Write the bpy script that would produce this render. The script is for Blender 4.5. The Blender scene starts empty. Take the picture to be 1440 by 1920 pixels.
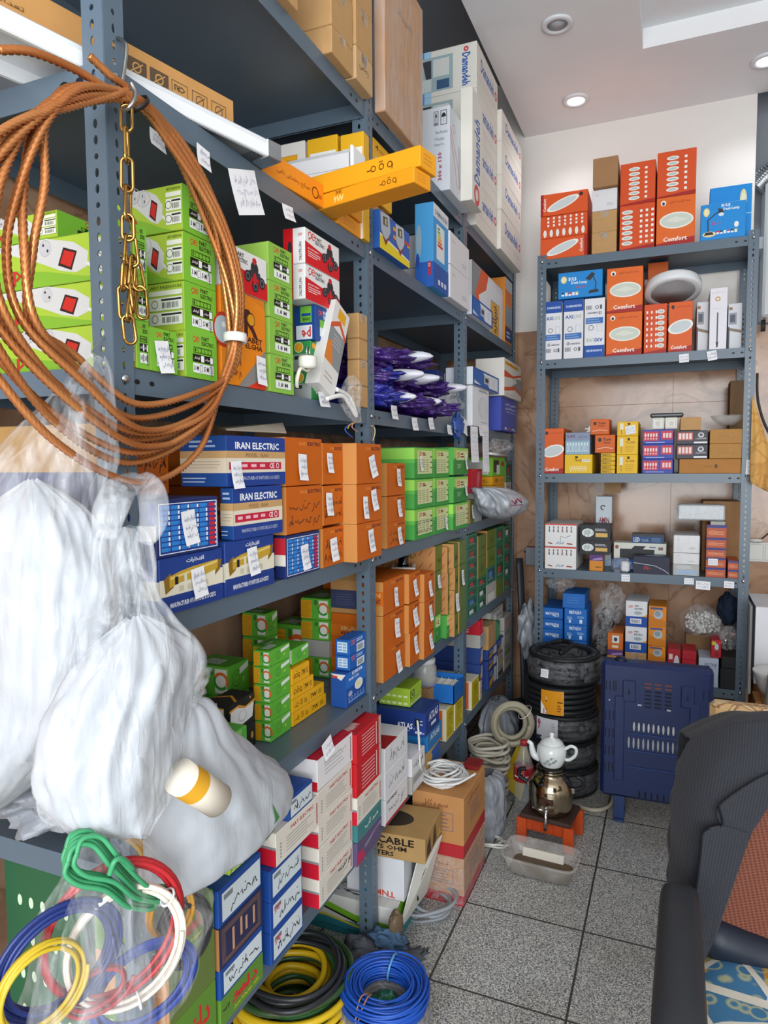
import bpy, math, random, unicodedata
from math import sin, cos, pi, radians, sqrt
from mathutils import Vector, Matrix, noise

SC = bpy.context.scene
COL = SC.collection

# ---------------------------------------------------------------- camera, world, lights, exposure
cd = bpy.data.cameras.new('camera'); CAM = bpy.data.objects.new('camera', cd); COL.objects.link(CAM)
cd.sensor_fit = 'VERTICAL'; cd.sensor_height = 36.0; cd.lens = 1290.0 / 1920.0 * 36.0; cd.clip_start = 0.05
_yaw, _pit, _rol = radians(22.93), radians(3.98), radians(-0.37)
_f = Vector((-sin(_yaw) * cos(_pit), cos(_yaw) * cos(_pit), -sin(_pit)))
_r = Vector((cos(_yaw), sin(_yaw), 0)); _u = _r.cross(_f)
_r2 = cos(_rol) * _r + sin(_rol) * _u; _u2 = -sin(_rol) * _r + cos(_rol) * _u
CAM.matrix_world = Matrix(((_r2.x, _u2.x, -_f.x, 0), (_r2.y, _u2.y, -_f.y, 0), (_r2.z, _u2.z, -_f.z, 1.5), (0, 0, 0, 1)))
SC.camera = CAM

SC.view_settings.view_transform = 'Standard'; SC.view_settings.look = 'None'
SC.view_settings.exposure = 0.15; SC.view_settings.gamma = 1.0; SC.view_settings.use_curve_mapping = False
SC.cycles.use_denoising = True
SC.cycles.max_bounces = 7; SC.cycles.diffuse_bounces = 3; SC.cycles.glossy_bounces = 3
SC.cycles.transmission_bounces = 5; SC.cycles.transparent_max_bounces = 14
SC.cycles.caustics_reflective = False; SC.cycles.caustics_refractive = False
SC.cycles.sample_clamp_indirect = 4.0

W = bpy.data.worlds.new('daylight'); SC.world = W; W.use_nodes = True
_bg = W.node_tree.nodes['Background']; _bg.inputs[0].default_value = (0.80, 0.90, 1.0, 1); _bg.inputs[1].default_value = 0.65

def area_light(name, loc, target, sx, sy, power, color):
    l = bpy.data.lights.new(name, 'AREA'); l.shape = 'RECTANGLE'; l.size = sx; l.size_y = sy
    l.energy = power; l.color = color
    o = bpy.data.objects.new(name, l); COL.objects.link(o); o.location = loc
    o.rotation_euler = (Vector(target) - Vector(loc)).to_track_quat('-Z', 'Y').to_euler()
    return o
# daylight through the glazed shop front, two metres and more behind the camera
area_light('shopfront_daylight', (0.6, -2.3, 1.75), (-0.1, 2.4, 1.35), 3.2, 2.4, 175.0, (0.93, 0.97, 1.0))

# ---------------------------------------------------------------- materials
def lin(h):
    h = h.lstrip('#'); c = [int(h[i:i + 2], 16) / 255 for i in (0, 2, 4)]
    return [x / 12.92 if x <= 0.04045 else ((x + 0.055) / 1.055) ** 2.4 for x in c]
MATS = {}
FIN = {  # finish: roughness, specular, colour variation, noise scale, metallic, coat
    'card': (0.5, 0.35, 0.06, 9, 0, 0), 'ink': (0.5, 0.35, 0.0, 1, 0, 0), 'kraft': (0.75, 0.2, 0.12, 14, 0, 0),
    'paper': (0.8, 0.2, 0.03, 20, 0, 0), 'paint': (0.36, 0.5, 0.10, 5, 0, 0), 'plastic': (0.32, 0.5, 0.04, 6, 0, 0),
    'metal': (0.28, 0.5, 0.12, 25, 1, 0), 'chrome': (0.13, 0.5, 0.05, 8, 1, 0), 'cable': (0.38, 0.45, 0.05, 10, 0, 0),
    'rubber': (0.5, 0.4, 0.08, 12, 0, 0), 'wall': (0.85, 0.2, 0.04, 3, 0, 0), 'gloss': (0.18, 0.5, 0.03, 4, 0, 0.3),
    'cloth': (0.9, 0.1, 0.10, 60, 0, 0)}
def M(h, fin='card'):
    k = (h, fin)
    if k in MATS: return MATS[k]
    ro, sp, var, ns, me, coat = FIN[fin]
    m = bpy.data.materials.new(fin + '_' + h.lstrip('#')); m.use_nodes = True
    nt = m.node_tree; b = nt.nodes['Principled BSDF']
    c = lin(h); b.inputs['Base Color'].default_value = (*c, 1)
    b.inputs['Roughness'].default_value = ro; b.inputs['Metallic'].default_value = me
    b.inputs['Specular IOR Level'].default_value = sp; b.inputs['Coat Weight'].default_value = coat
    if var > 0:
        tc = nt.nodes.new('ShaderNodeTexCoord'); n = nt.nodes.new('ShaderNodeTexNoise'); mx = nt.nodes.new('ShaderNodeMix')
        mx.data_type = 'RGBA'; n.inputs['Scale'].default_value = ns; n.inputs['Detail'].default_value = 3
        mx.inputs[6].default_value = (*[x * (1 - var * 1.6) for x in c], 1); mx.inputs[7].default_value = (*[min(1, x * (1 + var)) for x in c], 1)
        nt.links.new(tc.outputs['Object'], n.inputs['Vector']); nt.links.new(n.outputs['Fac'], mx.inputs[0])
        nt.links.new(mx.outputs[2], b.inputs['Base Color'])
    MATS[k] = m
    return m
def nodemat(name):
    m = bpy.data.materials.new(name); m.use_nodes = True
    nt = m.node_tree; return m, nt, nt.nodes['Principled BSDF'], nt.nodes.new, nt.links.new
def film(name, tint, clear, rough=0.12, bump=0.4, scale=30, drape=1.0):
    """Thin plastic film: part see-through, part glossy skin, with crinkles."""
    m, nt, b, N, Lk = nodemat(name)
    b.inputs['Base Color'].default_value = (*lin(tint), 1); b.inputs['Roughness'].default_value = rough
    b.inputs['Specular IOR Level'].default_value = 0.8
    tr = N('ShaderNodeBsdfTransparent'); mx = N('ShaderNodeMixShader'); tc = N('ShaderNodeTexCoord'); n = N('ShaderNodeTexNoise')
    n.inputs['Scale'].default_value = scale; n.inputs['Detail'].default_value = 4; n.inputs['Distortion'].default_value = 1.2
    mp = N('ShaderNodeMapping'); mp.inputs['Scale'].default_value = (1, 1, drape); Lk(tc.outputs['Object'], mp.inputs['Vector'])
    bu = N('ShaderNodeBump'); bu.inputs['Strength'].default_value = bump; bu.inputs['Distance'].default_value = 0.01
    mr = N('ShaderNodeMapRange'); mr.inputs[1].default_value = 0.3; mr.inputs[2].default_value = 0.75
    mr.inputs[3].default_value = min(1, clear + 0.10); mr.inputs[4].default_value = max(0, clear - 0.25)
    Lk(mp.outputs[0], n.inputs['Vector']); Lk(n.outputs['Fac'], bu.inputs['Height']); Lk(bu.outputs['Normal'], b.inputs['Normal'])
    Lk(n.outputs['Fac'], mr.inputs[0]); Lk(mr.outputs[0], mx.inputs[0]); Lk(b.outputs[0], mx.inputs[1]); Lk(tr.outputs[0], mx.inputs[2])
    Lk(mx.outputs[0], nt.nodes['Material Output'].inputs['Surface'])
    return m
def sheet(name, tint, transl=0.35, rough=0.35, bump=0.6, scale=16, drape=0.35):
    """Milky plastic sheet that lets some light through."""
    m, nt, b, N, Lk = nodemat(name)
    b.inputs['Base Color'].default_value = (*lin(tint), 1); b.inputs['Roughness'].default_value = rough
    t = N('ShaderNodeBsdfTranslucent'); t.inputs[0].default_value = (*lin(tint), 1); mx = N('ShaderNodeMixShader'); mx.inputs[0].default_value = transl
    tc = N('ShaderNodeTexCoord'); n = N('ShaderNodeTexNoise'); n.inputs['Scale'].default_value = scale; n.inputs['Detail'].default_value = 5; mp = N('ShaderNodeMapping'); mp.inputs['Scale'].default_value = (1, 1, drape); Lk(tc.outputs['Object'], mp.inputs['Vector'])
    n.inputs['Distortion'].default_value = 0.8
    bu = N('ShaderNodeBump'); bu.inputs['Strength'].default_value = bump; bu.inputs['Distance'].default_value = 0.02
    Lk(mp.outputs[0], n.inputs['Vector']); Lk(n.outputs['Fac'], bu.inputs['Height']); Lk(bu.outputs['Normal'], b.inputs['Normal'])
    Lk(b.outputs[0], mx.inputs[1]); Lk(t.outputs[0], mx.inputs[2]); Lk(mx.outputs[0], nt.nodes['Material Output'].inputs['Surface'])
    return m
CLEAR = film('clear_film', '#f2f5f8', 0.93, 0.1, 0.8, 26, 0.18); CLEARC = film('crinkled_film', '#f0f3f6', 0.90, 0.1, 1.0, 45)
HAZE = film('hazy_film', '#e9edf2', 0.84, 0.14, 0.9, 30, 0.15); TUB = film('clear_tub', '#dedcd6', 0.74, 0.2, 0.05, 5)
BOTTLE = film('clear_bottle', '#c9d3d6', 0.80, 0.06, 0.1, 8)
WHITEBAG = sheet('white_bag', '#cdd2d9', 0.22, 0.26, 0.45, 9); GREYBAG = sheet('grey_bag', '#9fa3ab', 0.15); PURPLE = film('purple_film', '#43207a', 0.04, 0.16, 1.0, 22)
BLUEFILM = film('blue_film', '#2a2f9a', 0.04, 0.16, 1.0, 22); BLACKWRAP = film('black_wrap', '#c4c7cc', 0.93, 0.10, 1.0, 34)

# ---------------------------------------------------------------- writing
def shape(s):
    """Join Persian letters: pick each letter's form and lay the line right to left."""
    if not any('ARABIC' in unicodedata.name(c, '') for c in s): return s
    def form(c, k):
        try: return unicodedata.lookup(unicodedata.name(c) + ' ' + k + ' FORM')
        except (KeyError, ValueError): return None
    out = []
    for i, c in enumerate(s):
        if 'ARABIC LETTER' not in unicodedata.name(c, ''): out.append(c); continue
        pv = i > 0 and form(s[i - 1], 'INITIAL') is not None
        nx = i + 1 < len(s) and form(s[i + 1], 'FINAL') is not None and form(c, 'INITIAL') is not None
        k = 'MEDIAL' if pv and nx else 'INITIAL' if nx else 'FINAL' if pv else 'ISOLATED'
        out.append(form(c, k) or form(c, 'ISOLATED') or c)
    return ''.join(reversed(out))
GLY = {}
def glyphs(s, bold):
    k = (s, bold)
    if k not in GLY:
        cu = bpy.data.curves.new('lettering', 'FONT'); cu.body = shape(s); cu.resolution_u = 1; cu.offset = 0.028 if bold else 0
        o = bpy.data.objects.new('lettering', cu); COL.objects.link(o)
        me = o.evaluated_get(bpy.context.evaluated_depsgraph_get()).to_mesh()
        v = [(p.co.x, p.co.y) for p in me.vertices]; f = [tuple(p.vertices) for p in me.polygons]
        bpy.data.objects.remove(o); bpy.data.curves.remove(cu)
        x0 = min(p[0] for p in v); x1 = max(p[0] for p in v); y0 = min(p[1] for p in v); y1 = max(p[1] for p in v)
        GLY[k] = ([((x - x0) / (x1 - x0 + 1e-9), (y - y0) / (y1 - y0 + 1e-9)) for x, y in v], f)
    return GLY[k]

# ---------------------------------------------------------------- mesh builder
class MB:
    def __init__(s): s.v = []; s.f = []; s.mi = []; s.mats = []; s.sm = []
    def mid(s, m):
        if isinstance(m, str): m = M(m)
        if m not in s.mats: s.mats.append(m)
        return s.mats.index(m)
    def add(s, verts, faces, m, smooth=False):
        b = len(s.v); i = s.mid(m); s.v += [tuple(p) for p in verts]
        for f in faces: s.f.append([b + k for k in f]); s.mi.append(i); s.sm.append(smooth)
    def box(s, x0, y0, z0, x1, y1, z1, m, c=0.0):
        if c <= 0:
            v = [(x0, y0, z0), (x1, y0, z0), (x1, y1, z0), (x0, y1, z0), (x0, y0, z1), (x1, y0, z1), (x1, y1, z1), (x0, y1, z1)]
            s.add(v, [(0, 3, 2, 1), (4, 5, 6, 7), (0, 1, 5, 4), (1, 2, 6, 5), (2, 3, 7, 6), (3, 0, 4, 7)], m); return
        c = min(c, (x1 - x0) * .45, (y1 - y0) * .45, (z1 - z0) * .45)
        X = (x0, x1); Y = (y0, y1); Z = (z0, z1); d = (c, -c); v = []; ix = {}
        for a in (0, 1):
            for b in (0, 1):
                for e in (0, 1):
                    for ax in range(3):
                        p = [X[a] + (d[a] if ax != 0 else 0), Y[b] + (d[b] if ax != 1 else 0), Z[e] + (d[e] if ax != 2 else 0)]
                        ix[a, b, e, ax] = len(v); v.append(p)
        F = []
        for ax in range(3):
            o = [k for k in range(3) if k != ax]
            for sgn in (0, 1):
                q = []
                for (i, j) in ((0, 0), (1, 0), (1, 1), (0, 1)):
                    t = [0, 0, 0]; t[ax] = sgn; t[o[0]] = i; t[o[1]] = j; q.append(ix[(*t, ax)])
                F.append(q if (sgn == 1) == (ax != 1) else q[::-1])
            for i in (0, 1):          # edge chamfers running along axis ax
                for j in (0, 1):
                    t = [0, 0, 0]; t[o[0]] = i; t[o[1]] = j; t2 = list(t); t2[ax] = 1
                    F.append([ix[(*t, o[0])], ix[(*t2, o[0])], ix[(*t2, o[1])], ix[(*t, o[1])]])
        for a in (0, 1):
            for b in (0, 1):
                for e in (0, 1): F.append([ix[a, b, e, k] for k in range(3)])
        s.add(v, F, m)
    def tube(s, pts, r, m, n=8, closed=False, twist=0.0, lobes=0, caps=True, flat=1.0):
        pts = [Vector(p) for p in pts]; N = len(pts); rings = []
        t0 = (pts[1] - pts[0]).normalized(); up = t0.orthogonal().normalized(); acc = 0.0; V = []
        for i, p in enumerate(pts):
            a = pts[(i - 1) % N] if (closed or i > 0) else p; b = pts[(i + 1) % N] if (closed or i < N - 1) else p
            t = (b - a); t = t.normalized() if t.length > 1e-9 else t0
            up = (up - t * up.dot(t)); up = up.normalized() if up.length > 1e-6 else t.orthogonal().normalized()
            sd = t.cross(up); rr = r[i] if isinstance(r, (list, tuple)) else r
            if i: acc += (p - pts[i - 1]).length * twist
            for k in range(n):
                an = 2 * pi * k / n + acc; q = rr * (1 + (0.26 * (1 if (k % 2) else -1) if lobes else 0))
                V.append(p + up * (cos(an) * q) + sd * (sin(an) * q * flat))
        F = []
        for i in range(N if closed else N - 1):
            j = (i + 1) % N
            for k in range(n): F.append((i * n + k, i * n + (k + 1) % n, j * n + (k + 1) % n, j * n + k))
        if caps and not closed: F.append(list(range(n))[::-1]); F.append([(N - 1) * n + k for k in range(n)])
        s.add(V, F, m, True)
    def lathe(s, prof, m, n=28, c=(0, 0, 0), smooth=True, axis='z', sx=1, sy=1):
        V = []
        for r, z in prof:
            for k in range(n):
                a = 2 * pi * k / n; p = (r * cos(a) * sx, r * sin(a) * sy, z)
                if axis == 'y': p = (p[0], p[2], p[1])
                if axis == 'x': p = (p[2], p[0], p[1])
                V.append((p[0] + c[0], p[1] + c[1], p[2] + c[2]))
        F = []
        for i in range(len(prof) - 1):
            for k in range(n): F.append((i * n + k, i * n + (k + 1) % n, (i + 1) * n + (k + 1) % n, (i + 1) * n + k))
        if prof[0][0] > 1e-6: F.append(list(range(n))[::-1])
        if prof[-1][0] > 1e-6: F.append([(len(prof) - 1) * n + k for k in range(n)])
        s.add(V, F, m, smooth)
    def grid(s, fn, nu, nv, m, smooth=True, closed_u=False):
        V = [fn(i / (nu if closed_u else nu - 1), j / (nv - 1)) for j in range(nv) for i in range(nu)]
        F = []
        for j in range(nv - 1):
            for i in range(nu if closed_u else nu - 1):
                k = (i + 1) % nu; F.append((j * nu + i, j * nu + k, (j + 1) * nu + k, (j + 1) * nu + i))
        s.add(V, F, m, smooth)
    def build(s, name, parent=None, loc=None, rot=None, solid=0.0):
        me = bpy.data.meshes.new(name); me.from_pydata(s.v, [], s.f)
        for m in s.mats: me.materials.append(m)
        me.polygons.foreach_set('material_index', s.mi); me.polygons.foreach_set('use_smooth', s.sm); me.update()
        o = bpy.data.objects.new(name, me); COL.objects.link(o)
        if parent is not None: o.parent = parent
        if loc: o.location = loc
        if rot: o.rotation_euler = rot
        if solid:
            md = o.modifiers.new('thickness', 'SOLIDIFY'); md.thickness = solid; md.offset = 0
        return o

class Face:
    """One flat face of a thing to print on; u runs right, v runs up, both 0..1."""
    def __init__(s, mb, o, ux, uy, w, h): s.mb = mb; s.o = Vector(o); s.ux = Vector(ux); s.uy = Vector(uy); s.w = w; s.h = h; s.n = s.ux.cross(s.uy); s.k = 1
    def pt(s, u, v): return s.o + s.ux * (u * s.w) + s.uy * (v * s.h) + s.n * (0.0001 + 0.00005 * s.k)
    def poly(s, P, m, fin='ink'):
        s.mb.add([s.pt(u, v) for u, v in P], [list(range(len(P)))], M(m, fin) if isinstance(m, str) else m); s.k += 1
    def r(s, u0, v0, u1, v1, m): s.poly([(u0, v0), (u1, v0), (u1, v1), (u0, v1)], m)
    def fr(s, u0, v0, u1, v1, m, th=0.0015):
        a = th / s.w; b = th / s.h
        s.r(u0, v0, u1, v0 + b, m); s.r(u0, v1 - b, u1, v1, m); s.r(u0, v0, u0 + a, v1, m); s.r(u1 - a, v0, u1, v1, m)
    def e(s, cu, cv, ru, rv, m, n=20, rot=0):
        P = []
        for i in range(n):
            a = 2 * pi * i / n; x = cos(a) * ru * s.w; y = sin(a) * rv * s.h
            P.append((cu + (x * cos(rot) - y * sin(rot)) / s.w, cv + (x * sin(rot) + y * cos(rot)) / s.h))
        s.poly(P, m)
    def ring(s, cu, cv, rad, th, m, a0=0, a1=2 * pi, n=18):
        V = []; F = []
        for i in range(n + 1):
            a = a0 + (a1 - a0) * i / n
            for q in (rad - th / 2, rad + th / 2): V.append(s.pt(cu + cos(a) * q / s.w, cv + sin(a) * q / s.h))
            if i: F.append((2 * i - 2, 2 * i - 1, 2 * i + 1, 2 * i))
        s.mb.add(V, F, M(m, 'ink')); s.k += 1
    def t(s, u0, v0, u1, v1, txt, m, bold=True, rot=0):
        g, F = glyphs(txt, bold); V = []
        for x, y in g:
            if rot == 90: x, y = 1 - y, x
            elif rot == 180: x, y = 1 - x, 1 - y
            elif rot == 270: x, y = y, 1 - x
            V.append(s.pt(u0 + (u1 - u0) * x, v0 + (v1 - v0) * y))
        s.mb.add(V, F, M(m, 'ink')); s.k += 1
    def stroke(s, P, m, wd=0.002):
        V = []; F = []
        for i, (u, v) in enumerate(P):
            a = P[max(0, i - 1)]; b = P[min(len(P) - 1, i + 1)]
            dx = (b[0] - a[0]) * s.w; dy = (b[1] - a[1]) * s.h; L = sqrt(dx * dx + dy * dy) + 1e-9
            nx = -dy / L * wd / 2 / s.w; ny = dx / L * wd / 2 / s.h
            V += [s.pt(u + nx, v + ny), s.pt(u - nx, v - ny)]
            if i: F.append((2 * i - 2, 2 * i - 1, 2 * i + 1, 2 * i))
        s.mb.add(V, F, M(m, 'ink'))
    def hand(s, u0, v0, u1, v1, m='#22242c', seed=0, lines=1, wd=0.0016):
        """Handwriting: joined strokes with humps, tails and dots."""
        R = random.Random(seed * 7 + 3)
        for l in range(lines):
            y = v1 - (l + .6) * (v1 - v0) / lines; A = (v1 - v0) / lines; u = u1
            while u > u0 + (u1 - u0) * .06:
                L = min(u - u0, (u1 - u0) * R.uniform(.14, .34)); P = []; n = 10; a1 = R.uniform(.5, 1); ph = R.uniform(0, 6)
                for i in range(n):
                    q = i / (n - 1)
                    P.append((u - L * q, y + A * (.26 * a1 * sin(ph + q * R.choice((5, 7, 9))) + R.uniform(-.05, .05) - (.25 if q > .85 and a1 > .75 else 0))))
                s.stroke(P, m, wd)
                if R.random() < .5: s.stroke([(u - L * .5, y + A * .42), (u - L * .5 - (u1 - u0) * .02, y + A * .38)], m, wd * 1.3)
                if R.random() < .35: s.stroke([(u - L * .2, y + A * .5), (u - L * .25, y - A * .1)], m, wd)
                u -= L + (u1 - u0) * .05
        s.k += 1
    def lines(s, u0, v0, u1, v1, m, n=4, seed=1, frac=.45):
        R = random.Random(seed); dv = (v1 - v0) / n
        for i in range(n): s.r(u0, v1 - (i + .5 + frac / 2) * dv, u0 + (u1 - u0) * R.uniform(.7, 1), v1 - (i + .5 - frac / 2) * dv, m); s.k -= 1
        s.k += 1
    def bar(s, u0, v0, u1, v1, m='#222222', n=14, seed=2):
        R = random.Random(seed); x = u0; st = (u1 - u0) / n
        for i in range(n): s.r(u0 + i * st, v0, u0 + i * st + st * R.uniform(.25, .7), v1, m); s.k -= 1
        s.k += 1

def boxfaces(mb, w, d, h):
    return dict(F=Face(mb, (-w / 2, 0, 0), (1, 0, 0), (0, 0, 1), w, h), L=Face(mb, (-w / 2, d, 0), (0, -1, 0), (0, 0, 1), d, h),
                R=Face(mb, (w / 2, 0, 0), (0, 1, 0), (0, 0, 1), d, h), T=Face(mb, (-w / 2, 0, h), (1, 0, 0), (0, 1, 0), w, d),
                U=Face(mb, (-w / 2, d, 0), (1, 0, 0), (0, -1, 0), w, d))

def tag(o, label=None, cat=None, group=None, kind=None):
    if label: o['label'] = label
    if cat: o['category'] = cat
    if group: o['group'] = group
    if kind: o['kind'] = kind
    return o
def empty(name, loc=(0, 0, 0), rotz=0.0):
    o = bpy.data.objects.new(name, None); COL.objects.link(o); o.location = loc; o.rotation_euler = (0, 0, rotz); o.empty_display_size = 0.05
    return o
def spline(P, per=8, closed=False):
    P = [Vector(p) for p in P]; n = len(P); out = []
    for i in range(n if closed else n - 1):
        a, b, c, d = (P[(i - 1) % n] if (closed or i > 0) else P[i]), P[i], P[(i + 1) % n], (P[(i + 2) % n] if (closed or i + 2 < n) else P[(i + 1) % n])
        for k in range(per):
            t = k / per
            out.append(0.5 * ((2 * b) + (c - a) * t + (2 * a - 5 * b + 4 * c - d) * t * t + (3 * b - a - 3 * c + d) * t ** 3))
    if not closed: out.append(P[-1])
    return out
def note_mesh(w, h, seed, parent, loc, rot, name='price_note', lines=3, curl=0.006, col='#f3f3f6'):
    """A hand-written slip of paper, slightly curled, taped at its top edge."""
    mb = MB(); n = 5; V = []; F = []
    for j in range(n):
        t = j / (n - 1); y = -curl * t * t
        V += [(-w / 2, y, -t * h), (w / 2, y - .15 * curl * t, -t * h)]
        if j: F.append((2 * j - 2, 2 * j, 2 * j + 1, 2 * j - 1))
    mb.add(V, F, M(col, 'paper'))
    f = Face(mb, (-w / 2, -curl * 1.15 - .0006, -h * .92), (1, 0, 0), (0, curl * 1.15 / h, 1), w, h * .85)
    f.hand(.12, .1, .9, .95, '#a0a4ba', seed, lines, 0.0011)
    return mb.build(name, parent, loc, rot)

# ---------------------------------------------------------------- the room
def granite():
    m, nt, b, N, Lk = nodemat('granite_tiles')
    tc = N('ShaderNodeTexCoord'); mp = N('ShaderNodeMapping'); mp.inputs['Location'].default_value = (0.24 + 0.3905 * 10, -2.572 + 0.3835 * 20, 0)
    Lk(tc.outputs['Object'], mp.inputs['Vector'])
    n1 = N('ShaderNodeTexNoise'); n1.inputs['Scale'].default_value = 210; n1.inputs['Detail'].default_value = 2.5
    v = N('ShaderNodeTexVoronoi'); v.inputs['Scale'].default_value = 330
    n2 = N('ShaderNodeTexNoise'); n2.inputs['Scale'].default_value = 2.2; n2.inputs['Detail'].default_value = 5
    for q in (n1, v, n2): Lk(tc.outputs['Object'], q.inputs['Vector'])
    cr = N('ShaderNodeValToRGB'); e = cr.color_ramp.elements
    e[0].position = 0.34; e[0].color = (*lin('#4a4d50'), 1); e[1].position = 0.66; e[1].color = (*lin('#e2e2dc'), 1)
    k = e.new(0.45); k.color = (*lin('#8e9092'), 1); k = e.new(0.55); k.color = (*lin('#bcbcb6'), 1)
    mxn = N('ShaderNodeMix'); mxn.inputs[0].default_value = 0.3; Lk(n1.outputs['Fac'], mxn.inputs[2])
    sv = N('ShaderNodeSeparateColor'); Lk(v.outputs['Color'], sv.inputs[0]); Lk(sv.outputs[0], mxn.inputs[3]); Lk(mxn.outputs[0], cr.inputs[0])
    br = N('ShaderNodeTexBrick'); br.offset = 0; br.inputs['Scale'].default_value = 1; br.inputs['Mortar Size'].default_value = 0.0038
    br.inputs['Brick Width'].default_value = 0.3905; br.inputs['Row Height'].default_value = 0.3835; br.inputs['Mortar Smooth'].default_value = 0.3
    Lk(mp.outputs[0], br.inputs['Vector'])
    dirt = N('ShaderNodeMix'); dirt.data_type = 'RGBA'; dirt.blend_type = 'MULTIPLY'; dirt.inputs[7].default_value = (0.62, 0.58, 0.52, 1)
    mr = N('ShaderNodeMapRange'); mr.inputs[1].default_value = 0.45; mr.inputs[2].default_value = 0.7; mr.inputs[4].default_value = 0.55; Lk(n2.outputs['Fac'], mr.inputs[0]); Lk(mr.outputs[0], dirt.inputs[0]); Lk(cr.outputs[0], dirt.inputs[6])
    mx = N('ShaderNodeMix'); mx.data_type = 'RGBA'; mx.inputs[7].default_value = (*lin('#3a3b38'), 1)
    Lk(br.outputs['Fac'], mx.inputs[0]); Lk(dirt.outputs[2], mx.inputs[6]); Lk(mx.outputs[2], b.inputs['Base Color'])
    b.inputs['Roughness'].default_value = 0.42
    bu = N('ShaderNodeBump'); bu.inputs['Strength'].default_value = 0.5; bu.inputs['Distance'].default_value = 0.004; bu.invert = True
    Lk(br.outputs['Fac'], bu.inputs['Height']); Lk(bu.outputs['Normal'], b.inputs['Normal'])
    return m
def marble():
    m, nt, b, N, Lk = nodemat('tan_marble')
    tc = N('ShaderNodeTexCoord'); n = N('ShaderNodeTexNoise'); n.inputs['Scale'].default_value = 2.4; n.inputs['Detail'].default_value = 9; n.inputs['Distortion'].default_value = 1.3; n.inputs['Roughness'].default_value = 0.62
    Lk(tc.outputs['Object'], n.inputs['Vector'])
    cr = N('ShaderNodeValToRGB'); e = cr.color_ramp.elements; e[0].position = 0.30; e[0].color = (*lin('#8a6650'), 1); e[1].position = 0.72; e[1].color = (*lin('#c8a286'), 1)
    k = e.new(0.47); k.color = (*lin('#ad866a'), 1); k = e.new(0.53); k.color = (*lin('#ba957a'), 1)
    Lk(n.outputs['Fac'], cr.inputs[0])
    w = N('ShaderNodeTexNoise'); w.inputs['Scale'].default_value = 1.1; w.inputs['Detail'].default_value = 12; w.inputs['Distortion'].default_value = 2.2; Lk(tc.outputs['Object'], w.inputs['Vector'])
    vr = N('ShaderNodeValToRGB'); q = vr.color_ramp.elements; q[0].position = 0.485; q[0].color = (0, 0, 0, 1); q[1].position = 0.515; q[1].color = (0, 0, 0, 1); k = q.new(0.5); k.color = (1, 1, 1, 1)
    Lk(w.outputs['Fac'], vr.inputs[0]); mx = N('ShaderNodeMix'); mx.data_type = 'RGBA'; mx.inputs[7].default_value = (*lin('#6f4c33'), 1)
    sc = N('ShaderNodeMath'); sc.operation = 'MULTIPLY'; sc.inputs[1].default_value = 0.5; Lk(vr.outputs[0], sc.inputs[0]); Lk(sc.outputs[0], mx.inputs[0]); Lk(cr.outputs[0], mx.inputs[6])
    Lk(mx.outputs[2], b.inputs['Base Color']); b.inputs['Roughness'].default_value = 0.17
    return m
MARBLE = marble()
PLASTER = M('#e6e2dc', 'wall'); CEIL = M('#f0f0f1', 'wall'); GREYWALL = M('#8f9298', 'wall')
def struct(name, mb, **k): return tag(mb.build(name, **k), kind='structure')
mb = MB(); mb.box(-1.35, -2.6, -0.06, 2.6, 4.6, 0, granite()); struct('floor', mb)
mb = MB(); mb.box(-1.37, -2.6, 0, -1.29, 4.08, 3.62, GREYWALL); mb.box(-1.29, -2.6, 0, -1.272, 3.95, 2.24, MARBLE); struct('wall_left', mb)
mb = MB(); mb.box(-1.29, 3.968, 0, 0.335, 4.08, 3.62, PLASTER); mb.box(-1.272, 3.95, 0, 0.325, 3.968, 2.24, MARBLE)
for x, z in ((-0.585, 1.545), (-0.41, 1.575), (-0.335, 1.585), (-0.02, 1.60), (-0.41, 1.05), (-0.79, 0.99), (0.10, 0.71), (0.11, 0.69), (-0.83, 1.31)):
    mb.lathe([(0.006, -0.0004), (0.006, 0.0)], M('#1d1613', 'ink'), 10, (x, 3.9497, z), axis='y')      # old screw holes
for zz in (1.81, 0.45): mb.box(-1.27, 3.9496, zz, 0.325, 3.9502, zz + 0.002, '#7d5b41')
for xx in (-0.84, -0.02): mb.box(xx, 3.9496, 0, xx + 0.0015, 3.9502, 2.24, '#7d5b41')
struct('wall_back', mb)
mb = MB(); mb.box(0.325, 3.95, 0.0, 0.36, 3.972, 2.0, '#d8d4cb', 0.003); struct('trim_1', mb)
mb = MB(); mb.box(0.26, 4.30, 0, 2.6, 4.38, 3.62, GREYWALL); mb.box(0.335, 4.285, 0, 2.6, 4.30, 2.24, MARBLE); struct('wall_recess', mb)
mb = MB(); mb.box(2.52, -2.6, 0, 2.6, 4.4, 3.62, PLASTER); struct('wall_right', mb)
mb = MB(); mb.box(-1.37, -2.6, 3.62, 2.6, 4.4, 3.68, GREYWALL)
zs = 3.31       # dropped plasterboard ceiling with a square recess
hx0, hx1, hy0, hy1 = -0.17, 1.5, 0.6, 3.35
for (a, b_, c, d) in ((-0.81, -2.6, hx0, 3.968), (hx1, -2.6, 2.52, 3.968), (hx0, -2.6, hx1, hy0), (hx0, hy1, hx1, 3.968)): mb.box(a, b_, zs, c, d, zs + 0.30, CEIL)
mb.box(hx0, hy0, zs + 0.10, hx1, hy1, zs + 0.16, CEIL)
for (a, b_, c, d) in ((hx0 + .0, hy0, hx0 + .16, hy1), (hx0 + .16, hy1 - .16, hx1, hy1)): mb.box(a, b_, zs + 0.085, c, d, zs + 0.099, M('#eceef0', 'wall'))
struct('ceiling', mb)

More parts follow.
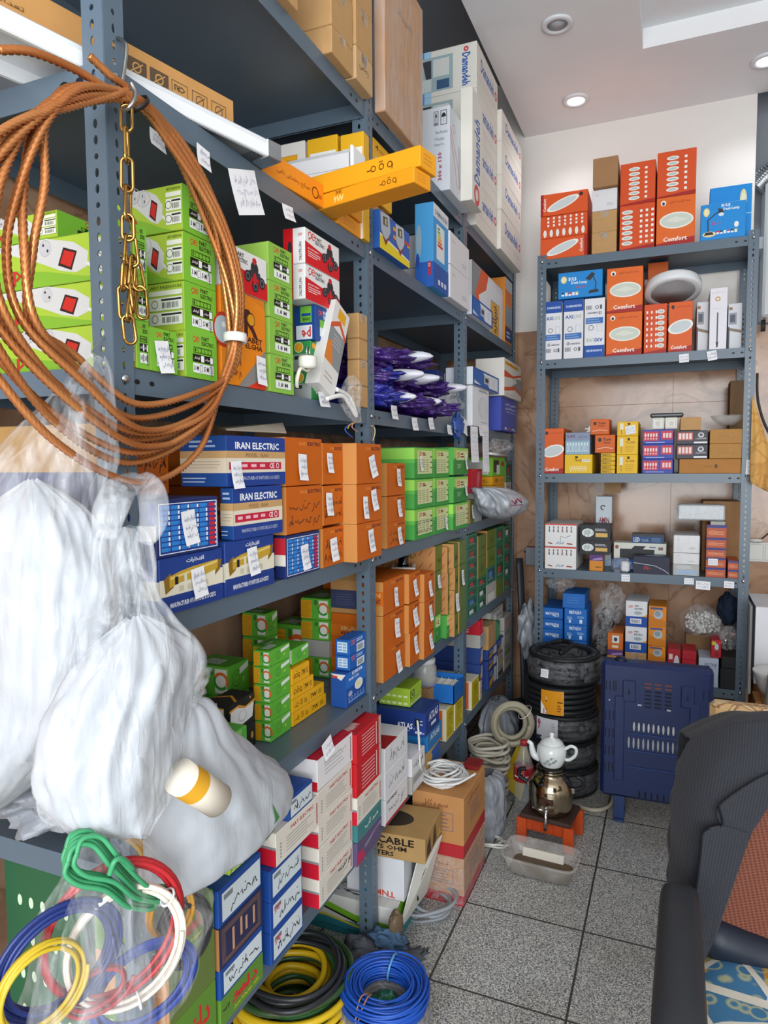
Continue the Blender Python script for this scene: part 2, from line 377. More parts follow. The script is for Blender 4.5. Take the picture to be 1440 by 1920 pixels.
def downlight(loc, label, lit):
    t = empty('ceiling_downlight', loc); tag(t, label, 'ceiling light', 'downlights in the dropped ceiling')
    r = MB(); r.lathe([(0.040, -0.001), (0.044, -0.010), (0.062, -0.007), (0.066, 0.0)], M('#e4e5e8', 'plastic'), 32); r.build('trim_ring', t)
    b = MB(); b.lathe([(0.0, -0.0055), (0.041, -0.004)], None or (LIT if lit else M('#b9bcc2', 'plastic')), 28); b.build('diffuser', t)
    if lit:
        l = bpy.data.lights.new('downlight_beam', 'SPOT'); l.energy = 8.0; l.spot_size = radians(130); l.spot_blend = 0.7; l.shadow_soft_size = 0.05; l.color = (0.92, 0.96, 1.0)
        o = bpy.data.objects.new('downlight_beam', l); COL.objects.link(o); o.parent = t; o.location = (0, 0, -0.02)
LIT, nt, b, N, Lk = nodemat('lit_diffuser'); b.inputs['Emission Color'].default_value = (0.85, 0.93, 1, 1); b.inputs['Emission Strength'].default_value = 14
downlight((-0.496, 3.666, 3.309), 'glowing round downlight nearest the back wall', True)
downlight((-0.488, 3.024, 3.309), 'unlit round downlight with a white ring in the dropped ceiling', False)
downlight((0.340, 3.659, 3.309), 'glowing round downlight at the picture edge below the ceiling recess', True)

# ---------------------------------------------------------------- slotted steel racks
STEEL = M('#5b6c7b', 'paint'); DARKHOLE = M('#15181c', 'ink')
PW = 0.042
def flange(mb, corner, du, z0, z1, m):
    """A strip of slotted angle: rows of real oval and round holes."""
    c = Vector(corner); du = Vector(du); pitch = 0.0245; n = int((z1 - z0) / pitch); pitch = (z1 - z0) / n
    for i in range(n):
        za = z0 + i * pitch; zc = za + pitch / 2; k = i % 3
        ra, rb = ((0.0042, 0.0075), (0.0042, 0.0075), (0.0045, 0.0048))[k]; w2 = PW / 2
        ang = sorted([2 * pi * q / 10 for q in range(10)] + [math.atan2(sy * pitch / 2, sx * w2) % (2 * pi) for sx in (1, -1) for sy in (1, -1)])
        V = []; F = []
        for a in ang:
            x, y = cos(a), sin(a); s = min(w2 / abs(x) if abs(x) > 1e-9 else 9, pitch / 2 / abs(y) if abs(y) > 1e-9 else 9)
            V.append(c + du * (w2 + ra * x) + Vector((0, 0, zc + rb * y))); V.append(c + du * (w2 + s * x) + Vector((0, 0, zc + s * y)))
        N_ = len(ang)
        for q in range(N_): r = (q + 1) % N_; F.append((2 * q, 2 * q + 1, 2 * r + 1, 2 * r))
        mb.add(V, F, m)
def post(parent, x, y, da, db, z1, cache={}):
    k = (da, db, z1)
    if k not in cache:
        mb = MB(); flange(mb, (0, 0, 0), da, 0, z1, STEEL); flange(mb, (0, 0, 0), db, 0, z1, STEEL)
        o = mb.build('post', parent, (x, y, 0), solid=0.0022); cache[k] = o
    else:
        o = cache[k].copy(); COL.objects.link(o); o.parent = parent; o.location = (x, y, 0)
    return o
def tray(parent, x0, y0, x1, y1, z, front):
    """Folded steel shelf: deck with lips turned down on all four sides."""
    mb = MB(); t = 0.002; h = 0.043
    mb.box(x0, y0, z - t, x1, y1, z, STEEL)
    for b in ((x0, y0, x0 + t, y1), (x1 - t, y0, x1, y1), (x0 + t, y0, x1 - t, y0 + t), (x0 + t, y1 - t, x1 - t, y1)): mb.box(b[0], b[1], z - h, b[2], b[3], z - t, STEEL)
    for s in (0, 1):       # bolt slots near both ends of the front lip
        for q in (0.05, 0.085):
            if front == 'x':
                f = Face(mb, (x1, y0, z - h), (0, 1, 0), (0, 0, 1), y1 - y0, h); f.e((q if s == 0 else y1 - y0 - q) / (y1 - y0), .5, 0.0065 / (y1 - y0), .1, DARKHOLE, 12)
            else:
                f = Face(mb, (x0, y0, z - h), (1, 0, 0), (0, 0, 1), x1 - x0, h); f.e((q if s == 0 else x1 - x0 - q) / (x1 - x0), .5, 0.0065 / (x1 - x0), .1, DARKHOLE, 12)
    if front == 'x':       # the end lips carry slots too
        f = Face(mb, (x0, y0, z - h), (1, 0, 0), (0, 0, 1), x1 - x0, h)
        for q in (.12, .2, .8, .88): f.e(q, .5, .02, .13, DARKHOLE, 12)
    return mb.build('shelf', parent)
def bolt(parent, loc, ax, cache=[]):
    if not cache:
        b = MB(); b.lathe([(0.0075, 0), (0.0075, 0.002), (0.005, 0.0045), (0, 0.005)], M('#c9ccd0', 'chrome'), 14); cache.append(b.build('bolt', parent)); o = cache[0]
    else:
        o = cache[0].copy(); COL.objects.link(o); o.parent = parent
    o.location = loc; o.rotation_euler = (0, radians(90), 0) if ax == 'x' else (radians(90), 0, 0)
XF = -0.82; YF = 3.50
LZ = (0.39, 0.82, 1.237, 1.66, 2.125, 2.512)
RACK = empty('storage_rack', (0, 0, 0)); tag(RACK, 'long blue-grey slotted steel rack of six shelves along the left wall', 'rack')
BY = (0.848, 1.826, 2.800, 3.790)
for i, y in enumerate(BY):
    dy = (0, 1, 0) if i < 3 else (0, -1, 0)
    post(RACK, XF, y, (-1, 0, 0), dy, 2.535); post(RACK, XF - 0.43, y, (1, 0, 0), dy, 2.535)
    for z in LZ[:-1]: bolt(RACK, (XF + .0012, y + (.021 if i < 3 else -.021), z - .02), 'x')
for i in range(3):
    for z in LZ: tray(RACK, XF - 0.427, BY[i] + .0035, XF - 0.0035, BY[i + 1] - (.0035 if i < 2 else .004), z, 'x')
RACK2 = empty('storage_rack', (0, 0, 0)); tag(RACK2, 'single blue-grey slotted steel rack standing against the back wall', 'rack')
RZ = (0.445, 0.966, 1.447, 2.010, 2.498)
for x, dx in ((-0.647, 1), (0.318, -1)):
    post(RACK2, x, YF, (dx, 0, 0), (0, 1, 0), 2.52); post(RACK2, x, YF + 0.43, (dx, 0, 0), (0, -1, 0), 2.52)
    for z in RZ: bolt(RACK2, (x + dx * .021, YF - .0012, z - .01), 'y')
for z in RZ: tray(RACK2, -0.644, YF + .0035, 0.3145, YF + .4265, z, 'y')

# ---------------------------------------------------------------- cartons: one drawing function per print
def pelogo(f, u0, v0, u1, v1, c='#d5342c'):
    r = min((u1 - u0) * f.w / 2, (v1 - v0) * f.h) * .36; cu = (u0 + u1) / 2; cv = (v0 + v1) / 2; q = r * 1.15 / f.w
    f.ring(cu - q, cv, r, r * .42, c, -2.2, 3.6); f.ring(cu + q, cv, r, r * .42, c, .2, 5.6); f.r(cu + q - r / f.w, cv - r * .16 / f.h, cu + q + r / f.w, cv + r * .16 / f.h, c)
    f.stroke([(cu - q, cv - r / f.h), (cu - q - r / f.w, cv - r * 1.5 / f.h)], c, r * .4)
def pe_front(f, txt, b='#141414'):
    pelogo(f, .2, .74, .46, .98); f.t(.50, .86, .74, .95, 'PART', b); f.t(.50, .75, .88, .84, 'ELECTRIC', b)
    f.fr(.24, .56, .82, .69, '#1d3a12', .0012); f.r(.28, .585, .31, .665, '#141414')
    for i in range(4): f.ring(.42 + i * .11, .625, .0042 * f.w / .075, .0009, '#1d3a12')
    f.r(.2, .36, .86, .53, '#171717'); f.r(.46, .375, .56, .515, '#f4f4f4'); f.r(.76, .375, .85, .515, '#f4f4f4')
    f.t(.24, .41, .42, .48, 'ارتدار', '#e8e8e8'); f.t(.59, .41, .74, .48, 'میراب', '#e8e8e8')
    f.r(.2, .12, .86, .33, '#eef0ee')
    if txt == '3':
        f.t(.23, .17, .38, .28, '3 M', '#222222'); f.fr(.41, .15, .5, .3, '#333333', .0009); f.t(.55, .17, .7, .28, '5 M', '#222222'); f.fr(.73, .15, .82, .3, '#333333', .0009); f.stroke([(.77, .34), (.78, .2), (.80, .08)], '#222a55', .0016)
    else: f.t(.32, .16, .72, .28, '1.8 M', '#222222')
def stripside(f):   # picture of a power strip, barcodes at the front end
    f.poly([(0, 0), (.9, 0), (.7, .12), (.5, .3), (.3, .42), (0, .45)], '#7fae34')
    f.poly([(.14, .97), (.5, 1), (.66, .84), (.745, .6), (.735, .3), (.67, .2), (.58, .28), (.4, .6), (.2, .86)], '#c8c8c6'); f.poly([(.735, .4), (.82, .22), (.81, .17), (.73, .33)], '#d4d4d0')
    for u, v in ((.49, .80), (.36, .9)): f.ring(u, v, f.h * .17, f.h * .015, '#a2a2a2'); f.e(u, v, .036, .155, '#bcbcbe'); f.e(u - .012, v + .07, .006, .03, '#2c2c2c'); f.e(u + .014, v - .06, .006, .035, '#2c2c2c')
    f.poly([(.60, .76), (.68, .64), (.645, .26), (.565, .40)], '#2a1a18'); f.poly([(.605, .70), (.668, .61), (.64, .32), (.578, .44)], '#bf2a22')
    f.t(.28, .08, .4, .42, 'pe', '#b8332c'); f.t(.80, .88, .985, .94, 'ART PAZHOUH', '#5d6b2c'); f.r(.79, .74, .99, .84, '#dfe2d0')
    for v in (.44, .14): f.r(.79, v, .99, v + .26, '#dfe2d4'); f.ring(.825, v + .13, f.h * .08, .0012, '#3a3a3a'); f.bar(.87, v + .04, .97, v + .16); f.r(.865, v + .19, .985, v + .23, '#2a2a2a')
def k_strip(B, f, o): f['F'].r(0, 0, 1, 1, '#7dbe38'); pe_front(f['F'], '3'); stripside(f['L'])
def k_cord(B, f, o): f['F'].r(0, 0, 1, 1, '#8cc24a'); pe_front(f['F'], '1')
def k_adapter(B, f, o):
    F = f['F']; F.poly([(0, 0), (1, 0), (1, .42), (0, .62)], '#d8141d'); pelogo(F, .06, .72, .3, .96); F.t(.28, .8, .46, .9, 'PART', '#222222'); F.t(.28, .68, .54, .78, 'ELECTRIC', '#222222')
    F.t(.07, .42, .38, .49, 'grounded adaptor', '#f6dede'); F.lines(.07, .22, .42, .40, '#f0c8c8', 3, 2)
    F.e(.70, .66, .09, .17, '#2e2b2e'); F.e(.70, .84, .05, .08, '#c8202a'); F.poly([(.58, .6), (.82, .6), (.86, .44), (.54, .44)], '#37343a')
    for u, v in ((.54, .43), (.87, .38), (.71, .25)): F.e(u, v, .075, .14, '#26242a'); F.ring(u, v, F.h * .08, F.h * .03, '#6c6a70')
    F.e(.7, .42, .04, .14, '#c8202a')
    L = f['L']; L.r(0, 0, .45, 1, '#cf101c'); L.e(.3, .45, .1, .2, '#30282c'); L.t(.72, .08, .84, .6, 'PART ELECTRIC', '#3a2a2a', True, 270); pelogo(L, .66, .66, .9, .95)
def k_rabet(B, f, o):
    F = f['F']; F.poly([(0, 0), (.35, 0), (1, .45), (1, .9), (.55, 1), (0, 1)], '#f08a12'); F.poly([(.35, 0), (1, 0), (1, .45)], '#8d8a86'); F.poly([(.55, 0), (1, 0), (1, .15)], '#e0391f')
    F.e(.05, .55, .22, .18, '#c9341b'); F.e(.03, .55, .17, .14, '#b9c9cf'); F.e(.05, .60, .04, .03, '#f2f4f4'); F.e(.08, .5, .04, .03, '#f2f4f4')
    F.t(.50, .55, .82, .84, 'R', '#4a1c0c'); F.e(.66, .74, .1, .06, '#e8a013'); F.ring(.66, .74, F.w * .085, .002, '#4a1c0c'); F.t(.56, .49, .92, .55, 'ABET', '#4a1c0c'); F.t(.52, .42, .92, .48, 'ELGHA', '#4a1c0c')
    F.hand(.1, .08, .42, .3, '#7a3a10', 5, 2)
def k_shahab(B, f, o):
    F = f['F']; pelogo(F, .12, .68, .38, .95, '#e84a42'); F.t(.4, .8, .65, .9, 'PART', '#dfe6f2'); F.t(.4, .67, .85, .77, 'ELECTRIC', '#dfe6f2'); F.r(.2, .4, .8, .62, '#6fb53a'); F.r(.2, .14, .8, .4, '#d8e2ea')
    L = f['L']; L.r(.3, .52, .82, .98, '#6fb53a'); L.r(.36, .70, .78, .78, '#17468f'); L.t(.4, .55, .76, .66, 'SHAHAB', '#1b3a16', True, 180); L.r(.1, .04, .84, .44, '#e4e6ec'); L.t(.34, .09, .78, .4, 'pe', '#cf3c3a', True, 180)
def k_fourway(B, f, o):
    F = f['F']; F.poly([(.45, .62), (1, .5), (1, 1), (.45, 1)], '#a4aaa8'); F.r(.52, .76, .88, .92, '#1d3226'); F.e(.2, .85, .12, .1, '#e8a32a'); F.t(.2, .22, .4, .56, '4', '#f4f6f2'); F.t(.42, .42, .92, .54, 'WAY SOCKET', '#f4f6f2'); F.t(.42, .26, .8, .38, 'OUTLET', '#f4f6f2'); F.r(.4, .16, .9, .2, '#cfe3d2')
    L = f['L']; L.r(0, 0, 1, .58, '#9aa09e'); L.e(.35, .8, .2, .14, '#e3a022'); L.ring(.35, .8, .012, .002, '#f4dca0'); L.r(.1, .4, .5, .52, '#1d3226')
def k_cablebox(B, f, o): pass
def k_kraft(B, f, o):
    F = f['F']; F.r(.06, .60, .5, .605, '#8a6236')
def k_kraftmark(B, f, o):
    F = f['F']
    for i in range(6):
        u = .60 + i * .064; c = '#5a4a38'
        if i < 3: F.r(u, .36, u + .055, .74, '#5b4a36'); F.stroke([(u + .01, .42), (u + .045, .68)], '#c99a5c', .002); F.ring(u + .0275, .55, .008, .0025, '#c99a5c')
        else: F.fr(u, .34, u + .05, .72, c, .0012)
        if i == 3: F.t(u + .008, .5, u + .042, .64, 'CRI', c, True, 180)
        if i > 3: F.ring(u + .025, .53, .009, .0015, c); F.stroke([(u + .008, .4), (u + .042, .66)], c, .0013)
    F.t(.12, .42, .42, .56, 'تعداد قالب سفید ایران چند', '#6a4a2a', False)
def ie_front(F, top='#1d3f8f', sign=True):
    F.r(0, .70, 1, 1, top); F.r(0, 0, 1, .27, top); F.r(0, .56, 1, .70, '#c9a06c'); F.r(0, .27, 1, .56, '#e4dac8'); F.t(.13, .74, .88, .88, 'IRAN ELECTRIC', '#f3f5f8'); F.t(.3, .58, .68, .66, 'MODEL : IRAN', '#6b4a2c', False)
    F.r(.03, .33, .92, .48, '#c6213f'); F.t(.7, .35, .79, .46, 'CE', '#f4e8ea')
    for i in range(4): F.r(.08 + i * .15, .38, .17 + i * .15, .44, '#efb9c4')
    F.ring(.85, .405, F.h * .05, .0018, '#f4e8ea'); F.t(.15, .12, .88, .19, 'MANUFACTURER OF SWITCHES & SOCKETS', '#cfd8ec', False)
def k_iran(B, f, o):
    ie_front(f['F']); L = f['L']; L.r(0, .56, 1, .70, '#c9a06c'); L.r(0, .27, 1, .56, '#dccbb2'); L.lines(.2, .75, .85, .93, '#a9bbdc', 2, 3); L.lines(.2, .34, .9, .52, '#b09a80', 3, 6, .2); L.lines(.05, .06, .7, .2, '#b9c8e4', 2, 4, .3)
def k_irangold(B, f, o):
    F = f['F']; F.r(0, .32, 1, .62, '#e9e2cc'); F.r(0, 0, 1, .26, '#1d3a86'); F.t(.4, .83, .68, .93, 'افتخارات', '#dfe4ee')
    F.poly([(.08, .36), (.2, .46), (.16, .72), (.06, .62)], '#8c6a1c'); F.poly([(.95, .60), (.86, .5), (.88, .76), (.98, .8)], '#8c6a1c')
    F.poly([(.14, .46), (.3, .52), (.5, .54), (.7, .56), (.9, .62), (.92, .80), (.72, .78), (.5, .76), (.3, .72), (.14, .66)], '#c8a136'); F.poly([(.16, .6), (.9, .74), (.9, .78), (.16, .64)], '#e7cf7a')
    F.r(.22, .5, .27, .64, '#1c1d22'); F.r(.36, .53, .40, .66, '#e3e0d2'); F.r(.56, .57, .60, .69, '#2b5a9a')
    for i in range(4): F.r(.28 + i * .13, .36, .35 + i * .13, .46, '#cfc7b2')
    F.t(.14, .10, .86, .19, 'MANUFACTURER OF SWITCHES & SOCKETS', '#e4e8f2'); L = f['L']; L.r(0, .27, .55, .6, '#e7dcc6'); L.r(.55, .27, 1, .6, '#e9e2cc')
def k_irangrid(B, f, o):
    F = f['F']; F.r(.04, .05, .97, .93, '#e8eef6'); F.r(.055, .065, .955, .915, '#1e3c8e')
    for i in range(5):
        for j in range(9):
            u = .07 + i * .15; v = .1 + j * .09; red = i == 5
            F.r(u, v, u + .105, v + .07, '#2f86d6'); F.k -= 1; F.r(u + .108, v + .005, u + .135, v + .065, '#eef3f8' if (i * 3 + j) % 4 else '#2f86d6'); F.k -= 1
    for j in range(9): F.r(.83, .1 + j * .09, .93, .165 + j * .09, '#c22a3a'); F.k -= 1; F.r(.935, .11 + j * .09, .95, .15 + j * .09, '#f2f2f2'); F.k -= 1
    F.k += 2; L = f['L']; L.r(0, .3, 1, .56, '#efe6d8'); L.r(0, .56, 1, .95, '#c52836' if o.get('red') else '#1e3c8e')
def k_orange(B, f, o):
    F = f['F']; F.t(.36, .84, .56, .92, 'IRAN', '#e58a3c'); F.t(.58, .84, .95, .92, 'ELECTRIC', '#4a1f30')
    L = f['L']; L.r(0, .34, .74, .66, '#d8701a'); L.r(.74, 0, 1, 1, '#c98a4a'); L.t(.2, .5, .62, .62, 'IRAN', '#e8b070'); L.t(.2, .38, .66, .47, 'ELECTRIC', '#45213a')
    if o.get('navy'): L.r(0, 0, .58, 1, '#b98a54'); L.r(0, .14, .55, .70, '#3a4060'); L.lines(.1, .24, .5, .6, '#5a6084', 5, 3, .2); L.r(.60, .3, 1, .72, '#cf6a1a'); L.t(.64, .54, .95, .67, 'IRAN', '#e8b070'); L.t(.64, .36, .95, .49, 'ELECTRIC', '#45213a')
def k_pegreen(B, f, o):
    F = f['F']; F.r(0, .62, 1, .97, '#8fd052'); F.r(0, 0, 1, .5, '#3f9a45'); F.r(.16, .14, .95, .9, '#d9dfa6'); pelogo(F, .2, .72, .4, .88); F.r(.42, .80, .56, .84, '#7d2f26'); F.r(.42, .74, .6, .78, '#7d2f26')
    for v in range(6):
        for u in range(3): F.r(.2 + u * .2, .2 + v * .075, .35 + u * .2, .235 + v * .075, '#a9ae86'); F.k -= 1
    for v in (.68, .5, .32): F.r(.84, v, .94, v + .04, '#3c4430'); F.k -= 1
    F.k += 2; L = f['L']; L.r(0, .62, 1, .97, '#9bdb5a'); L.r(0, .5, 1, .62, '#62ba4e'); L.e(.78, .35, .07, .16, '#1f5a34')
def k_pegreenb(B, f, o):
    F = f['F']; F.r(0, .6, 1, .97, '#a5d860'); F.r(0, 0, 1, .52, '#3a8d42'); F.r(.18, .55, .94, .88, '#dbe2a8'); pelogo(F, .2, .6, .45, .86); F.r(.47, .74, .66, .79, '#7d2f26'); F.r(.47, .64, .7, .69, '#7d2f26'); F.lines(.24, .22, .5, .4, '#a8d29a', 3, 2)
def k_deland(B, f, o):
    F = f['F']; F.hand(.3, .2, .75, .7, '#20301a', o.get('s', 1), 1, .002)
    for L in (f['L'],):
        n = max(3, int(L.w / .035)); m = max(2, int(L.h / .035))
        L.r(0, 0, 1, 1, '#c58c56')
        for i in range(n):
            for j in range(m): u = (i + .2) / n; v = (j + .15) / m; L.poly([(u, v), (u + .35 / n, v + .45 / m), (u + .6 / n, v + .6 / m), (u + .25 / n, v + .15 / m)], '#b05a3a'); L.k -= 1
        L.k += 1
        if L.w > .25 and o.get('big'): L.t(.42, .5, .8, .74, 'DELAND', '#4d5524', False)
def k_delandplain(B, f, o): f['L'].r(0, 0, 1, 1, '#c58c56')
def k_delandred(B, f, o):
    F = f['F']; F.t(.25, .42, .85, .85, 'دلند', '#d2232a'); F.t(.3, .16, .88, .34, 'دلند همیشه سبز', '#e2cf3a')
    F.stroke([(.3, .62), (.6, .56)], '#d2232a', .006); F.hand(.06, .45, .2, .75, '#1d2416', 3, 1); L = f['L']
    for i in range(5):
        for j in range(4): L.e(.2 + i * .15, .15 + j * .2, .03, .03, '#cfe3c6')
def k_delanddark(B, f, o): k_delandred(B, f, o)
def k_relay(B, f, o):   # small green device cartons
    F = f['F']; F.r(.1, .15, .9, .85, o.get('c', '#2d5540')); F.r(.2, .35, .6, .7, o.get('c2', '#a8403c')); F.lines(.15, .2, .85, .32, '#9fc4b0', 2, 3); L = f['L']; L.lines(.25, .2, .75, .8, '#a6e0a8', 5, 4)
def k_bulbgreen(B, f, o):
    F = f['F']; F.ring(.42, .52, F.h * .26, F.h * .05, '#4a9630'); F.ring(.42, .52, F.h * .14, F.h * .04, '#4a9630'); F.poly([(.55, .6), (.95, .75), (.95, .95), (.55, .82)], '#e9efe4'); F.e(.72, .4, .05, .08, '#a6d34c')
    L = f['L']; L.r(0, .05, .4, .9, '#e3a51c'); L.lines(.03, .1, .38, .85, '#b9861a', 9, 2, .3); L.r(.66, .12, .98, .92, '#ecebe2'); L.ring(.82, .52, L.h * .25, L.h * .1, '#e26a2a', -.6, 2.6); L.ring(.82, .52, L.h * .25, L.h * .1, '#3f9a3a', 2.6, 5.6); L.bar(.5, .7, .62, .92)
    T = f['T']; T.r(.2, .35, .62, .8, '#dde9dc'); T.lines(.24, .4, .6, .76, '#8fb98e', 3, 3)
def k_ofogh(B, f, o):   # yellow bulb carton with the round-letter mark
    F = f['F']; ofmark(F, .1, .3, .45, .75); F.r(.52, .25, .525, .8, '#7a4a10'); F.t(.56, .3, .75, .66, o.get('w', '7W'), '#5a2c08'); F.lines(.8, .3, .93, .7, '#8a5a14', 3, 4); L = f['L']; ofmark(L, .3, .3, .7, .75)
def ofmark(F, u0, v0, u1, v1, c='#6a3006'):
    w = (u1 - u0) / 3; r = min(w * F.w * .42, (v1 - v0) * F.h * .3)
    for i in range(3): F.ring(u0 + w * (i + .5), v0 + (v1 - v0) * .42, r, r * .4, c)
    F.stroke([(u0 - w * .3, v0 + (v1 - v0) * .3), (u0 + w * .2, v0 + (v1 - v0) * .3)], c, r * .4); F.stroke([(u0 + w * 1.2, v0 + (v1 - v0) * .95), (u0 + w * 1.7, v1)], c, r * .35); F.stroke([(u0 + w * 2.85, v0 + (v1 - v0) * .45), (u0 + w * 2.75, v0 - (v1 - v0) * .1)], c, r * .4)
def k_pars(B, f, o):
    F = f['F']; F.r(0, 0, 1, 1, '#1e1e20'); F.poly([(.02, .02), (.9, .2), (.97, .7), (.6, .62), (.3, .78), (.05, .72)], '#e6e6ea'); F.poly([(0, .78), (.35, .84), (.62, .68), (1, .78), (1, .72), (.62, .62), (.33, .78), (0, .7)], '#e39a2c'); F.e(.5, .4, .17, .2, '#c9ccd2'); F.e(.5, .42, .13, .15, '#e9ebee'); F.r(.3, .12, .5, .14, '#b03a3a'); F.e(.82, .9, .03, .04, '#e39a2c')
    L = f['L']; L.r(.0, 0, .55, 1, '#dcdcdc'); L.r(.5, 0, 1, 1, '#202022'); L.r(.35, .3, .78, .85, '#d9a33c'); L.r(.4, .34, .74, .8, '#e0e0dc'); L.lines(.42, .38, .72, .76, '#8c8c88', 6, 3); L.e(.75, .12, .08, .08, '#e39a2c')
    T = f['T']; T.poly([(0, 0), (.7, 0), (.9, .5), (.5, 1), (0, 1)], '#28282a'); T.poly([(.2, 0), (.5, .5), (.3, 1), (.36, 1), (.58, .5), (.3, 0)], '#e39a2c')
def k_parsflat(B, f, o): F = f['F']; F.t(.2, .35, .62, .65, 'PARS LED', '#b9c92e'); F.e(.85, .5, .05, .15, '#c98a3a')
def k_moby(B, f, o):
    F = f['F']; F.r(0, .55, 1, 1, '#2a6fc9'); F.r(.3, .88, .8, .96, '#e9edf2'); F.t(.34, .895, .76, .945, 'MOBY', '#224a9a'); F.t(.14, .74, .62, .82, 'MOBY COB', '#e8eef6'); F.e(.62, .5, .2, .16, '#e9eef2'); F.e(.6, .5, .12, .1, '#f0e3b0'); F.e(.2, .36, .1, .08, '#a8b0c8')
    for i in range(6): F.ring(.14 + i * .14, .22, .004, .0015, '#9ec4ee')
    F.lines(.1, .1, .9, .16, '#9ec4ee', 1, 2); L = f['L']; L.poly([(.0, .98), (.7, .8), (.98, .98)], '#e6e2dc'); L.r(.1, .86, .45, .93, '#c84a3a')
def k_bluetwin(B, f, o): 
    F = f['F']; pelogo(F, .08, .6, .36, .95, '#e2665c'); F.lines(.4, .66, .9, .9, '#cfe0f4', 2, 4); F.r(.42, .02, .88, .55, '#dfe7ee'); F.bar(.48, .1, .82, .45); L = f['L']; L.r(.15, .2, .85, .85, '#dde8f2')
    for i in range(2):
        for j in range(3): L.r(.2 + i * .33, .27 + j * .19, .47 + i * .33, .4 + j * .19, '#8db4dd'); L.k -= 1
def k_bluelabel(B, f, o):   # dark blue carton with a pale hand-written label on the end
    F = f['F']; F.r(.08, .1, .97, .86, '#d3dde2'); F.r(.12, .64, .32, .78, '#7d8890')
    if o.get('pe'): pelogo(F, .1, .48, .32, .84, '#c8323a')
    F.hand(.2, .2, .9, .7, '#23252c', o.get('s', 1) + 4, 1, .0028); L = f['L']; L.r(.05, .1, .7, .9, '#2a5aa8')
def k_lumen(B, f, o):
    F = f['F']; F.r(0, 0, 1, 1, '#2c2d52')
    for i in range(4): F.fr(.06 + .02 * i, .08 + .03 * i, .95 - .02 * i, .92 - .03 * i, '#8a6a52', .0012)
    F.r(.28, .2, .33, .75, '#c99a78'); F.r(.46, .35, .51, .8, '#c99a78'); F.r(.58, .35, .63, .7, '#c99a78'); F.r(.76, .3, .81, .75, '#c99a78'); f['L'].r(0, 0, 1, 1, '#a87848')
def k_cream(B, f, o):   # cream switch carton, red corner on the side
    F = f['F']; F.t(.32, .74, .86, .86, 'PART ELECTRIC', '#b8363a')
    for j in range(5): F.lines(.22, .16 + j * .1, .86, .26 + j * .1, '#b9b2aa', 1, j + (o.get('s', 1)), .35); F.e(.1, .2 + j * .1, .014, .03, '#8b857c')
    F.r(.93, .12, .955, .8, '#c05050'); L = f['L']; L.r(.3, 0, 1, .5, '#cc1830'); L.r(.3, .5, 1, .58, '#8a8a8a'); L.e(.4, .75, .14, .14, '#d9d2c2'); L.e(.4, .75, .06, .06, '#b98a5a')
    if o.get('hand'): F.hand(.55, .4, .95, .75, '#20222a', o['hand'], 1, .003)
def k_redtop(B, f, o):
    F = f['F']; F.lines(.2, .3, .8, .8, '#c9c9cc', 4, 3); F.t(.2, .66, .8, .78, 'Rabet Part', '#b0b0b4', False); F.r(.93, .1, .95, .9, '#444444'); L = f['L']; L.r(0, .18, .75, .9, '#f0eeee'); L.r(.55, 0, 1, .3, '#c8162a'); T = f['T']; T.poly([(0, 0), (1, 0), (1, .4), (0, .55)], '#c01a30'); T.e(.6, .8, .14, .1, '#3c3f44'); T.r(.3, .66, .85, .74, '#9aa0a6')
def k_redbox(B, f, o):
    F = f['F']; F.r(.9, 0, 1, 1, '#b9aea4')
    for i in range(7): F.r(.2, .14 + i * .11, .72, .17 + i * .11, '#e8c0c0'); F.k -= 1
    F.r(.78, .1, .81, .9, '#f0e0e0'); L = f['L']; L.poly([(0, 1), (.9, 1), (.75, .7), (0, .62)], '#d8121c'); L.r(.45, .55, .95, .86, '#c9beae'); L.t(.5, .62, .9, .76, 'Behnoor', '#6a2a20', False); T = f['T']; T.t(.1, .08, .5, .3, 'Behnoor', '#f4e4e0'); T.r(.3, .45, .66, .72, '#b9b4b0'); T.bar(.36, .5, .6, .66); T.t(.7, .7, .92, .9, 'CE', '#f4e4e0')
def k_whitehand(B, f, o):
    F = f['F']; F.hand(.15, .25, .85, .85, '#26262e', o.get('s', 3), 1, .0026); F.fr(.06, .1, .94, .9, '#c9c9d2', .0009)
    if o.get('red'): f['T'].poly([(0, 0), (.55, 0), (.4, .75), (0, .75)], '#a8222a'); f['T'].e(.7, .6, .1, .1, '#3c3f44'); f['T'].e(.25, .9, .09, .06, '#3c3f44')
    if o.get('redbase'): F.r(0, 0, 1, .1, '#c01c30'); F.t(.08, .8, .5, .9, 'PEYMAN', '#4a4a52')
def k_teal(B, f, o): F = f['F']; F.t(.3, .3, .85, .7, 'ضد آب', '#dfeae6'); F.fr(.04, .08, .96, .92, '#7fb0ac', .001)
def k_torn(B, f, o): F = f['F']; F.poly([(0, 0), (.3, .1), (.25, .5), (0, .6)], '#c02a5a'); F.poly([(.3, .4), (.8, .75), (1, .7), (1, .9), (.3, .6)], '#8d80a8')
def k_atlas(B, f, o):
    L = f['L']; L.t(.46, .27, .76, .52, 'ATLAS', '#f0f3f8'); L.t(.77, .28, .81, .33, 'CO.', '#d5dcec'); L.t(.5, .17, .7, .24, 'TEHRAN', '#cdd6ea', False); L.r(.80, .42, .9, .74, '#14151c'); L.r(.9, .64, .95, .67, '#e6e6e6'); L.r(.9, .5, .95, .53, '#e6e6e6'); L.r(.81, .12, .93, .22, '#e9edf4'); L.t(.94, .13, .98, .2, 'set', '#cdd6ea')
    F = f['F']; F.t(.25, .52, .9, .84, 'ATLAS', '#e2e8f4'); F.r(.4, .25, .75, .38, '#d5dcec')
